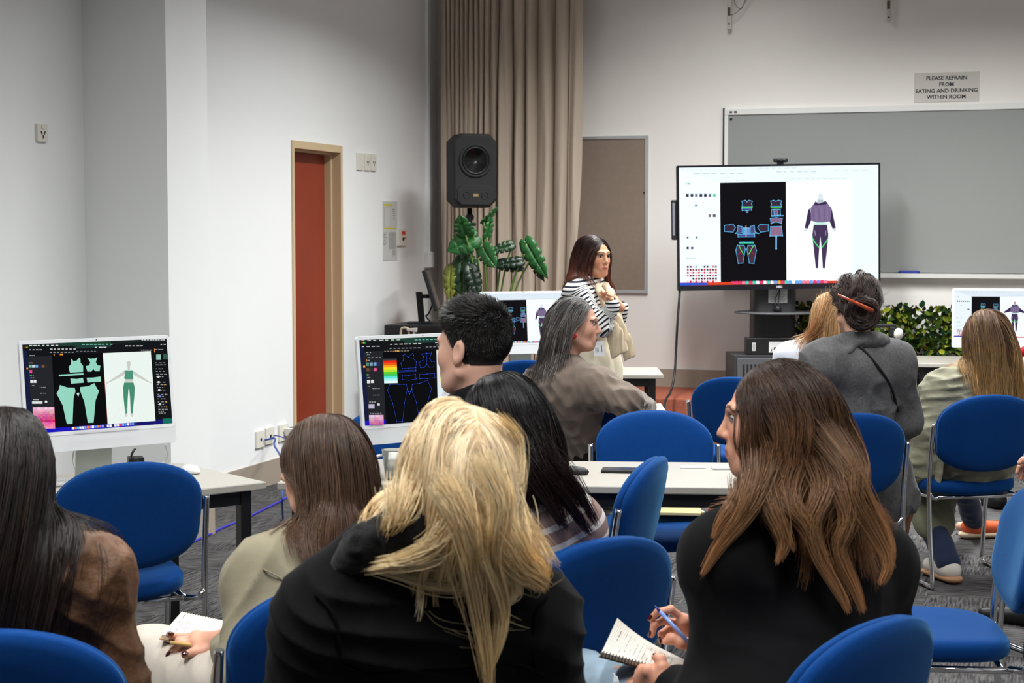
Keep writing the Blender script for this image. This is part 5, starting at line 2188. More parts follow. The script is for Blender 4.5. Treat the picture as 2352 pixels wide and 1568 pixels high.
def hand_field(Fm, curl=(0.5, 0.5, 0.55, 0.6), spread=0.05, thumb=0.4, s=1.0, right=True):
    """Fm: Frame at the wrist, y to the fingers, z dorsal; thumb towards +x when right is False"""
    sg = -1.0 if right else 1.0
    f = Field()
    Q = lambda p: Fm((p[0] * sg * s, p[1] * s, p[2] * s))
    palm = Field()
    w = Fm.x
    palm.ecap(Q((0.0, -0.01, 0)), Q((0.0, 0.03, 0)), 0.026 * s, 0.034 * s, w, 0.55, 0.02)
    palm.ecap(Q((0.0, 0.03, 0)), Q((0.0, 0.078, -0.001)), 0.035 * s, 0.040 * s, w, 0.34, 0.02)
    palm.cap(Q((0.020, 0.015, -0.008)), Q((0.032, 0.045, -0.012)), 0.015 * s, 0.013 * s, 0.02)
    f.sub(palm, 0)
    tips = []
    for k, (bx, by, L, r) in enumerate(((0.029, 0.082, 0.070, 0.0088), (0.010, 0.087, 0.078, 0.0090), (-0.010, 0.083, 0.072, 0.0086), (-0.028, 0.073, 0.056, 0.0076))):
        a = curl[k]
        p = np.array((bx, by - 0.012, 0.0))
        ang = 0.0
        pts = [p, np.array((bx, by, 0.0))]
        sp = spread * (1.3 - k) * 1.0
        for j, fr in enumerate((0.48, 0.29, 0.23)):
            ang += a * (0.75, 1.1, 0.7)[j]
            d = np.array((math.sin(sp) * math.cos(ang), math.cos(sp) * math.cos(ang), -math.sin(ang)))
            pts.append(pts[-1] + d * L * fr)
        g = Field()
        g.chain([Q(q) for q in pts], [r * 1.05 * s, r * 1.08 * s, r * s, r * 0.93 * s, r * 0.78 * s], 0.004)
        f.sub(g, 0.006 * s)
        tips.append((Q(pts[-1]), Q(pts[-2])))
    t0, t1 = np.array((0.030, 0.040, -0.012)), np.array((0.050, 0.066, -0.016 - 0.02 * thumb))
    t2 = t1 + np.array((0.012 - 0.03 * thumb, 0.030, -0.012 * thumb))
    g = Field()
    g.chain([Q((0.018, 0.012, -0.006)), Q(t0), Q(t1), Q(t2)], [0.014 * s, 0.0125 * s, 0.0105 * s, 0.0085 * s], 0.006)
    f.sub(g, 0.012 * s)
    tips.append((Q(t2), Q(t1)))
    return f, tips


def chain_hand(wrist, palm_pts, fingers, thumb, s=1.0, palm_w=None):
    """explicit pose: palm as a hull of capsules from the wrist to each knuckle, fingers as point chains"""
    f = Field()
    palm = Field()
    for q in palm_pts:
        palm.cap(wrist, q, 0.022 * s, 0.0125 * s, 0.018)
    for a, b in zip(palm_pts, palm_pts[1:]):
        palm.cap(a, b, 0.0115 * s, 0.0115 * s, 0.015)
    f.sub(palm, 0)
    for k, ch in enumerate(fingers):
        g = Field()
        r = (0.0090, 0.0092, 0.0088, 0.0078)[min(k, 3)] * s
        n = len(ch)
        g.chain(ch, [r * (1.08 - 0.30 * i / (n - 1)) for i in range(n)], 0.004)
        f.sub(g, 0.006 * s)
    g = Field()
    n = len(thumb)
    g.chain(thumb, [(0.0145 - 0.0050 * i / (n - 1)) * s for i in range(n)], 0.006)
    f.sub(g, 0.012 * s)
    return f


def ik(S, W, l1, l2, pole):
    S, W, pole = A3(S), A3(W), A3(pole)
    d = W - S
    L = np.linalg.norm(d)
    L = max(L, abs(l1 - l2) + 1e-3)
    if L > l1 + l2 - 0.005:
        s = L / (l1 + l2 - 0.005)
        l1, l2 = l1 * s, l2 * s
    u = d / np.linalg.norm(d)
    x = (l1 * l1 - l2 * l2 + L * L) / (2 * L)
    h = math.sqrt(max(l1 * l1 - x * x, 1e-6))
    p = pole - u * pole.dot(u)
    p /= np.linalg.norm(p)
    return S + u * x + p * h


def skin_mat(name, tone):
    return mat('skin_' + name, tone, 0.5, spec=0.35, vcol=True, sss=0.08, bump=(260, 0.06, 0.001))


def cloth_mat(name, c, rough=0.85, sheen=0.25, bump=(700, 0.3, 0.001), vary=(24, 0.05), **kw):
    return mat('cloth_' + name, c, rough, spec=0.2, sheen=sheen, bump=bump, vary=vary, **kw)


def stripe_mat(name, c1, c2, duty, rough=0.85):
    """stripes read from the garment's own 'band' coordinate (in stripe periods)"""
    m = bpy.data.materials.new('cloth_' + name)
    m.use_nodes = True
    nt = m.node_tree
    b = nt.nodes['Principled BSDF']
    b.inputs['Roughness'].default_value = rough
    b.inputs['Specular IOR Level'].default_value = 0.2
    at = nt.nodes.new('ShaderNodeAttribute')
    at.attribute_name = 'band'
    fr = nt.nodes.new('ShaderNodeMath')
    fr.operation = 'FRACT'
    nt.links.new(at.outputs['Fac'], fr.inputs[0])
    ls = nt.nodes.new('ShaderNodeMath')
    ls.operation = 'LESS_THAN'
    ls.inputs[1].default_value = duty
    nt.links.new(fr.outputs[0], ls.inputs[0])
    mx = nt.nodes.new('ShaderNodeMix')
    mx.data_type = 'RGBA'
    mx.inputs[6].default_value = (*c1, 1)
    mx.inputs[7].default_value = (*c2, 1)
    nt.links.new(ls.outputs[0], mx.inputs[0])
    nt.links.new(mx.outputs[2], b.inputs['Base Color'])
    return m


# ------------------------------------------------------------------ hair made of thin tapered strands


def strands_mesh(paths, rad, cols, name, m, parent, base, taper=0.35, label=None):
    """paths (N,K,3); rad (N,); cols (N,K,3)"""
    N, K, _ = paths.shape
    t = np.gradient(paths, axis=1)
    t /= np.linalg.norm(t, axis=-1, keepdims=True) + 1e-9
    ref = np.array([0.31, 0.73, 0.61])
    u = np.cross(t, ref)
    u /= np.linalg.norm(u, axis=-1, keepdims=True) + 1e-9
    w = np.cross(t, u)
    s = np.linspace(0, 1, K)
    prof = np.minimum(1.0, 0.6 + s * 3) * (1 - (1 - taper) * s ** 3)
    r = rad[:, None] * prof[None, :]
    V = np.empty((N, K, 3, 3), np.float32)
    for k in range(3):
        a = 2 * math.pi * k / 3
        V[:, :, k] = paths + (u * math.cos(a) + w * math.sin(a)) * r[..., None]
    i = (np.arange(N)[:, None, None] * K + np.arange(K - 1)[None, :, None]) * 3
    k0 = np.arange(3)[None, None, :]
    k1 = (k0 + 1) % 3
    F = np.stack([i + k0, i + k1, i + 3 + k1, i + 3 + k0], axis=-1).reshape(-1, 4)
    C = np.repeat(cols[:, :, None, :], 3, axis=2).reshape(-1, 3)
    return V.reshape(-1, 3).astype(np.float64), F, C


def hair_mat(name, rough=0.42, spec=0.5, through=0.0):
    new = 'hair_' + name not in MATS
    m = mat('hair_' + name, (0.1, 0.06, 0.04), rough, spec=spec, vcol=True)
    if new and through:   # fair hair lets light pass through the strands
        nt = m.node_tree
        out = nt.nodes['Material Output']
        b = nt.nodes['Principled BSDF']
        at = [n for n in nt.nodes if n.type == 'ATTRIBUTE'][0]
        tr = nt.nodes.new('ShaderNodeBsdfTranslucent')
        mx = nt.nodes.new('ShaderNodeMixShader')
        mx.inputs[0].default_value = through
        nt.links.new(at.outputs['Color'], tr.inputs['Color'])
        nt.links.new(b.outputs[0], mx.inputs[1])
        nt.links.new(tr.outputs[0], mx.inputs[2])
        nt.links.new(mx.outputs[0], out.inputs['Surface'])
    return m


def resample(P_, K):
    """resample each polyline (N,M,3) to K points evenly"""
    N, M, _ = P_.shape
    out = np.empty((N, K, 3))
    x = np.linspace(0, M - 1, K)
    i = np.minimum(x.astype(int), M - 2)
    f = (x - i)[None, :, None]
    return P_[:, i] * (1 - f) + P_[:, i + 1] * f


def grow(H, col, seed=1, N=4000, G=260, length=0.45, lenvar=0.06, part=0.0, thick=0.022, back=0.35, wave=0.006, wavef=9, clump=0.55, side=1.0, front=0.078,
         nape=-0.075, sideh=0.02, rad=0.0006, root=(0.05, 0.03, 0.02), tip=None, hi=None, hi_amt=0.3, var=0.18, wind=(0, 0, 0), target=None, K=16, grav=0.55, stiff=0.62, flip=0.0, crown=None, cut=None, cheek=0.0, face=1.0, tuck=0):
    """strands combed from a parting over the skull and falling on the clothes (distance field col)"""
    rng = np.random.default_rng(seed)
    s = H.s
    R = H.rows()

    def roots(n):
        out = np.zeros((0, 3))
        while len(out) < n:
            v = rng.normal(size=(n * 3, 3))
            v /= np.linalg.norm(v, axis=1, keepdims=True)
            L = v * np.array((0.077, 0.097, 0.087)) + np.array((0, -0.014, 0.034))
            L = L[hairline(L, front, sideh, nape) & (L[:, 2] > -0.085)]
            out = np.concatenate([out, L])
        return out[:n]
    g = roots(G)
    r = roots(N)
    steps = max(14, int(length / 0.018))
    ds = length / steps
    # head obstacle
    hf = Field()
    hf.ell(H((0, -0.014, 0.034)), np.array((0.076, 0.096, 0.086)) * s, R, 0.03)
    hf.ell(H((0, 0.026, -0.030)), np.array((0.064, 0.066, 0.088)) * s, R, 0.04 * s)
    hf.cap(H((0, -0.02, -0.06)), H((0, -0.045, -0.20)), 0.05 * s, 0.055 * s, 0.02)
    keep = Field()
    keep.ell(H((0, 0.116, -0.056)), np.array((0.086, 0.070, 0.112)) * s * face, R, 0.0)
    if tuck:
        keep.ell(H((0, 0.050, -0.052)), np.array((0.122, 0.106, 0.088)) * s * tuck, R, 0.0)
    obs = Field()
    obs.sub(hf, 0)
    if col is not None:
        obs.sub(col, 0.01)
    # initial comb direction in head space
    x, y, z = g[:, 0], g[:, 1], g[:, 2]
    sx = np.tanh((x - part) / 0.012)
    up = np.clip((z - 0.03) / 0.09, 0, 1)
    d = np.stack([sx * side * (0.12 + 0.88 * up), -back * (0.4 + 0.6 * (y > -0.03)) * np.ones(G), -0.35 - 0.75 * (1 - up)], axis=1)
    d = d @ R
    d /= np.linalg.norm(d, axis=1, keepdims=True)
    p = H.o + (g @ R) * s
    off = thick * rng.uniform(0.25, 1.0, G) * (0.35 + 0.65 * np.clip((z + 0.05) / 0.12, 0, 1))
    lens = length + lenvar * rng.normal(size=G)
    if cut is not None:
        lens = lens * cut(g)
    path = [p.copy()]
    gvec = np.array((0, 0, -1.0)) + np.array(wind, float)
    tgt = None if target is None else A3(target)
    for i in range(steps):
        f = i / steps
        if tgt is None:
            gl = grav * (0.35 + 1.2 * f)
            d = d * stiff + gvec * gl
            if flip:
                Lp = (p - H.o) @ R.T
                d = d + flip * f * (np.sign(Lp[:, 0:1]) * R[0] * 0.3 - R[1] * 0.6)
            if cheek:
                d = d - R[1] * cheek * (f < 0.5)
        else:
            v = tgt - p
            d = d * stiff + grav * 1.6 * v / (np.linalg.norm(v, axis=1, keepdims=True) + 1e-6)
        d /= np.linalg.norm(d, axis=1, keepdims=True) + 1e-9
        stp = (lens / steps)[:, None]
        if tgt is not None:
            stp = np.minimum(stp, np.linalg.norm(tgt - p, axis=1, keepdims=True) * 0.7)
        q = p + d * stp
        for _ in range(2):
            e = obs.eval(q)
            need = off * np.clip(0.2 + 3 * f, 0, 1) + 0.003
            m = e < need
            if m.any():
                n_ = obs.grad(q[m])
                q[m] += n_ * (need[m] - e[m])[:, None]
        for _ in range(3):   # hair stays out of the face: it is pushed back, not outwards
            ek = keep.eval(q)
            m = ek < 0.002
            if m.any():
                n_ = keep.grad(q[m]) * 0.4 - R[1]
                n_ /= np.linalg.norm(n_, axis=1, keepdims=True)
                q[m] += n_ * (0.003 - ek[m])[:, None] * 1.2
        d = q - p
        d /= np.linalg.norm(d, axis=1, keepdims=True) + 1e-9
        p = q
        path.append(p.copy())
    Gp = resample(np.stack(path, axis=1), K)
    # children
    D2 = ((r[:, None, :] - g[None]) ** 2).sum(-1)
    side_pen = (np.sign(r[:, None, 0] - part) != np.sign(g[None, :, 0] - part)) & (r[:, None, 2] > 0.02)
    D2 = D2 + side_pen * 0.02
    o = np.argsort(D2, axis=1)[:, :3]
    w = 1 / (np.take_along_axis(D2, o, 1) + 2e-5)
    jit = rng.random((N, 3)) ** 2
    w = w * (0.2 + jit)
    w /= w.sum(1, keepdims=True)
    root_w = H.o + (r @ R) * s
    rel = Gp - Gp[:, :1]
    child = root_w[:, None] + (rel[o] * w[..., None, None]).sum(1)
    near = Gp[o[:, 0]]
    t = np.linspace(0, 1, K)[None, :, None]
    spread = rng.normal(size=(N, 1, 3)) * 0.006
    cl = clump * t ** 0.8
    child = child * (1 - cl) + (near + spread * (0.4 + t)) * cl
    ph = rng.random((N, 1, 1)) * 0.8 + np.repeat((np.arange(G) * 2.399 % 6.28)[o[:, 0]][:, None, None], 1, 1)
    wv = wave * np.clip(t * 2, 0, 1)
    child = child + wv * np.concatenate([np.sin(ph + t * wavef), np.cos(ph * 1.3 + t * wavef * 0.9), 0.3 * np.sin(ph + t * wavef * 1.2)], axis=-1)
    # trim to varied length
    fr = 1 - 0.16 * rng.random(N) ** 2
    x = np.linspace(0, 1, K)[None] * fr[:, None] * (K - 1)
    i = np.minimum(x.astype(int), K - 2)
    fx = (x - i)[..., None]
    ar = np.arange(N)[:, None]
    child = child[ar, i] * (1 - fx) + child[ar, i + 1] * fx
    e = obs.eval(child.reshape(-1, 3)).reshape(N, K)
    bad = e < 0.0015
    if bad.any():
        pts = child[bad]
        child[bad] = pts + obs.grad(pts) * (0.0015 - e[bad])[:, None]
    kv = keep.eval(child.reshape(-1, 3)).reshape(N, K)
    ok = (kv > -0.003 * s).all(axis=1)
    # colours
    root, tip = np.array(root), np.array(tip if tip is not None else root)
    tt = np.linspace(0, 1, K)[None, :, None]
    mixr = np.clip((tt - 0.25) / 0.6, 0, 1)
    guide_tone = rng.normal(size=G)[o[:, 0]][:, None, None]
    tone = np.exp(var * 0.7 * rng.normal(size=(N, 1, 1)) + var * 0.7 * guide_tone)
    c = (root * (1 - mixr) + tip * mixr) * tone
    if hi is not None:
        sel = ((rng.random((N, 1, 1)) * 0.5 + 0.5 * rng.random(G)[o[:, 0]][:, None, None]) < hi_amt)
        c = np.where(sel, c * 0.35 + np.array(hi) * 0.65 * tone, c)
    rad_ = rad * (0.7 + 0.6 * rng.random(N))
    return child[ok], rad_[ok], np.broadcast_to(c, (N, K, 3)).copy()[ok]


def lock(pts, n, w0, w1, rad, c, seed=0, K=16, var=0.2, tip=None, loose=0.3):
    """a free lock of hair following given points; w0/w1 half widths at root and tip"""
    rng = np.random.default_rng(seed)
    sp = np.array([list(q) for q in smooth_path([Vector(p) for p in pts], 6)])
    cpath = resample(sp[None], K)[0]
    t = np.linspace(0, 1, K)
    w = (w0 + (w1 - w0) * t)[None, :, None]
    o = rng.normal(size=(n, 1, 3)) * 0.55
    o2 = rng.normal(size=(n, 1, 3)) * loose
    path = cpath[None] + w * (o * (1 - 0.3 * t[None, :, None]) + o2 * np.sin(t[None, :, None] * 3 + rng.random((n, 1, 1)) * 3))
    fr = 1 - 0.2 * rng.random(n) ** 2
    x = t[None] * fr[:, None] * (K - 1)
    i = np.minimum(x.astype(int), K - 2)
    fx = (x - i)[..., None]
    ar = np.arange(n)[:, None]
    path = path[ar, i] * (1 - fx) + path[ar, i + 1] * fx
    tone = np.exp(var * rng.normal(size=(n, 1, 1)))
    c0, c1 = np.array(c), np.array(tip if tip is not None else c)
    cc = (c0 * (1 - t[None, :, None]) + c1 * t[None, :, None]) * tone
    return path, rad * (0.7 + 0.6 * rng.random(n)), cc


def hair_object(sets, m, parent, base, label=None, name='hair'):
    Vs, Fs, Cs, n = [], [], [], 0
    for paths, rad, cols in sets:
        V, F, C = strands_mesh(paths, rad, cols, None, None, None, None)
        Vs.append(V)
        Fs.append(F + n)
        Cs.append(C)
        n += len(V)
    return np_mesh(name, np.concatenate(Vs), np.concatenate(Fs), m, parent, base, np.concatenate(Cs), label=label)
# ------------------------------------------------------------------ figures
V3 = lambda t: A3(P(*t))
Z3 = np.array((0, 0, 1.0))
_eye_mats = [mat('eye_white', srgb(186, 176, 172), 0.3), mat('eye_iris', srgb(52, 34, 24), 0.15), mat('eye_pupil', srgb(10, 8, 8), 0.1)]


class Fig:
    pass


def figure(label, N, theta, pelvis, head, sh=0.17, SL=None, SR=None, WL=None, WR=None, EL=None, ER=None, knees=None, ankles=None, standing=False, pole=None, hs=1.0, lean=None, pz=0.575):
    """N (px,py,D) neck base; theta torso heading; pelvis (px,D); head (px,py,D,yaw,pitch,roll,scale)"""
    J = Fig()
    r, f, u = heading(theta)
    J.r, J.f = A3(r), A3(f)
    J.N = V3(N)
    g = P(pelvis[0], 784, pelvis[1])
    J.Pv = np.array((g.x, g.y, pz))
    J.SL = V3(SL) if SL else J.N - J.r * sh - Z3 * 0.055
    J.SR = V3(SR) if SR else J.N + J.r * sh - Z3 * 0.055
    J.C = (J.SL + J.SR) / 2 - Z3 * 0.05
    J.W = J.C * 0.42 + J.Pv * 0.58 + J.f * 0.0
    for s, S, W in (('L', J.SL, WL), ('R', J.SR, WR)):
        sg = -1 if s == 'L' else 1
        w = V3(W) if W is not None else J.Pv + J.r * sg * 0.12 + J.f * 0.30 + Z3 * 0.10
        E = EL if s == 'L' else ER
        if E is not None:
            e = V3(E)
        else:
            p = -Z3 - J.f * 0.35 + J.r * sg * 0.35 if pole is None else A3(pole)
            e = ik(S, w, 0.28, 0.245, p)
        setattr(J, 'E' + s, e)
        setattr(J, 'W' + s, w)
        h = J.Pv + J.r * sg * 0.09 - Z3 * 0.015
        if standing:
            k = h - Z3 * 0.40 + J.f * 0.02
            a = np.array((k[0], k[1], 0.08)) - J.f * 0.02
        else:
            k = h + J.f * 0.41 + J.r * sg * 0.05 - Z3 * 0.01
            a = np.array((k[0], k[1], 0.09)) - J.f * 0.04
        if knees and knees[sg > 0] is not None:
            k = V3(knees[sg > 0])
        if ankles and ankles[sg > 0] is not None:
            a = A3(ankles[sg > 0])
        setattr(J, 'H' + s, h)
        setattr(J, 'K' + s, k)
        setattr(J, 'A' + s, a)
    hx, hy, hD, yaw, pitch, roll, sc = head
    r, f, u = heading(yaw, pitch, roll)
    J.head = Frame(V3((hx, hy, hD)), r, f, u, sc)
    J.base = np.array((J.Pv[0], J.Pv[1], 0.0))
    J.root = thing('person', label, 'person', Vector(J.base))
    J.col = Field()
    return J


def arms(f, J, e, k=0.03, side='LR', end=1.0, radii=(0.054, 0.043, 0.030)):
    for s in side:
        S, E, W = getattr(J, 'S' + s), getattr(J, 'E' + s), getattr(J, 'W' + s)
        W2 = E + (W - E) * end
        f.cap(S, E, radii[0] + e, radii[1] + e, 0.05)
        f.cap(E, W2, radii[1] + e, radii[2] + e * 1.15, k)


def torso(f, J, e, low=None, q=0.68, girth=1.0, sh=0.0, hem=0.0):
    Ct = J.C + Z3 * 0.0
    f.ecap(Ct, J.W, (0.148 + e) * girth, (0.126 + e) * girth, J.r, q, 0.05)
    f.ecap(J.W, J.Pv if low is None else low, (0.126 + e) * girth, (0.162 + e + hem) * girth, J.r, 0.74, 0.06)
    f.cap(J.SL, J.SR, 0.056 + e + sh, None, 0.07)
    f.cap(J.N + Z3 * 0.01, J.SL + Z3 * 0.012, 0.046 + e * 0.6, 0.046 + e + sh, 0.05)
    f.cap(J.N + Z3 * 0.01, J.SR + Z3 * 0.012, 0.046 + e * 0.6, 0.046 + e + sh, 0.05)


def skin_body(J, tone, hair_root, hands=(), male=False, head_kw={}, eyes=True, brow=(0.03, 0.02, 0.015), lip=None, front=0.078, sideh=0.02, nape=-0.075, res=0.0036, gaze=(0, 1, 0), legs=True, wrist_stub=True):
    H = J.head
    Vs, Fs, Cs, n = [], [], [], 0

    def add(v, fc, c):
        nonlocal n
        Vs.append(v)
        Fs.append(fc + n)
        Cs.append(c)
        n += len(v)
    b = Field()
    torso(b, J, -0.012)
    arms(b, J, -0.010)
    for s in 'LR':
        b.cap(getattr(J, 'H' + s), getattr(J, 'K' + s), 0.078, 0.052, 0.04)
        b.cap(getattr(J, 'K' + s), getattr(J, 'A' + s), 0.052, 0.034, 0.03)
        a = getattr(J, 'A' + s)
        b.cap(a - Z3 * 0.03, a + J.f * 0.13 - Z3 * 0.05, 0.034, 0.025, 0.03)
    v, fc = b.grid(0.013)
    add(v, fc, np.tile(np.array(tone), (len(v), 1)))
    hf = head_field(H, **head_kw)
    nr = 0.056 if male else 0.047
    hf.cap(H((0, -0.022, -0.055)), J.N + (H((0, -0.03, -0.1)) - J.N) * 0.35, nr * H.s, (nr + 0.002) * H.s, 0.03)
    hf.cap(J.N + (H((0, -0.03, -0.1)) - J.N) * 0.35, J.N - Z3 * 0.03, (nr + 0.002) * H.s, (nr + 0.012) * H.s, 0.03)
    v, fc = hf.grid(res)
    L = H.local(v)
    c = np.tile(np.array(tone), (len(v), 1))
    x, y, z = np.abs(L[:, 0]), L[:, 1], L[:, 2]

    def blend(wt, col):
        nonlocal c
        w = np.clip(wt, 0, 1)[:, None]
        c = c * (1 - w) + np.array(col) * w
    lipc = lip if lip is not None else (tone[0] * 0.78, tone[1] * 0.42, tone[2] * 0.42)
    cheek = (min(1, tone[0] * 1.05), tone[1] * 0.80, tone[2] * 0.76)
    blend(0.6 * np.exp(-(((x - 0.042) / 0.02) ** 2 + ((z + 0.03) / 0.022) ** 2)) * (y > 0.03), cheek)
    blend(1.6 - ((x / 0.020) ** 2 + ((z + 0.0675) / 0.0095) ** 2) * 1.5 if True else 0, lipc) if False else None
    blend(np.where(y > 0.078, 2.2 - 2.0 * ((x / 0.0250) ** 2 + ((z + 0.0675) / 0.0100) ** 2), 0), lipc)
    blend(np.where(y > 0.085, 1.5 - 1.3 * ((x / 0.020) ** 2 + ((z + 0.0668) / 0.0020) ** 2), 0), (0.10, 0.03, 0.03))
    arch = 0.0245 + 0.006 * np.sin(np.clip((x - 0.012) / 0.04, 0, 1) * math.pi) - 0.004 * np.clip((x - 0.012) / 0.04, 0, 1)
    blend(np.where((y > 0.06) & (x > 0.012) & (x < 0.053), 1.5 - 1.2 * np.abs(z - arch) / 0.004, 0) * 0.85, brow)
    blend(np.where((y > 0.07), 1.4 - 1.2 * (((x - 0.031) / 0.0175) ** 2 + ((z - 0.0105) / 0.0038) ** 2), 0) * 0.85, (0.02, 0.014, 0.012))
    sc = hairline(L, front, sideh, nape) & ((x < 0.0775 * head_kw.get('wide', 1)) | (z > 0.035))
    blend(sc.astype(float), hair_root)
    add(v, fc, c)
    for hfld in hands:
        v, fc = hfld.grid(0.0024)
        cc = np.tile(np.array(tone), (len(v), 1))
        nz = noise3(v * 60)[:, None]
        cc = cc * (1 + 0.07 * nz) * np.array((1.02, 0.94, 0.92))
        add(v, fc, cc)
    o = np_mesh('body', np.concatenate(Vs), np.concatenate(Fs), skin_mat('tone', (0.6, 0.4, 0.3)), J.root, J.base, np.concatenate(Cs))
    if eyes:
        for sg in (-1, 1):
            ctr = H((sg * 0.031, 0.0815, 0.0030))
            g = A3(gaze) / np.linalg.norm(gaze)
            ax = H.x * g[0] + H.y * g[1] + H.z * g[2]
            mb = MB()
            R_ = 0.0112 * H.s
            prof = [(R_ * math.sin(a), -R_ * math.cos(a)) for a in np.linspace(0.02, math.pi - 0.02, 22)]
            ctr_l = ctr - J.base
            mb.sm = True
            mb.lathe([p_ for p_ in prof], 20, ctr_l, ax)
            nf = 20
            for i in range(len(mb.f)):
                ring = i // nf
                mb.m[i] = 2 if ring >= 19 or i >= nf * 21 else (1 if ring >= 17 else 0)
            mb.build('eye', _eye_mats, J.root)
            mb = MB()
            mb.tube(smooth_path([H((sg * x_, y_, z_)) - J.base for x_, y_, z_ in ((0.0165, 0.0930, 0.0060), (0.024, 0.0965, 0.0100), (0.033, 0.0965, 0.0110), (0.042, 0.0915, 0.0085), (0.050, 0.0845, 0.0050))], 5), 0.0014 * H.s, 6)
            mb.build('eyelashes', mat('lash_dark', srgb(26, 20, 18), 0.6), J.root)
    return o


def garment(J, name, f, m, res=0.007, fold=(0.004, 9), label=None, stretch=(1, 1, 1), band=None, smooth=1, collide=True, keep=None, fine=0.0, creases=()):
    v, fc = f.grid(res)
    if smooth:
        v = relax(v, fc, smooth, 0.5)
    if fold:
        nrm = vnormals(v, fc)
        q = v * np.array(stretch)
        a = noise3(q * fold[1] + 3.1)
        b = 1 - 2 * np.abs(noise3(q * fold[1] * 1.7 + 11.3))
        v = v + nrm * (fold[0] * (0.55 * a + 0.7 * b))[:, None]
        if fine:
            v = v + nrm * (fine * noise3(q * fold[1] * 4.3 + 5.7))[:, None]
    for cd, wl, amp in creases:   # soft directional creases
        nrm = vnormals(v, fc)
        cd = A3(cd) / np.linalg.norm(A3(cd))
        wv = np.sin(2 * math.pi * (v @ cd / wl + 0.7 * noise3(v * 3.7 + 1.3)))
        mk = np.clip(0.35 + 1.1 * noise3(v * 5.1 + 8.1), 0, 1)
        v = v + nrm * (amp * mk * (1 - 1.6 * np.abs(wv) ** 0.7))[:, None]
    attrs = {'band': band(v)} if band is not None else None
    o = np_mesh(name, v, fc, m, J.root, J.base, None, attrs, label)
    if collide:
        J.col.sub(f, 0.01)
    return o


def trousers(J, e=0.014, m=None, name='trousers', legs=1.0, ends=(0.05, 0.05), res=0.009, fold=(0.005, 8), wide=0.0):
    f = Field()
    f.ecap(J.Pv + Z3 * 0.10, J.Pv, 0.145 + e, 0.165 + e, J.r, 0.74, 0.05)
    for s in 'LR':
        h, k, a = getattr(J, 'H' + s), getattr(J, 'K' + s), getattr(J, 'A' + s)
        f.cap(h, k, 0.080 + e, 0.056 + e + wide * .5, 0.06)
        f.cap(k, k + (a - k) * legs, 0.056 + e + wide * .5, 0.040 + e + wide, 0.035)
    return garment(J, name, f, m, res, fold)


def shoes(J, m, e=0.008, sole=None):
    for s in 'LR':
        a = getattr(J, 'A' + s)
        a = np.array((a[0], a[1], 0.0))
        f = Field()
        f.cap(a + Z3 * 0.10, a + Z3 * 0.05, 0.042, 0.042, 0.02)
        f.cap(a + Z3 * 0.048 - J.f * 0.02, a + J.f * 0.16 + Z3 * 0.035, 0.044, 0.033, 0.03)
        f.ell(a + J.f * 0.07 - Z3 * 0.05, (0.3, 0.3, 0.052), None, 0.004, -1)
        garment(J, 'shoe', f, m, 0.006, None, collide=False)
        if sole:
            g = Field()
            g.ecap(a - J.f * 0.03 + Z3 * 0.012, a + J.f * 0.17 + Z3 * 0.012, 0.044, 0.038, J.r, 0.30, 0.01)
            garment(J, 'sole', g, sole, 0.006, None, collide=False)


def seam(J, name, f, pts, m, r=0.003, push=0.003, view=None):
    """raised stitching: points are carried along the view direction onto the cloth surface"""
    vd = A3(FWD) if view is None else A3(view)
    out = []
    for p in smooth_path([Vector(x) for x in pts], 8):
        o_ = A3(p) - vd * 0.25
        for _ in range(40):
            e_ = float(f.eval(o_[None])[0])
            o_ = o_ + vd * max(e_, -0.01) * 0.85
            if abs(e_) < 6e-4:
                break
        out.append(o_ - J.base - vd * push)
    mb = MB()
    mb.tube(out, r, 6)
    return mb.build(name, m, J.root)


def nail(J, base_pt, tip, up, m, r=0.006):
    """polished nail on a fingertip: flattened ellipsoid"""
    t = A3(tip) - A3(base_pt)
    t /= np.linalg.norm(t)
    u = A3(up) - t * A3(up).dot(t)
    u /= np.linalg.norm(u)
    s = np.cross(t, u)
    f = Field()
    f.ell(A3(tip) + u * 0.0052 - t * 0.002, (r, 0.0095, 0.0030), np.array([s, t, u]), 0.002)
    v, fc = f.grid(0.0011)
    np_mesh('fingernail', v, fc, m, J.root, J.base)


def std_hands(J, skip='', s=0.95, curl=(0.5, 0.55, 0.6, 0.6)):
    out = []
    for c in 'LR':
        if c in skip:
            continue
        E, W = getattr(J, 'E' + c), getattr(J, 'W' + c)
        y = (W - E) / np.linalg.norm(W - E)
        z = Z3 - y * y.dot(Z3)
        z /= np.linalg.norm(z)
        x = np.cross(y, z)
        f, _ = hand_field(Frame(W + y * 0.005, x, y, z), curl, s=s, right=(c == 'R'))
        f.cap(W - y * 0.05, W, 0.026, 0.024, 0.02)
        out.append(f)
    return out


M_NAIL = mat('nail_polish', srgb(70, 8, 16), 0.12, coat=0.6)
BLACKCLOTH = srgb(17, 17, 20)
TONE_FAIR = srgb(214, 164, 140)
TONE_TAN = srgb(204, 152, 118)
TONE_MID = srgb(198, 146, 120)
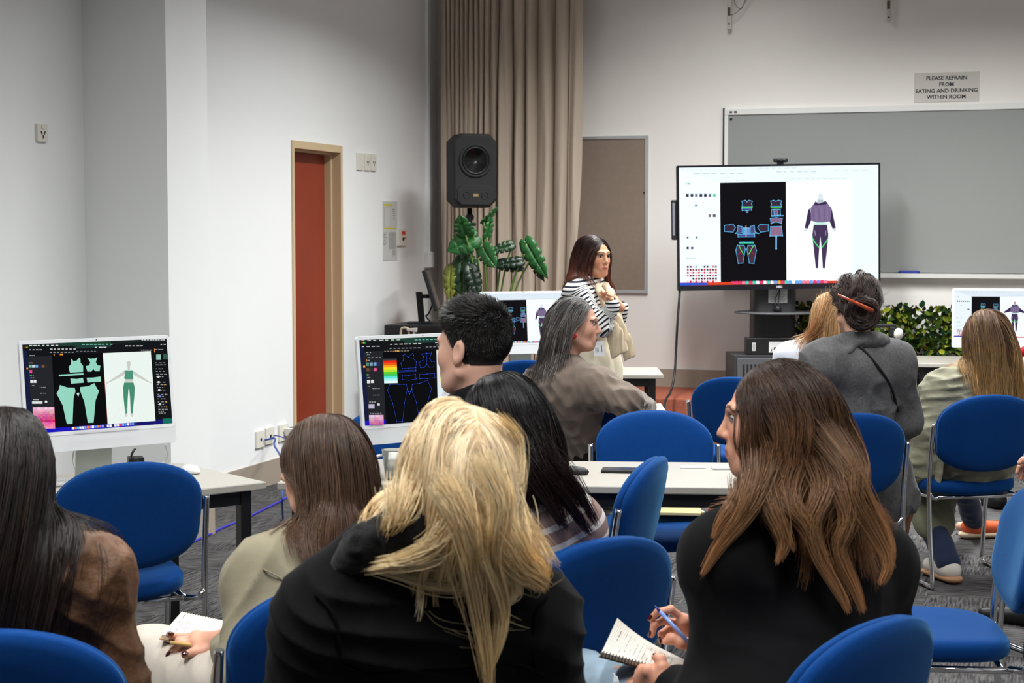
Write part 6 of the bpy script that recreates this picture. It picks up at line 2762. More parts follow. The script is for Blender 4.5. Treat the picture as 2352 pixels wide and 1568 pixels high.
# ------------------------------------------------------------------ woman in the brown leather jacket (bottom left)
J = figure('person with very long dark brown hair in a brown leather jacket at the left edge', (2, 1235, 3.27), 6, (0, 3.38), (12, 1072, 3.28, 12, -4, 0, 0.98),
           SL=(-205, 1325, 3.25), SR=(202, 1328, 3.28), ER=(262, 1590, 3.30), WR=(170, 1640, 3.50))
hr = srgb(30, 22, 19)
skin_body(J, TONE_FAIR, hr, std_hands(J), eyes=True)
f = Field()
torso(f, J, 0.022)
arms(f, J, 0.020)
f.cap(J.N + Z3 * 0.02, J.N + Z3 * 0.05, 0.068, 0.066, 0.02)
garment(J, 'jacket', f, mat('brown_leather', srgb(98, 68, 47), 0.5, spec=0.35, bump=(26, 0.6, 0.012), vary=(9, 0.4)), 0.0065, (0.011, 11), stretch=(1, 1, 0.6), fine=0.002, creases=((A3(RGT) * 0.6 + Z3, 0.11, 0.008),))
trousers(J, m=cloth_mat('dark_denim', srgb(34, 38, 52)))
shoes(J, M_BLACK)
S = grow(J.head, J.col, 11, N=6500, G=300, length=0.56, lenvar=0.05, part=0.0, thick=0.02, back=0.55, wave=0.009, wavef=8, clump=0.55, wind=-A3(RGT) * 0.2, root=srgb(36, 28, 26), tip=srgb(44, 33, 29), hi=srgb(74, 56, 48), hi_amt=0.14, rad=0.0007, cheek=0.12)
hair_object([S], hair_mat('dark'), J.root, J.base)

# ------------------------------------------------------------------ woman in the beige blazer, writing
WL = (522, 1474, 3.80)
J = figure('person with straight brown hair in a beige blazer, pen in hand over a notebook', (762, 1235, 3.82), 34, (735, 3.70), (742, 1063, 3.85, 70, -6, 0, 0.93),
           SL=(612, 1338, 3.72), SR=(885, 1318, 3.94), WL=WL, EL=(562, 1560, 3.60), knees=((352, 1535, 4.0), None))
hr = srgb(62, 46, 38)
D0 = 3.86
q = lambda x, y, d=0.0: V3((x, y, D0 + d))
w = V3(WL)
hand = chain_hand(w, [q(452, 1461, 0.0), q(450, 1468, -0.025), q(452, 1480, -0.045), q(462, 1490, -0.06)],
                  [[q(452, 1460, 0.0), q(421, 1462, 0.0), q(402, 1460, -0.005), q(387, 1457, -0.01)],
                   [q(450, 1466, -0.02), q(411, 1470, -0.028), q(408, 1500, -0.03), q(409, 1530, -0.02)],
                   [q(452, 1480, -0.04), q(414, 1476, -0.036), q(398, 1490, -0.028), q(387, 1504, -0.02)],
                   [q(460, 1488, -0.05), q(425, 1496, -0.03), q(412, 1515, -0.01), q(404, 1524, 0.0)]],
                  [q(500, 1492, -0.06), q(470, 1496, -0.075), q(446, 1498, -0.08), q(425, 1503, -0.082)], 0.95)
E = J.EL
hand.cap(w + (E - w) * 0.25, w, 0.027, 0.024, 0.02)
skin_body(J, TONE_FAIR, hr, [hand] + std_hands(J, 'L'), front=0.074)
upc = A3(-FWD) * 0.7 + Z3
nail(J, q(446, 1498, -0.08), q(424, 1503, -0.086), upc, M_NAIL, 0.0068)
nail(J, q(402, 1460, -0.005), q(388, 1457, -0.014), upc, M_NAIL, 0.0056)
nail(J, q(398, 1490, -0.028), q(388, 1503, -0.026), A3(-FWD) - A3(RGT) * 0.8, M_NAIL, 0.0050)
f = Field()
torso(f, J, 0.024, girth=1.0, sh=0.006)
arms(f, J, 0.022, side='R')
arms(f, J, 0.022, end=0.84, side='L', radii=(0.054, 0.043, 0.014))
f.cap(J.N + Z3 * 0.00 - J.f * 0.03, J.N + Z3 * 0.03 - J.f * 0.035, 0.072, 0.066, 0.02)
# skirt of the blazer over the lap
f.ecap(J.Pv + Z3 * 0.05, J.Pv + J.f * 0.14 - J.r * 0.02 - Z3 * 0.02, 0.175, 0.11, J.r, 0.6, 0.05)
mbz = cloth_mat('beige_blazer', srgb(142, 134, 112), 0.8, 0.1, bump=(10, 0.35, 0.012))
garment(J, 'blazer', f, mbz, 0.0065, (0.008, 8), stretch=(1, 1, 0.5), creases=((A3(RGT) - Z3 * 0.8, 0.13, 0.008),))
seam(J, 'armhole_seam', f, [V3((615, 1292, 3.7)), V3((655, 1315, 3.7)), V3((678, 1360, 3.7)), V3((688, 1410, 3.7))], mbz, 0.0018, 0.0006)
trousers(J, m=cloth_mat('cream_twill', srgb(196, 186, 174)), wide=0.04, e=0.022)
shoes(J, M_BLACK)
S = grow(J.head, J.col, 12, N=6000, G=280, length=0.34, lenvar=0.025, part=0.01, thick=0.013, tuck=0.8, back=0.30, wave=0.003, clump=0.45, root=srgb(84, 64, 52), tip=srgb(108, 80, 62), hi=srgb(150, 120, 96), hi_amt=0.2, rad=0.0006, front=0.074, cheek=0.05)
hair_object([S], hair_mat('brown'), J.root, J.base)
# her notebook and pen
nb = [q(418, 1404, 0.16), q(522, 1426, 0.17), q(508, 1482, 0.0), q(372, 1456, 0.0)]
NB = thing('notebook', 'open spiral notebook on the lap of the beige blazer', 'notebook', Vector(nb[3]))
base = nb[3]


def book_pages(t, nb, base, m, name, z0, z1, curl=0.0, n=10, grow_=0.0, holes=False):
    tl_, tr2, br, bl_ = [p - base for p in nb]
    nn = np.cross(br - bl_, tl_ - bl_)
    nn /= np.linalg.norm(nn)
    if nn[2] < 0:
        nn = -nn
    mb = MB()
    mb.sm = False
    rows = []
    for j in (0, 1):
        row = []
        for i in range(n + 1):
            s_ = i / n
            for t_ in (0.0, 1.0):
                p = (bl_ * (1 - s_) + br * s_) * (1 - t_) + (tl_ * (1 - s_) + tr2 * s_) * t_
                c = curl * (1 - s_) ** 3 * t_ if not callable(curl) else curl(s_, t_)
                row.append(mb.vert(p + nn * ((z0, z1)[j] + c)))
        rows.append(row)
    a, b = rows
    for i in range(n):
        k = 2 * i
        mb.face((b[k], b[k + 2], b[k + 3], b[k + 1]))
        mb.face((a[k], a[k + 1], a[k + 3], a[k + 2]))
        mb.face((a[k], a[k + 2], b[k + 2], b[k]))
        mb.face((a[k + 1], b[k + 1], b[k + 3], a[k + 3]))
    mb.face((a[0], b[0], b[1], a[1]))
    mb.face((a[2 * n], a[2 * n + 1], b[2 * n + 1], b[2 * n]))
    return mb.build(name, m, t), nn


M_PAGE = mat('paper_page', srgb(214, 209, 198), 0.7)
M_KRAFT = mat('kraft_cover', srgb(190, 156, 110), 0.7)
M_INK = mat('pencil_ink', srgb(104, 104, 116), 0.7)
M_WIRE = mat('spiral_wire', srgb(60, 52, 44), 0.35, metal=0.6)


def enlarge(nb, s):
    c = sum(nb) / 4
    return [c + (p - c) * s for p in nb]


book_pages(NB, enlarge(nb, 1.06), base, M_KRAFT, 'cover', -0.012, -0.009)
_, nn = book_pages(NB, nb, base, M_PAGE, 'pages', -0.0085, 0.0)


def ink_rows(t, nb, base, nn, rows, heading_w=0.3, dens=0.8, off=0.0008, curl=None, along=True):
    tl_, tr2, br, bl_ = [p - base for p in nb]
    mb = MB()
    r = random.Random(len(rows))

    def pt(s_, t_):
        p = (bl_ * (1 - s_) + br * s_) * (1 - t_) + (tl_ * (1 - s_) + tr2 * s_) * t_
        return p + nn * (off + (curl(s_, t_) if curl else 0))
    for (s0, h, a, b) in rows:
        x = a
        while x < b:
            wd = r.uniform(0.02, 0.07)
            if r.random() < dens:
                mb.face([mb.vert(pt(*c)) for c in ((s0, x), (s0 + h, x), (s0 + h, min(b, x + wd)), (s0, min(b, x + wd)))])
            x += wd + 0.015
    return mb.build('handwriting', M_INK, t)


ink_rows(NB, nb, base, nn, [(0.10, 0.018, 0.55, 0.92), (0.17, 0.008, 0.2, 0.6), (0.24, 0.008, 0.12, 0.75), (0.30, 0.008, 0.15, 0.7), (0.36, 0.008, 0.1, 0.5)])
mb = MB()
tl_, tr2 = nb[0] - base, nb[1] - base
for k in range(18):
    c = tl_ + (tr2 - tl_) * ((k + 0.5) / 18)
    d = (tl_ - (nb[3] - base))
    d /= np.linalg.norm(d)
    mb.tube([c + d * 0.006 * math.cos(a) + nn * (0.007 * math.sin(a) - 0.004) for a in np.linspace(0, 2 * math.pi, 9)[:-1]], 0.0009, 5, closed=True)
w_ = mb.build('spiral_binding', M_WIRE, NB)
w_['kind'] = 'stuff'


def pen(name, a, b, label, mats, r=0.0042, parts=((0, 0.08, 'tip', 0), (0.08, 0.86, 'barrel', 1), (0.86, 1, 'button', 2))):
    a, b = A3(a), A3(b)
    t = thing(name, label, 'pen', Vector(a))
    d = b - a
    for s0, s1, nm, mi in parts:
        mb = MB()
        if nm == 'tip':
            mb.tube([d * s0, d * s0 + d * (s1 - s0) * 0.35, d * s1], r, 10, taper=[r * 0.18, r * 0.5, r])
        else:
            mb.tube([d * s0, d * s1], r * (1.04 if nm == 'button' else 1), 10)
        mb.build(nm, mats[mi], t)
    return t, d


M_BAMBOO = mat('bamboo', srgb(206, 168, 104), 0.45)
t, d = pen('ballpoint_pen', q(374, 1474, -0.035), q(503, 1487, -0.075), 'bamboo pen with black ends held by the hand with dark red nails', (M_BLACKP, M_BAMBOO, M_BLACKP), 0.0044, ((0, 0.14, 'tip', 0), (0.14, 0.92, 'barrel', 1), (0.92, 1, 'button', 2)))
mb = MB()
mb.tube([d * 0.66 + Z3 * -0.006, d * 0.98 + Z3 * -0.006], 0.002, 8)
mb.build('clip', M_BLACKP, t)
# ------------------------------------------------------------------ blonde woman in the black coat (centre front)
J = figure('person with long loose blonde hair in a black coat, centre front, back turned', (1005, 1245, 2.93), 4, (985, 3.05), (1047, 1085, 2.93, 12, -3, 5, 1.0),
           SL=(748, 1432, 2.92), SR=(1205, 1432, 2.96), EL=(690, 1660, 2.93), ER=(1262, 1660, 2.98), WL=(800, 1720, 3.2), WR=(1150, 1720, 3.2))
hr = srgb(168, 132, 86)
skin_body(J, TONE_FAIR, srgb(232, 206, 168), std_hands(J))
f = Field()
torso(f, J, 0.030, girth=1.02)
arms(f, J, 0.030)
f.cap(J.N - J.r * 0.07, J.SL + Z3 * 0.03, 0.07, 0.055, 0.06)
f.cap(J.N + J.r * 0.07, J.SR + Z3 * 0.03, 0.07, 0.055, 0.06)
m_coat = cloth_mat('black_coat', srgb(10, 10, 12), 0.95, 0.03)
garment(J, 'coat', f, m_coat, 0.0065, (0.007, 7), stretch=(1, 1, 0.6), creases=((A3(RGT) * 0.5 + Z3, 0.16, 0.006),))
g = Field()   # stand-up fleece collar
n0 = J.N
g.chain([n0 - J.r * 0.175 - J.f * 0.03 - Z3 * 0.055, n0 - J.r * 0.125 - J.f * 0.065 + Z3 * 0.005, n0 - J.r * 0.06 - J.f * 0.085 + Z3 * 0.035, n0 + J.r * 0.03 - J.f * 0.088 + Z3 * 0.025, n0 + J.r * 0.10 - J.f * 0.07 - Z3 * 0.01, n0 + J.r * 0.15 - J.f * 0.02 - Z3 * 0.05],
        [0.024, 0.034, 0.040, 0.042, 0.036, 0.024], 0.03)
garment(J, 'collar', g, cloth_mat('fleece_collar', srgb(20, 20, 22), 0.95, 0.15, bump=(420, 0.9, 0.004)), 0.006, (0.0035, 30), fine=0.0015, collide=False)
m_seam = mat('coat_stitching', srgb(6, 6, 7), 0.9, spec=0.1)
seam(J, 'back_seam', f, [V3((790, 1500, 2.9)), V3((850, 1518, 2.9)), V3((960, 1505, 2.9)), V3((1060, 1502, 2.9)), V3((1180, 1508, 2.9)), V3((1255, 1545, 2.9))], m_seam, 0.0045, 0.001)
seam(J, 'armhole_seam', f, [V3((735, 1345, 2.9)), V3((775, 1385, 2.9)), V3((790, 1440, 2.9)), V3((792, 1505, 2.9))], m_seam, 0.004, 0.001)
seam(J, 'armhole_seam', f, [V3((1255, 1362, 2.9)), V3((1228, 1400, 2.9)), V3((1222, 1470, 2.9)), V3((1232, 1530, 2.9))], m_seam, 0.004, 0.001)
trousers(J, m=cloth_mat('black_trouser', srgb(20, 20, 22)))
shoes(J, M_BLACK)
blonde = srgb(212, 178, 126)
S = grow(J.head, J.col, 21, N=8500, G=240, length=0.285, lenvar=0.03, part=0.015, thick=0.022, back=0.42, wave=0.010, wavef=7, clump=0.25, root=srgb(250, 228, 190), tip=srgb(250, 220, 168), hi=srgb(255, 242, 216), hi_amt=0.35, rad=0.0007, var=0.12, cheek=0.05, cut=lambda g: 0.46 + 0.54 * np.clip((g[:, 2] + 0.07) / 0.19, 0, 1))
D = 2.82
c1, c2 = srgb(255, 236, 196), srgb(254, 224, 168)
LK = [
    lock([V3((1060, 1215, D - .03)), V3((1080, 1300, D - .03)), V3((1098, 1400, D + .0)), V3((1112, 1490, D)), V3((1122, 1575, D))], 380, 0.022, 0.009, 0.0007, c1, 1, tip=c2),
    lock([V3((1070, 1170, D - .02)), V3((1120, 1290, D - .04)), V3((1150, 1390, D + .0)), V3((1145, 1470, D)), V3((1112, 1562, D))], 220, 0.016, 0.006, 0.0007, c1, 2, tip=c2),
    lock([V3((1050, 1180, D)), V3((1000, 1250, D - .03)), V3((920, 1285, D - .02)), V3((842, 1302, D + .02))], 300, 0.026, 0.010, 0.0007, c1, 3, tip=c2),
    lock([V3((842, 1302, D + .02)), V3((900, 1292, D - .02)), V3((980, 1288, D - .03)), V3((1060, 1290, D - .02))], 120, 0.008, 0.016, 0.0006, c1, 4),
    lock([V3((845, 1304, D + .02)), V3((920, 1322, D)), V3((1000, 1345, D - .01)), V3((1070, 1340, D - .01)), V3((1095, 1290, D))], 130, 0.006, 0.014, 0.0006, c1, 5),
    lock([V3((1130, 1180, D)), V3((1165, 1240, D - .02)), V3((1200, 1290, D)), V3((1243, 1325, D + .02)), V3((1236, 1345, D + .03))], 420, 0.034, 0.014, 0.0007, c1, 6, tip=c2),
    lock([V3((1110, 1200, D - .03)), V3((1160, 1290, D - .02)), V3((1185, 1345, D)), V3((1170, 1378, D)), V3((1110, 1398, D))], 110, 0.018, 0.006, 0.0006, c1, 7),
    lock([V3((1020, 1110, D - .06)), V3((1060, 1180, D - .07)), V3((1085, 1260, D - .06)), V3((1090, 1340, D - .02))], 300, 0.024, 0.012, 0.0007, c1, 8, tip=c2),
    lock([V3((1110, 1060, D - .05)), V3((1150, 1150, D - .06)), V3((1140, 1250, D - .05)), V3((1150, 1320, D - .02))], 260, 0.022, 0.012, 0.0007, c1, 9, tip=c2),
    lock([V3((930, 1120, D - .0)), V3((915, 1180, D - .02)), V3((890, 1225, D - .01))], 240, 0.03, 0.012, 0.0007, c1, 10, tip=c2),
    lock([V3((1150, 960, D + .05)), V3((1190, 1010, D + .08)), V3((1192, 1100, D + .06)), V3((1160, 1180, D))], 60, 0.012, 0.01, 0.0005, c1, 13),
]
rng = np.random.default_rng(5)
for k in range(16):   # stray hairs over the coat
    x, y = rng.uniform(830, 1200), rng.uniform(1260, 1440)
    LK.append(lock([V3((x, y, D + .0)), V3((x + rng.uniform(20, 60), y + rng.uniform(10, 40), D - .005)), V3((x + rng.uniform(80, 150), y + rng.uniform(10, 70), D))], 2, 0.01, 0.01, 0.0003, c1, 30 + k))
hair_object([S] + LK, hair_mat('blonde', 0.4, through=0.18), J.root, J.base)

# ------------------------------------------------------------------ woman with straight black hair and striped top
J = figure('person with straight black hair and a mauve and white striped top', (1212, 1128, 4.10), 10, (1235, 4.18), (1152, 962, 4.10, 58, -8, -4, 0.95),
           SL=(1085, 1212, 4.05), SR=(1308, 1212, 4.14), ER=(1345, 1390, 4.16), WR=(1280, 1440, 4.38))
skin_body(J, srgb(208, 162, 138), srgb(16, 14, 15), std_hands(J))
f = Field()
torso(f, J, 0.018)
arms(f, J, 0.020)


def band_up(J, period, tilt=0.0):
    def fn(v):
        ax = (J.C - J.Pv) / np.linalg.norm(J.C - J.Pv)
        b = ((v - J.Pv) @ ax) / period
        for s in 'LR':
            S_, E_ = getattr(J, 'S' + s), getattr(J, 'E' + s)
            d_ = E_ - S_
            L = np.linalg.norm(d_)
            d_ /= L
            t_ = (v - S_) @ d_
            rad_ = np.linalg.norm(v - S_ - t_[:, None] * d_, axis=1)
            out = (v - S_) @ (J.r * (-1 if s == 'L' else 1))
            w_ = np.clip((0.105 - rad_) / 0.025, 0, 1) * np.clip((t_ + 0.01) / 0.03, 0, 1) * np.clip((out + 0.015) / 0.03, 0, 1)
            b = b * (1 - w_) + w_ * (-t_ / period + ((S_ - J.Pv) @ ax) / period)
        return b + 40
    return fn


garment(J, 'striped_top', f, stripe_mat('mauve_stripe', srgb(148, 124, 118), srgb(224, 216, 212), 0.30), 0.0065, (0.005, 8), band=band_up(J, 0.047), stretch=(1, 1, 0.6))
trousers(J, m=cloth_mat('black_trouser', srgb(20, 20, 22)))
shoes(J, M_BLACK)
S = grow(J.head, J.col, 22, N=6500, G=260, length=0.30, lenvar=0.04, part=0.0, thick=0.014, back=0.5, wave=0.004, cut=lambda g: 0.5 + 0.5 * np.clip((g[:, 2] + 0.07) / 0.19, 0, 1), clump=0.5, root=srgb(22, 19, 21), tip=srgb(46, 30, 30), hi=srgb(60, 54, 58), hi_amt=0.08, rad=0.0006, wind=A3(RGT) * 0.10, cheek=0.1, var=0.15)
c1, c2 = srgb(26, 22, 24), srgb(52, 32, 32)
D = 4.0
LK = [lock([V3((1190, 990, D)), V3((1235, 1060, D - .04)), V3((1290, 1130, D - .03)), V3((1355, 1225, D + .02))], 300, 0.045, 0.012, 0.0006, c1, 40, tip=c2),
      lock([V3((1185, 1010, D)), V3((1215, 1070, D - .05)), V3((1260, 1140, D - .04)), V3((1300, 1215, D - .02))], 300, 0.04, 0.012, 0.0006, c1, 41, tip=c2),
      lock([V3((1200, 960, D)), V3((1255, 1050, D - .02)), V3((1315, 1110, D - .02)), V3((1372, 1205, D + .04))], 240, 0.04, 0.012, 0.0006, c1, 42, tip=c2)]
hair_object([S] + LK, hair_mat('black', 0.32), J.root, J.base)

# ------------------------------------------------------------------ man with short black hair
J = figure('person with short spiky black hair in a black jacket, face turned left', (1108, 955, 4.70), 50, (1080, 4.80), (1088, 799, 4.70, 54, -2, 0, 1.04), sh=0.19,
           SL=(1052, 1035, 4.56), SR=(1166, 1015, 4.90))
skin_body(J, srgb(222, 174, 152), srgb(24, 21, 21), std_hands(J), male=True, head_kw=dict(wide=1.04, jaw=1.25), front=0.082, sideh=0.03, nape=-0.045, brow=srgb(24, 20, 20))
f = Field()
torso(f, J, 0.030)
arms(f, J, 0.028)
g = Field()
n0 = J.N
jk = cloth_mat('black_jacket', BLACKCLOTH, 0.9, 0.06)
garment(J, 'jacket', f, jk, 0.0075, (0.006, 8))
ring = []
for a in np.linspace(-2.5, 2.5, 12):
    ring.append(n0 + J.r * 0.085 * math.sin(a) - J.f * 0.085 * math.cos(a) + Z3 * (0.055 + 0.03 * math.cos(a)))
g.chain(ring, [0.022] * 12, 0.02)
ring2 = [p - Z3 * 0.04 + (p - n0) * 0.08 for p in ring]
g.chain(ring2, [0.026] * 12, 0.03)
garment(J, 'collar', g, jk, 0.006, (0.003, 12))
trousers(J, m=cloth_mat('black_trouser', srgb(20, 20, 22)))
shoes(J, M_BLACK)
# short hair: strands stand off the scalp and lean forward
rng = np.random.default_rng(8)
N = 9000
H = J.head
v = rng.normal(size=(N * 4, 3))
v /= np.linalg.norm(v, axis=1, keepdims=True)
L = v * np.array((0.079, 0.097, 0.087)) + np.array((0, -0.014, 0.034))
L = L[hairline(L, 0.082, 0.03, -0.045) & (L[:, 2] > -0.06)][:N]
nrm = (L - np.array((0, -0.014, 0.034))) / np.array((0.079, 0.097, 0.087)) ** 2
nrm /= np.linalg.norm(nrm, axis=1, keepdims=True)
top = np.clip((L[:, 2] - 0.045) / 0.06, 0, 1)
ln = (0.008 + 0.028 * top ** 1.1) * rng.uniform(0.7, 1.15, len(L))
tuft = noise3(L * 70 + 7)[:, None] * 0.35
d1 = nrm * (0.75 + 0.2 * top[:, None]) + np.array((0, 0.55, 0.1)) * top[:, None] + np.array((0, -0.1, -0.9)) * (1 - top[:, None]) + rng.normal(size=(len(L), 3)) * 0.07 + np.stack([tuft[:, 0], tuft[:, 0] * 0.6, 0 * tuft[:, 0]], 1)
d1 /= np.linalg.norm(d1, axis=1, keepdims=True)
K = 6
path = np.stack([L + d1 * (ln * t)[:, None] + np.array((0, 0.010, -0.006)) * (t * t) * top[:, None] for t in np.linspace(0, 1, K)], axis=1)
wp = H.o + (path @ H.rows()) * H.s
cc = np.array(srgb(26, 23, 23)) * np.exp(0.25 * rng.normal(size=(len(L), 1, 1)))
hair_object([(wp, 0.0007 * (0.7 + 0.6 * rng.random(len(L))), np.broadcast_to(cc, (len(L), K, 3)).copy())], hair_mat('black', 0.32), J.root, J.base)
# ------------------------------------------------------------------ woman with grey hair looking right
J = figure('person with shoulder length grey hair and a red earring, taupe sweater, looking right', (1300, 848, 7.58), -28, (1310, 7.72), (1322, 743, 7.58, -97, -3, 0, 0.98),
           SL=(1240, 893, 7.68), SR=(1372, 890, 7.46), ER=(1440, 921, 7.36), WR=(1476, 936, 7.62))
hr = srgb(84, 80, 78)
skin_body(J, srgb(206, 156, 134), srgb(92, 86, 84), std_hands(J, ''), brow=srgb(70, 56, 48), front=0.072, sideh=0.035, head_kw=dict(nose=1.1), lip=srgb(150, 92, 84))
f = Field()
torso(f, J, 0.020)
arms(f, J, 0.024)
f.chain([J.N + J.r * 0.08 * math.sin(a) - J.f * 0.07 * math.cos(a) + Z3 * (0.02 + 0.012 * math.cos(a)) for a in np.linspace(-3, 3, 12)], [0.020] * 12, 0.02)
garment(J, 'sweater', f, cloth_mat('taupe_knit', srgb(122, 108, 98), 0.95, 0.4, bump=(420, 0.5, 0.002)), 0.0075, (0.010, 10), stretch=(1.2, 1.2, 0.8), creases=((A3(RGT) + Z3 * 0.9, 0.09, 0.007),))
trousers(J, m=cloth_mat('black_trouser', srgb(20, 20, 22)))
shoes(J, M_BLACK)
g1, g2 = srgb(112, 108, 106), srgb(92, 84, 80)
S = grow(J.head, J.col, 31, N=3800, G=200, length=0.27, lenvar=0.03, part=0.015, thick=0.018, back=1.0, wave=0.010, wavef=7, clump=0.5, root=g1, tip=g2, hi=srgb(176, 172, 168), hi_amt=0.25, rad=0.0009, cheek=0.10, front=0.072, sideh=0.035, var=0.25, tuck=1)
hair_object([S], hair_mat('grey', through=0.2), J.root, J.base)
o = Field()
H = J.head
for sg in (1,):
    c = H((sg * 0.084, 0.004, -0.050))
    for a in range(5):
        o.ell(c + H.y * 0.007 * math.cos(a * 1.257) + H.z * 0.007 * math.sin(a * 1.257), (0.006, 0.006, 0.006), None, 0.004)
v, fc = o.grid(0.0016)
np_mesh('earring', v, fc, mat('earring_red', srgb(206, 30, 34), 0.35), J.root, J.base)
# paper in her hand
pp = V3((1503, 940, 7.68))
mb = MB()
mb.M = Matrix.Translation(Vector(pp)) @ Matrix.Rotation(YAW + 0.3, 4, 'Z') @ Matrix.Rotation(math.radians(24), 4, 'X')
mb.box((-0.07, -0.05, -0.001), (0.05, 0.05, 0.001))
o = mb.build('paper_sheet', M_PAGE)
tag(o, 'white sheet of paper held at the elbow of the taupe sweater', 'paper')

# ------------------------------------------------------------------ presenter, standing
J = figure('person standing in a striped top and beige scarf, hands folded at the chest', (1352, 652, 9.22), -118, (1358, 9.25), (1364, 588, 9.2, -140, -2, 0, 0.93), sh=0.155, standing=True, pz=0.86,
           WR=(1408, 696, 9.0), ER=(1384, 752, 9.02), WL=(1428, 706, 9.18), EL=(1412, 762, 9.3))
hr = srgb(52, 30, 26)
q = lambda x, y, d=0.0: V3((x, y, 9.0 + d))
h1 = chain_hand(q(1408, 696, 0.0), [q(1398, 682, 0), q(1396, 686, .02), q(1395, 690, .03)], [[q(1398, 682, 0), q(1388, 674, 0.0), q(1382, 668, .01)], [q(1397, 685, .015), q(1386, 677, .02), q(1379, 671, .03)], [q(1396, 688, .03), q(1387, 682, .04), q(1380, 678, .05)], [q(1396, 691, .03), q(1389, 687, .04), q(1384, 684, .05)]], [q(1404, 688, -.02), q(1398, 678, -.01), q(1394, 671, -.01)], 0.95)
h2 = chain_hand(q(1424, 706, 0.05), [q(1414, 686, 0.02), q(1409, 688, .03), q(1406, 692, .05)], [[q(1414, 686, 0.02), q(1402, 680, -.02), q(1396, 676, -.03)], [q(1410, 688, .02), q(1400, 685, -.02), q(1394, 682, -.03)], [q(1408, 691, .03), q(1400, 690, -.0), q(1394, 688, -.02)], [q(1408, 694, .04), q(1402, 695, .0), q(1396, 694, -.0)]], [q(1418, 694, 0.0), q(1406, 680, .0), q(1397, 672, -.0)], 0.95)
skin_body(J, srgb(206, 152, 120), srgb(40, 24, 22), [h1, h2], brow=srgb(48, 32, 28), lip=srgb(176, 92, 90), front=0.072, sideh=0.03, gaze=(0.15, 1, 0))
f = Field()
torso(f, J, 0.008, low=J.Pv + Z3 * 0.06, girth=0.93)
arms(f, J, 0.009, end=0.96, radii=(0.046, 0.037, 0.029))
garment(J, 'striped_top', f, stripe_mat('navy_stripe', srgb(26, 30, 44), srgb(232, 230, 226), 0.60), 0.0075, (0.005, 9), band=band_up(J, 0.0225))
f = Field()
f.ecap(J.Pv + Z3 * 0.09, J.Pv - Z3 * 0.02, 0.150, 0.185, J.r, 0.75, 0.05)
f.ecap(J.Pv - Z3 * 0.02, J.Pv - Z3 * 0.52, 0.185, 0.22, J.r, 0.8, 0.05)
garment(J, 'skirt', f, cloth_mat('cream_skirt', srgb(216, 206, 182)), 0.009, (0.010, 9), stretch=(1, 1, 0.15), collide=False)
shoes(J, M_BLACK)
sf = Field()
n0 = J.N
sm_ = cloth_mat('beige_scarf', srgb(206, 188, 160), 0.95, 0.4, bump=(500, 0.6, 0.002))
ring = [n0 + J.r * 0.075 * math.sin(a) - J.f * 0.065 * math.cos(a) + Z3 * (0.02 + 0.025 * math.cos(a)) for a in np.linspace(-2.2, 2.2, 9)]
sf.chain(ring, [0.026] * 9, 0.02)
for ch in (((1370, 652, 9.16), (1381, 672, 9.08), (1390, 704, 9.07), (1396, 740, 9.05)), ((1390, 654, 9.2), (1404, 672, 9.14), (1416, 702, 9.15), (1424, 742, 9.14))):
    for u_, w_ in zip(ch, ch[1:]):
        sf.ecap(V3(u_), V3(w_), 0.024, 0.024, A3(RGT) + A3(FWD) * 0.5, 0.45, 0.008)
for (xa, ya, xb, yb, xc, yc, D_, w0, w1) in ((1395, 735, 1412, 770, 1428, 812, 9.05, 0.040, 0.055), (1412, 735, 1436, 780, 1452, 822, 9.12, 0.040, 0.038)):
    t0 = Field()
    t0.ecap(V3((xa, ya, D_)), V3((xb, yb, D_)), w0, (w0 + w1) / 2, RGT, 0.22, 0.02)
    t0.ecap(V3((xb, yb, D_)), V3((xc, yc + 14, D_)), (w0 + w1) / 2, w1, RGT, 0.18, 0.02)
    d_ = V3((xc, yc, D_)) - V3((xb, yb, D_))
    d_ /= np.linalg.norm(d_)
    t0.ell(V3((xc, yc, D_)) + d_ * 0.30, (0.29, 0.29, 0.30), None, 0.004, -1)
    sf.sub(t0, 0.02)
garment(J, 'scarf', sf, sm_, 0.006, (0.005, 26), stretch=(1, 1, 0.15), smooth=2)
mb = MB()
tg = V3((1376, 800, 9.0)) - J.base
mb.M = Matrix.Translation(Vector(tg)) @ Matrix.Rotation(YAW, 4, 'Z') @ Matrix.Rotation(math.radians(-4), 4, 'Y')
mb.box((-0.028, -0.001, -0.04), (0.028, 0.001, 0.04))
k = mb.build('name_tag', mat('white_card', srgb(236, 236, 238), 0.5), J.root)
mb = MB()
mb.M = Matrix.Translation(Vector(tg)) @ Matrix.Rotation(YAW, 4, 'Z') @ Matrix.Rotation(math.radians(-4), 4, 'Y')
for i in range(3):
    mb.box((-0.02 + 0.007 * i, -0.0016, -0.02), (-0.0175 + 0.007 * i, -0.001, 0.005))
mb.box((0.012, -0.0016, -0.02), (0.016, -0.001, 0.018))
mb.build('tag_print', mat('grey_print', srgb(120, 120, 120), 0.5), k)
S = grow(J.head, J.col, 32, N=3600, G=200, length=0.30, lenvar=0.015, part=0.0, thick=0.020, back=0.45, wave=0.002, clump=0.4, root=srgb(44, 28, 26), tip=srgb(112, 60, 42), hi=srgb(96, 54, 42), hi_amt=0.2, rad=0.0010, cheek=0.10, front=0.072, sideh=0.03, var=0.2)
hair_object([S], hair_mat('auburn'), J.root, J.base)

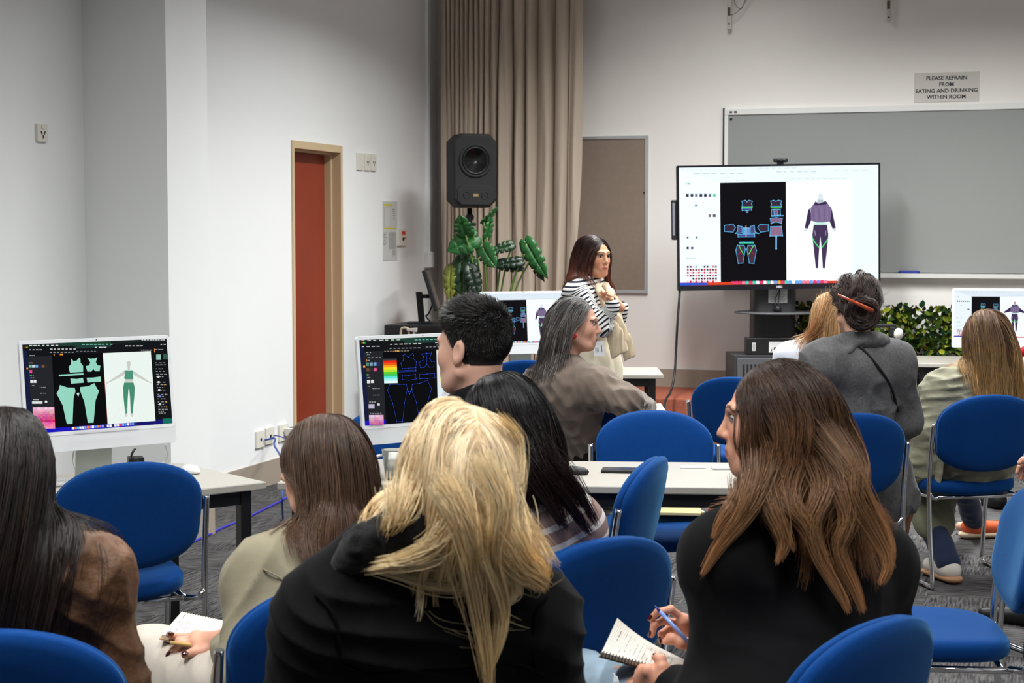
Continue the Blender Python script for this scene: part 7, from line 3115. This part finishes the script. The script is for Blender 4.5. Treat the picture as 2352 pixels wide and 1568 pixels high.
# ------------------------------------------------------------------ woman in the black sweater, profile left
J = figure('person with long wavy brown hair in a black sweater, face in profile to the left', (1822, 1178, 3.60), 24, (1815, 3.48), (1782, 962, 3.62, 80, -1, 0, 1.05), sh=0.175,
           SL=(1672, 1285, 3.50), SR=(2000, 1300, 3.72), EL=(1668, 1640, 3.46), ER=(2030, 1500, 3.80), WL=(1528, 1562, 3.60), WR=(1606, 1482, 3.80), knees=((1336, 1562, 3.90), (1480, 1620, 4.2)))
hr = srgb(58, 42, 34)
q = lambda x, y, d=0.0: V3((x, y, 3.74 + d))
up_hand = chain_hand(J.WR, [q(1571, 1424, 0.0), q(1566, 1434, .02), q(1564, 1446, .035), q(1566, 1458, .045)],
                     [[q(1571, 1423, 0), q(1541, 1399, -.01), q(1511, 1405, -.01), q(1495, 1420, -.0)],
                      [q(1566, 1434, .02), q(1524, 1424, .005), q(1503, 1434, .0), q(1497, 1457, .005)],
                      [q(1564, 1446, .035), q(1537, 1442, .03), q(1519, 1455, .02), q(1522, 1472, .015)],
                      [q(1566, 1458, .045), q(1545, 1455, .05), q(1530, 1464, .045), q(1530, 1476, .04)]],
                     [q(1588, 1478, -.03), q(1565, 1476, -.035), q(1545, 1466, -.03), q(1531, 1472, -.02)], 1.0)
up_hand.cap(J.WR + A3(RGT) * 0.08 - Z3 * 0.015, J.WR, 0.03, 0.026, 0.02)
lq = lambda x, y, d=0.0: V3((x, y, 3.60 + d))
low_hand = chain_hand(J.WL, [lq(1490, 1540, 0.0), lq(1482, 1546, .02), lq(1476, 1556, .03), lq(1474, 1568, .03)],
                      [[lq(1490, 1540, 0.0), lq(1474, 1534, .03), lq(1480, 1540, .07), lq(1495, 1545, .09)],
                       [lq(1482, 1546, .02), lq(1468, 1543, .04), lq(1474, 1550, .08), lq(1490, 1555, .09)],
                       [lq(1476, 1556, .03), lq(1463, 1556, .05), lq(1470, 1562, .08), lq(1485, 1566, .09)],
                       [lq(1474, 1568, .03), lq(1462, 1570, .05), lq(1468, 1576, .08), lq(1480, 1578, .09)]],
                      [lq(1522, 1556, -.01), lq(1522, 1532, -.01), lq(1518, 1514, .0), lq(1506, 1507, .01)], 1.0)
low_hand.cap(J.WL + (J.EL - J.WL) * 0.3, J.WL, 0.03, 0.026, 0.02)
skin_body(J, srgb(212, 156, 130), srgb(48, 34, 28), [up_hand, low_hand], brow=srgb(56, 40, 32), lip=srgb(190, 110, 104), front=0.076, sideh=0.03, res=0.003)
upc = A3(-FWD) * 0.5 - A3(RGT) * 0.6 + Z3 * 0.5
nail(J, q(1511, 1405, -.01), q(1495, 1420, -.002), -A3(RGT) - A3(FWD) * 0.4, M_NAIL, 0.005)
nail(J, q(1503, 1434, 0), q(1496, 1457, .003), -A3(RGT) - A3(FWD) * 0.4, M_NAIL, 0.005)
nail(J, q(1519, 1455, .02), q(1521, 1472, .012), -A3(RGT) - A3(FWD) * 0.4, M_NAIL, 0.005)
nail(J, lq(1518, 1514, 0), lq(1506, 1507, .008), Z3 - A3(RGT) * 0.5, M_NAIL, 0.006)
f = Field()
torso(f, J, 0.034, girth=1.12, hem=0.03)
arms(f, J, 0.030, end=0.9, side='R')
arms(f, J, 0.030, end=0.86, side='L', radii=(0.054, 0.040, 0.008))
f.chain([J.N + J.r * 0.075 * math.sin(a) - J.f * 0.075 * math.cos(a) + Z3 * (0.02 + 0.015 * math.cos(a)) for a in np.linspace(-3, 3, 12)], [0.022] * 12, 0.02)
garment(J, 'sweater', f, cloth_mat('black_knit', srgb(10, 10, 12), 0.95, 0.03, bump=(500, 0.4, 0.0015)), 0.0065, (0.007, 7), stretch=(1, 1, 0.6))
M_JEAN = mat('pale_denim', srgb(150, 170, 186), 0.9, spec=0.15, bump=(500, 0.4, 0.001), vary=(14, 0.14))
f = Field()
f.ecap(J.Pv + Z3 * 0.02, J.Pv - Z3 * 0.01, 0.15, 0.16, J.r, 0.74, 0.05)
for s in 'LR':
    h, k, a = getattr(J, 'H' + s), getattr(J, 'K' + s), getattr(J, 'A' + s)
    f.cap(h - Z3 * 0.02, k, 0.080, 0.060, 0.06)
    f.cap(k, a, 0.062, 0.056, 0.035)
rip = V3((1436, 1552, 3.66))
f.ell(rip, (0.045, 0.045, 0.035), None, 0.006, -1)
garment(J, 'jeans', f, M_JEAN, 0.006, (0.008, 11), collide=False)
mb = MB()
rg = random.Random(2)
for k in range(10):
    a = V3((1412 + rg.uniform(-10, 12), 1540 + rg.uniform(0, 40), 3.67)) - J.base
    mb.tube([a, a + Z3 * rg.uniform(-.03, -.01) + A3(RGT) * rg.uniform(-.004, .012), a + Z3 * rg.uniform(-.05, -.03) + A3(RGT) * rg.uniform(0, .02)], 0.0012, 5)
w_ = mb.build('frayed_threads', mat('white_thread', srgb(216, 222, 226), 0.9), J.root)
w_['kind'] = 'stuff'
shoes(J, M_BLACK)
S = grow(J.head, J.col, 33, N=8500, G=240, length=0.42, lenvar=0.05, part=0.01, thick=0.018, back=0.42, wave=0.016, wavef=10, clump=0.62, cut=lambda g: 0.55 + 0.45 * np.clip((g[:, 2] + 0.07) / 0.19, 0, 1), root=srgb(74, 54, 44), tip=srgb(166, 116, 76), hi=srgb(124, 94, 72), hi_amt=0.25, rad=0.0006, cheek=0.10, front=0.076, sideh=0.03, var=0.2)
D = 3.42
c0, c1, c2 = srgb(92, 68, 54), srgb(108, 80, 61), srgb(214, 160, 108)
LK = []
for k, (n_, w_, pts) in enumerate((
        (260, 0.030, ((1740, 1060), (1735, 1120), (1700, 1190), (1655, 1250), (1612, 1320))),
        (240, 0.024, ((1745, 1080), (1765, 1150), (1790, 1210), (1800, 1250), (1786, 1290))),
        (260, 0.024, ((1830, 1080), (1812, 1150), (1850, 1200), (1885, 1270), (1912, 1335))),
        (260, 0.024, ((1870, 1060), (1895, 1130), (1868, 1200), (1880, 1270), (1930, 1360), (1948, 1405))),
        (260, 0.026, ((1900, 1040), (1930, 1120), (1950, 1190), (1925, 1260), (1962, 1350), (1982, 1405))),
        (260, 0.026, ((1910, 1000), (1960, 1080), (1965, 1150), (2005, 1220), (2040, 1290), (2024, 1340))),
        (200, 0.020, ((1880, 980), (1942, 1060), (1985, 1130), (2010, 1180), (2040, 1240), (2046, 1285))),
        (200, 0.020, ((1800, 1070), (1770, 1150), (1800, 1220), (1822, 1262))),
        (160, 0.018, ((1700, 1100), (1690, 1150), (1655, 1200), (1640, 1235))))):
    LK.append(lock([V3((x_, y_, D + (0.10 if i_ == 0 else 0.0) - 0.02 * (i_ > 1))) for i_, (x_, y_) in enumerate(pts)], n_, w_, 0.007, 0.0006, c1, 60 + k, tip=c2, K=18))
hair_object([S] + LK, hair_mat('ombre', through=0.25), J.root, J.base)
# notebook and pen
nb = [q(1412, 1437, 0.06), q(1586, 1521, 0.06), q(1573, 1548, -0.06), q(1382, 1497, -0.06)]
NB = thing('notebook', 'open spiral notebook on the pale ripped jeans', 'notebook', Vector(nb[3]))
base = nb[3]
book_pages(NB, enlarge(nb, 1.03), base, mat('dark_cover', srgb(86, 66, 44), 0.6), 'cover', -0.014, -0.011)
cf = lambda s_, t_: 0.022 * max(0.0, 1 - 1.6 * s_) ** 2 * t_
_, nn = book_pages(NB, nb, base, M_PAGE, 'pages', -0.0105, 0.0, cf, 40)
ink_rows(NB, nb, base, nn, [(0.10, 0.012, 0.45, 0.75)] + [(0.18 + 0.055 * k, 0.005, 0.12, 0.80) for k in range(12)], dens=0.7, off=0.0014, curl=cf)
mb = MB()
bl_, br = nb[3] - base, nb[2] - base
d = (bl_ - (nb[0] - base))
d /= np.linalg.norm(d)
for k in range(26):
    c = bl_ + (br - bl_) * ((k + 0.5) / 26)
    mb.tube([c + d * 0.007 * math.cos(a) + nn * (0.008 * math.sin(a) - 0.005) for a in np.linspace(0, 2 * math.pi, 9)[:-1]], 0.001, 5, closed=True)
w_ = mb.build('spiral_binding', M_WIRE, NB)
w_['kind'] = 'stuff'
M_CLEARBLUE = mat('pen_clear_blue', srgb(120, 150, 214), 0.15, spec=0.6)
t, d = pen('ballpoint_pen', q(1504, 1391, -0.02), q(1600, 1494, -0.06), 'clear blue ballpoint pen in the raised hand beside the black sweater', (mat('pen_blue', srgb(36, 44, 150), 0.3), M_CLEARBLUE, M_CLEARBLUE), 0.0042, ((0, 0.12, 'tip', 0), (0.12, 0.94, 'barrel', 1), (0.94, 1, 'button', 2)))
# ------------------------------------------------------------------ woman in white beyond the grey coat
J = figure('person with straight blonde hair in a white top, half hidden behind the grey coat', (1892, 800, 8.62), 5, (1892, 8.75), (1906, 722, 8.62, 15, -6, 6, 0.95))
skin_body(J, TONE_FAIR, srgb(150, 110, 72), std_hands(J))
f = Field()
torso(f, J, 0.018)
arms(f, J, 0.02)
garment(J, 'white_top', f, cloth_mat('white_shirt', srgb(226, 230, 238)), 0.009, (0.005, 8))
trousers(J, m=cloth_mat('dark_denim', srgb(34, 38, 52)))
shoes(J, M_BLACK)
S = grow(J.head, J.col, 41, N=2600, G=160, length=0.40, lenvar=0.03, thick=0.02, back=0.5, wave=0.003, clump=0.45, root=srgb(178, 140, 98), tip=srgb(190, 140, 90), hi=srgb(220, 190, 150), hi_amt=0.3, rad=0.0010, cheek=0.15, wind=-A3(RGT) * 0.18)
c1, c2 = srgb(204, 164, 118), srgb(190, 134, 84)
LK = [lock([V3((1905, 690, 8.52)), V3((1893, 730, 8.5)), V3((1875, 760, 8.5)), V3((1850, 776, 8.52))], 260, 0.05, 0.03, 0.0009, c1, 50, tip=c2)]
hair_object([S] + LK, hair_mat('blonde', 0.4, through=0.18), J.root, J.base)

# ------------------------------------------------------------------ person in the grey wool coat, hair pinned up
J = figure('person with dark hair pinned up by an amber hair stick, grey wool coat', (1972, 806, 6.92), 16, (1960, 6.98), (1966, 700, 6.95, 0, -5, 0, 1.0), sh=0.18,
           SL=(1892, 838, 6.86), SR=(2052, 838, 7.0), ER=(2078, 965, 7.05), WR=(2040, 985, 7.28))
skin_body(J, TONE_FAIR, srgb(52, 40, 38), std_hands(J), nape=-0.06)
f = Field()
torso(f, J, 0.026, girth=1.02)
arms(f, J, 0.028)
f.ecap(J.Pv + Z3 * 0.08, J.Pv + J.r * 0.12 - Z3 * 0.10, 0.20, 0.15, J.r, 0.7, 0.06)
f.cap(J.Pv + J.r * 0.20 + Z3 * 0.02, J.Pv + J.r * 0.27 - Z3 * 0.12 + J.f * 0.02, 0.06, 0.05, 0.06)
mg = cloth_mat('grey_wool', srgb(96, 95, 96), 0.95, 0.1, bump=(15, 0.45, 0.014), vary=(120, 0.18))
garment(J, 'coat', f, mg, 0.007, (0.011, 9), stretch=(1, 1, 0.55), fine=0.001, creases=((A3(RGT) + Z3 * 0.75, 0.12, 0.011),))
g = Field()
n0 = J.N
g.chain([n0 + J.r * 0.10 * math.sin(a) - J.f * 0.075 * math.cos(a) + Z3 * (0.03 + 0.02 * math.cos(a)) - J.r * 0.0 for a in np.linspace(-2.4, 2.4, 12)], [0.028] * 12, 0.02)
g.ecap(n0 - J.r * 0.09 - J.f * 0.06 + Z3 * 0.01, n0 - J.r * 0.20 - J.f * 0.03 - Z3 * 0.07, 0.045, 0.028, J.f, 0.5, 0.02)
garment(J, 'collar', g, mg, 0.006, (0.004, 14))
g = Field()   # epaulettes, belt and cuff straps
g.ecap(J.SR - J.r * 0.06 + Z3 * 0.088, J.SR + J.r * 0.03 + Z3 * 0.082, 0.024, 0.024, J.f, 0.3, 0.01)
garment(J, 'shoulder_tab', g, mg, 0.005, None)
g = Field()
a0 = J.ER * 0.35 + J.WR * 0.65
g.ecap(a0 - Z3 * 0.03, a0 + Z3 * 0.03, 0.075, 0.075, J.r, 0.9, 0.02)
garment(J, 'sleeve_strap', g, mg, 0.006, (0.004, 14))
trousers(J, m=cloth_mat('patterned_skirt', srgb(40, 40, 44), vary=(40, 0.9)))
mbt = mat('brown_boot', srgb(112, 70, 44), 0.45, vary=(10, 0.15))
f = Field()   # one boot dangles from the crossed leg
b0 = V3((2072, 1140, 7.2))
f.cap(b0 + Z3 * 0.02, V3((2075, 1172, 7.2)), 0.046, 0.038, 0.02)
f.cap(V3((2075, 1172, 7.2)), V3((2076, 1222, 7.16)), 0.042, 0.022, 0.025)
f.cap(V3((2068, 1186, 7.14)), V3((2056, 1184, 7.10)), 0.018, 0.014, 0.01)
garment(J, 'boot', f, mbt, 0.006, None, collide=False)
g = Field()
g.cap(J.KR, b0, 0.058, 0.05, 0.02)
garment(J, 'stocking', g, cloth_mat('patterned_skirt', srgb(40, 40, 44), vary=(40, 0.9)), 0.008, None, collide=False)
a = np.array((J.AL[0], J.AL[1], 0))
f = Field()
f.cap(a + Z3 * 0.22, a + Z3 * 0.05, 0.046, 0.042, 0.02)
f.cap(a + Z3 * 0.048 - J.f * 0.02, a + J.f * 0.16 + Z3 * 0.035, 0.044, 0.033, 0.03)
garment(J, 'boot', f, mbt, 0.007, None, collide=False)
H = J.head
bun = H((-0.005, -0.108, -0.040))
cb = srgb(62, 48, 45)
S = grow(H, None, 42, N=4200, G=260, length=0.26, lenvar=0.03, thick=0.026, back=1.2, side=0.4, wave=0.009, wavef=14, clump=0.5, root=cb, tip=cb, hi=srgb(98, 78, 66), hi_amt=0.2, rad=0.0008, nape=-0.06, target=bun, var=0.28, stiff=0.6, grav=0.5)
rng = np.random.default_rng(77)
LK = [S]
R3 = H.rows()
for k in range(90):   # twisted bun
    ph, tl2 = rng.uniform(0, 6.28), rng.uniform(-0.7, 0.7)
    rr = rng.uniform(0.25, 1.0)
    pts = []
    for a in np.linspace(0, rng.uniform(2.5, 4.5), 7):
        l = np.array((0.066 * math.cos(ph + a), -0.042 * rng.uniform(0.7, 1.1) * (0.3 + abs(math.sin(a))), 0.062 * math.sin(ph + a) + 0.01 * tl2)) * rr
        pts.append(bun + l @ R3)
    LK.append(lock(pts, 40, 0.010, 0.006, 0.0007, cb, 200 + k, var=0.3))
for k in range(90):   # flyaway curls
    u = rng.normal(size=3)
    u /= np.linalg.norm(u)
    u[2] = abs(u[2]) * 0.8 - 0.25
    s0 = H(u * np.array((0.08, 0.1, 0.09)) + np.array((0, -0.014, 0.034)))
    if u[1] > 0.3:
        continue
    o_ = rng.normal(size=3) * 0.014
    LK.append(lock([s0, s0 + (s0 - H.o) * 0.12 + o_, s0 + (s0 - H.o) * 0.10 + o_ * 2.2], 3, 0.003, 0.004, 0.0004, srgb(84, 66, 58), 300 + k))
hair_object(LK, hair_mat('dark_curl'), J.root, J.base)
mb = MB()
a, b = V3((1924, 676, 6.76)) - J.base, V3((2004, 714, 6.78)) - J.base
mid = (a + b) / 2 - A3(FWD) * 0.022
mb.tube(smooth_path([a, mid, b], 8), 0.007, 10, taper=list(np.linspace(0.0038, 0.0105, 17)))
mb.build('hair_stick', mat('amber_stick', srgb(168, 70, 34), 0.15, coat=0.7, vary=(60, 0.6)), J.root)
mb = MB()
st = [V3((1985, 798, 6.74)), V3((2020, 835, 6.72)), V3((2055, 890, 6.78)), V3((2075, 950, 6.86))]
pts = []
for p in smooth_path([Vector(x) for x in st], 8):
    o_ = A3(p) - A3(FWD) * 0.12
    for _ in range(30):
        e = float(J.col.eval(o_[None])[0])
        o_ = o_ + A3(FWD) * max(e, -0.01) * 0.8
        if abs(e) < 6e-4:
            break
    pts.append(o_ - J.base - A3(FWD) * 0.004)
mb.tube(pts, 0.0055, 8)
mb.build('bag_strap', M_BLACKP, J.root)
f = Field()
f.ecap(J.N - J.r * 0.06 + Z3 * 0.055 - J.f * 0.04, J.N - J.r * 0.075 + Z3 * 0.045 - J.f * 0.02, 0.022, 0.02, J.f, 0.6, 0.01)
garment(J, 'neckerchief', f, cloth_mat('red_kerchief', srgb(190, 40, 60)), 0.004, None, collide=False)

# ------------------------------------------------------------------ person in the pale olive coat
J = figure('person with long blonde streaked hair in a pale olive coat', (2252, 868, 7.72), 18, (2240, 7.68), (2262, 770, 7.72, 22, -5, 0, 0.98), sh=0.175,
           SL=(2168, 902, 7.66), SR=(2338, 902, 7.82), EL=(2140, 985, 7.62), WL=(2180, 1010, 7.86), ankles=(Vector(PZ(2178, 1290, 0.09)), Vector(PZ(2238, 1196, 0.09))))
skin_body(J, TONE_FAIR, srgb(112, 84, 60), std_hands(J))
f = Field()
torso(f, J, 0.036, girth=1.08)
arms(f, J, 0.036)
f.ecap(J.Pv + Z3 * 0.08 - J.r * 0.05, J.Pv - J.r * 0.20 - Z3 * 0.05 + J.f * 0.05, 0.19, 0.13, J.r, 0.7, 0.06)
f.ecap(J.Pv - J.r * 0.24 + J.f * 0.10 + Z3 * 0.10, J.Pv - J.r * 0.26 + J.f * 0.22 - Z3 * 0.08, 0.09, 0.08, J.f, 0.7, 0.06)
mo = cloth_mat('olive_coat', srgb(142, 140, 120), 0.8, 0.1, bump=(16, 0.5, 0.016))
garment(J, 'coat', f, mo, 0.007, (0.012, 9), stretch=(0.7, 0.7, 1.5), fine=0.002, creases=((Z3 - A3(RGT) * 0.3, 0.085, 0.012),))
g = Field()
g.ecap(J.Pv - J.r * 0.20 + Z3 * 0.10 - J.f * 0.08, J.Pv - J.r * 0.23 - Z3 * 0.10 - J.f * 0.08, 0.030, 0.030, J.f, 0.35, 0.02)
garment(J, 'coat_belt', g, mo, 0.006, (0.004, 12))
f = Field()   # long skirt of the coat hanging towards the floor
f.ecap(J.Pv - J.r * 0.10 + J.f * 0.22 - Z3 * 0.06, np.array((*(J.AL * 0.7 + J.KL * 0.3)[:2], 0.26)), 0.16, 0.10, J.r, 0.5, 0.05)
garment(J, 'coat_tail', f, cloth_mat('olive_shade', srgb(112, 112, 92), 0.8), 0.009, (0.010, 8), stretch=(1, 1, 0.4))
trousers(J, m=cloth_mat('blue_denim', srgb(40, 50, 76)))
for s, m1, m2 in (('L', mat('shoe_white', srgb(212, 206, 196), 0.5), mat('shoe_tan', srgb(176, 132, 98), 0.6)), ('R', mat('shoe_orange', srgb(214, 92, 48), 0.5), mat('shoe_cream', srgb(214, 190, 160), 0.6))):
    a = getattr(J, 'A' + s)
    a = np.array((a[0], a[1], 0.0))
    fw = J.f if s == 'L' else (J.f * 0.2 + A3(RGT) * 1.0)
    fw = fw / np.linalg.norm(fw)
    rt = np.cross(fw, Z3)
    f = Field()
    f.cap(a + Z3 * 0.10, a + Z3 * 0.06, 0.042, 0.042, 0.02)
    f.cap(a + Z3 * 0.055 - fw * 0.03, a + fw * 0.15 + Z3 * 0.05, 0.042, 0.034, 0.03)
    garment(J, 'shoe', f, m1, 0.006, None, collide=False)
    g = Field()
    g.ecap(a - fw * 0.04 + Z3 * 0.021, a + fw * 0.16 + Z3 * 0.018, 0.045, 0.038, rt, 0.45, 0.01)
    garment(J, 'sole', g, m2, 0.006, None, collide=False)
S = grow(J.head, J.col, 43, N=4600, G=200, length=0.46, lenvar=0.05, part=0.0, thick=0.024, back=0.4, wave=0.008, wavef=8, clump=0.6, root=srgb(112, 82, 58), tip=srgb(196, 156, 100), hi=srgb(206, 170, 120), hi_amt=0.28, rad=0.0009, cheek=0.12, var=0.25)
hair_object([S], hair_mat('streaked', through=0.3), J.root, J.base)

# ------------------------------------------------------------------ two people mostly outside the right edge
J = figure('person at the right edge in a white top with a red strap', (2432, 800, 9.2), 20, (2440, 9.3), (2450, 715, 9.2, 30, 0, 0, 0.97), SL=(2362, 838, 9.1))
skin_body(J, TONE_FAIR, srgb(40, 30, 28), std_hands(J))
f = Field()
torso(f, J, 0.018)
arms(f, J, 0.022)
garment(J, 'white_top', f, cloth_mat('white_shirt', srgb(226, 230, 238)), 0.009, (0.005, 8))
g = Field()
g.chain([V3((2336, 822, 9.02)), V3((2352, 806, 9.0)), V3((2385, 790, 9.0))], [0.018, 0.02, 0.02], 0.02)
garment(J, 'red_strap', g, cloth_mat('red_strap', srgb(196, 32, 44)), 0.006, None)
trousers(J, m=cloth_mat('dark_denim', srgb(34, 38, 52)))
shoes(J, M_BLACK)
S = grow(J.head, J.col, 44, N=1200, G=100, length=0.3, root=srgb(44, 34, 30), rad=0.0012)
hair_object([S], hair_mat('dark'), J.root, J.base)

J = figure('person outside the right edge, only a resting hand and a black shoe in view', (2640, 890, 6.25), 20, (2640, 6.35), (2640, 770, 6.25, 50, 0, 0, 0.98), WL=(2372, 1052, 6.25), EL=(2500, 1050, 6.2), knees=((2480, 1150, 6.75), None), ankles=(Vector(PZ(2375, 1388, 0.09)), None))
q = lambda x, y, d=0.0: V3((x, y, 6.25 + d))
hd = chain_hand(J.WL, [q(2352, 1066, -.02), q(2355, 1072, .0), q(2358, 1076, .02), q(2362, 1078, .035)],
                [[q(2352, 1066, -.02), q(2341, 1072, -.02), q(2336, 1084, -.02)], [q(2355, 1070, 0), q(2344, 1080, -.01), q(2339, 1094, -.01)], [q(2358, 1076, .02), q(2349, 1088, .01), q(2346, 1100, .01)], [q(2362, 1078, .035), q(2355, 1090, .03), q(2352, 1100, .03)]],
                [q(2362, 1058, -.04), q(2350, 1056, -.05), q(2342, 1062, -.05)], 0.95)
hd.cap(J.WL + (J.EL - J.WL) * 0.3, J.WL, 0.028, 0.025, 0.02)
skin_body(J, TONE_FAIR, srgb(40, 30, 28), [hd] + std_hands(J, 'L'))
f = Field()
torso(f, J, 0.02)
arms(f, J, 0.022, end=0.9)
garment(J, 'jumper', f, cloth_mat('dark_jumper', srgb(36, 36, 42)), 0.01, (0.005, 8))
trousers(J, m=cloth_mat('black_trouser', srgb(20, 20, 22)))
a = np.array((J.AL[0], J.AL[1], 0))
for s in 'LR':
    a = getattr(J, 'A' + s)
    a = np.array((a[0], a[1], 0))
    fw = -A3(RGT) * 0.85 + A3(FWD) * 0.5
    f = Field()
    f.cap(a + Z3 * 0.10, a + Z3 * 0.05, 0.045, 0.042, 0.02)
    f.cap(a + Z3 * 0.045, a + fw * 0.20 + Z3 * 0.03, 0.042, 0.026, 0.03)
    garment(J, 'shoe', f, M_BLACK, 0.007, None, collide=False)
S = grow(J.head, J.col, 45, N=1000, G=100, length=0.3, root=srgb(44, 34, 30), rad=0.0012)
hair_object([S], hair_mat('dark'), J.root, J.base)
place_chair(2650, 6.02, 20, 'blue chair outside the right edge under the resting hand')
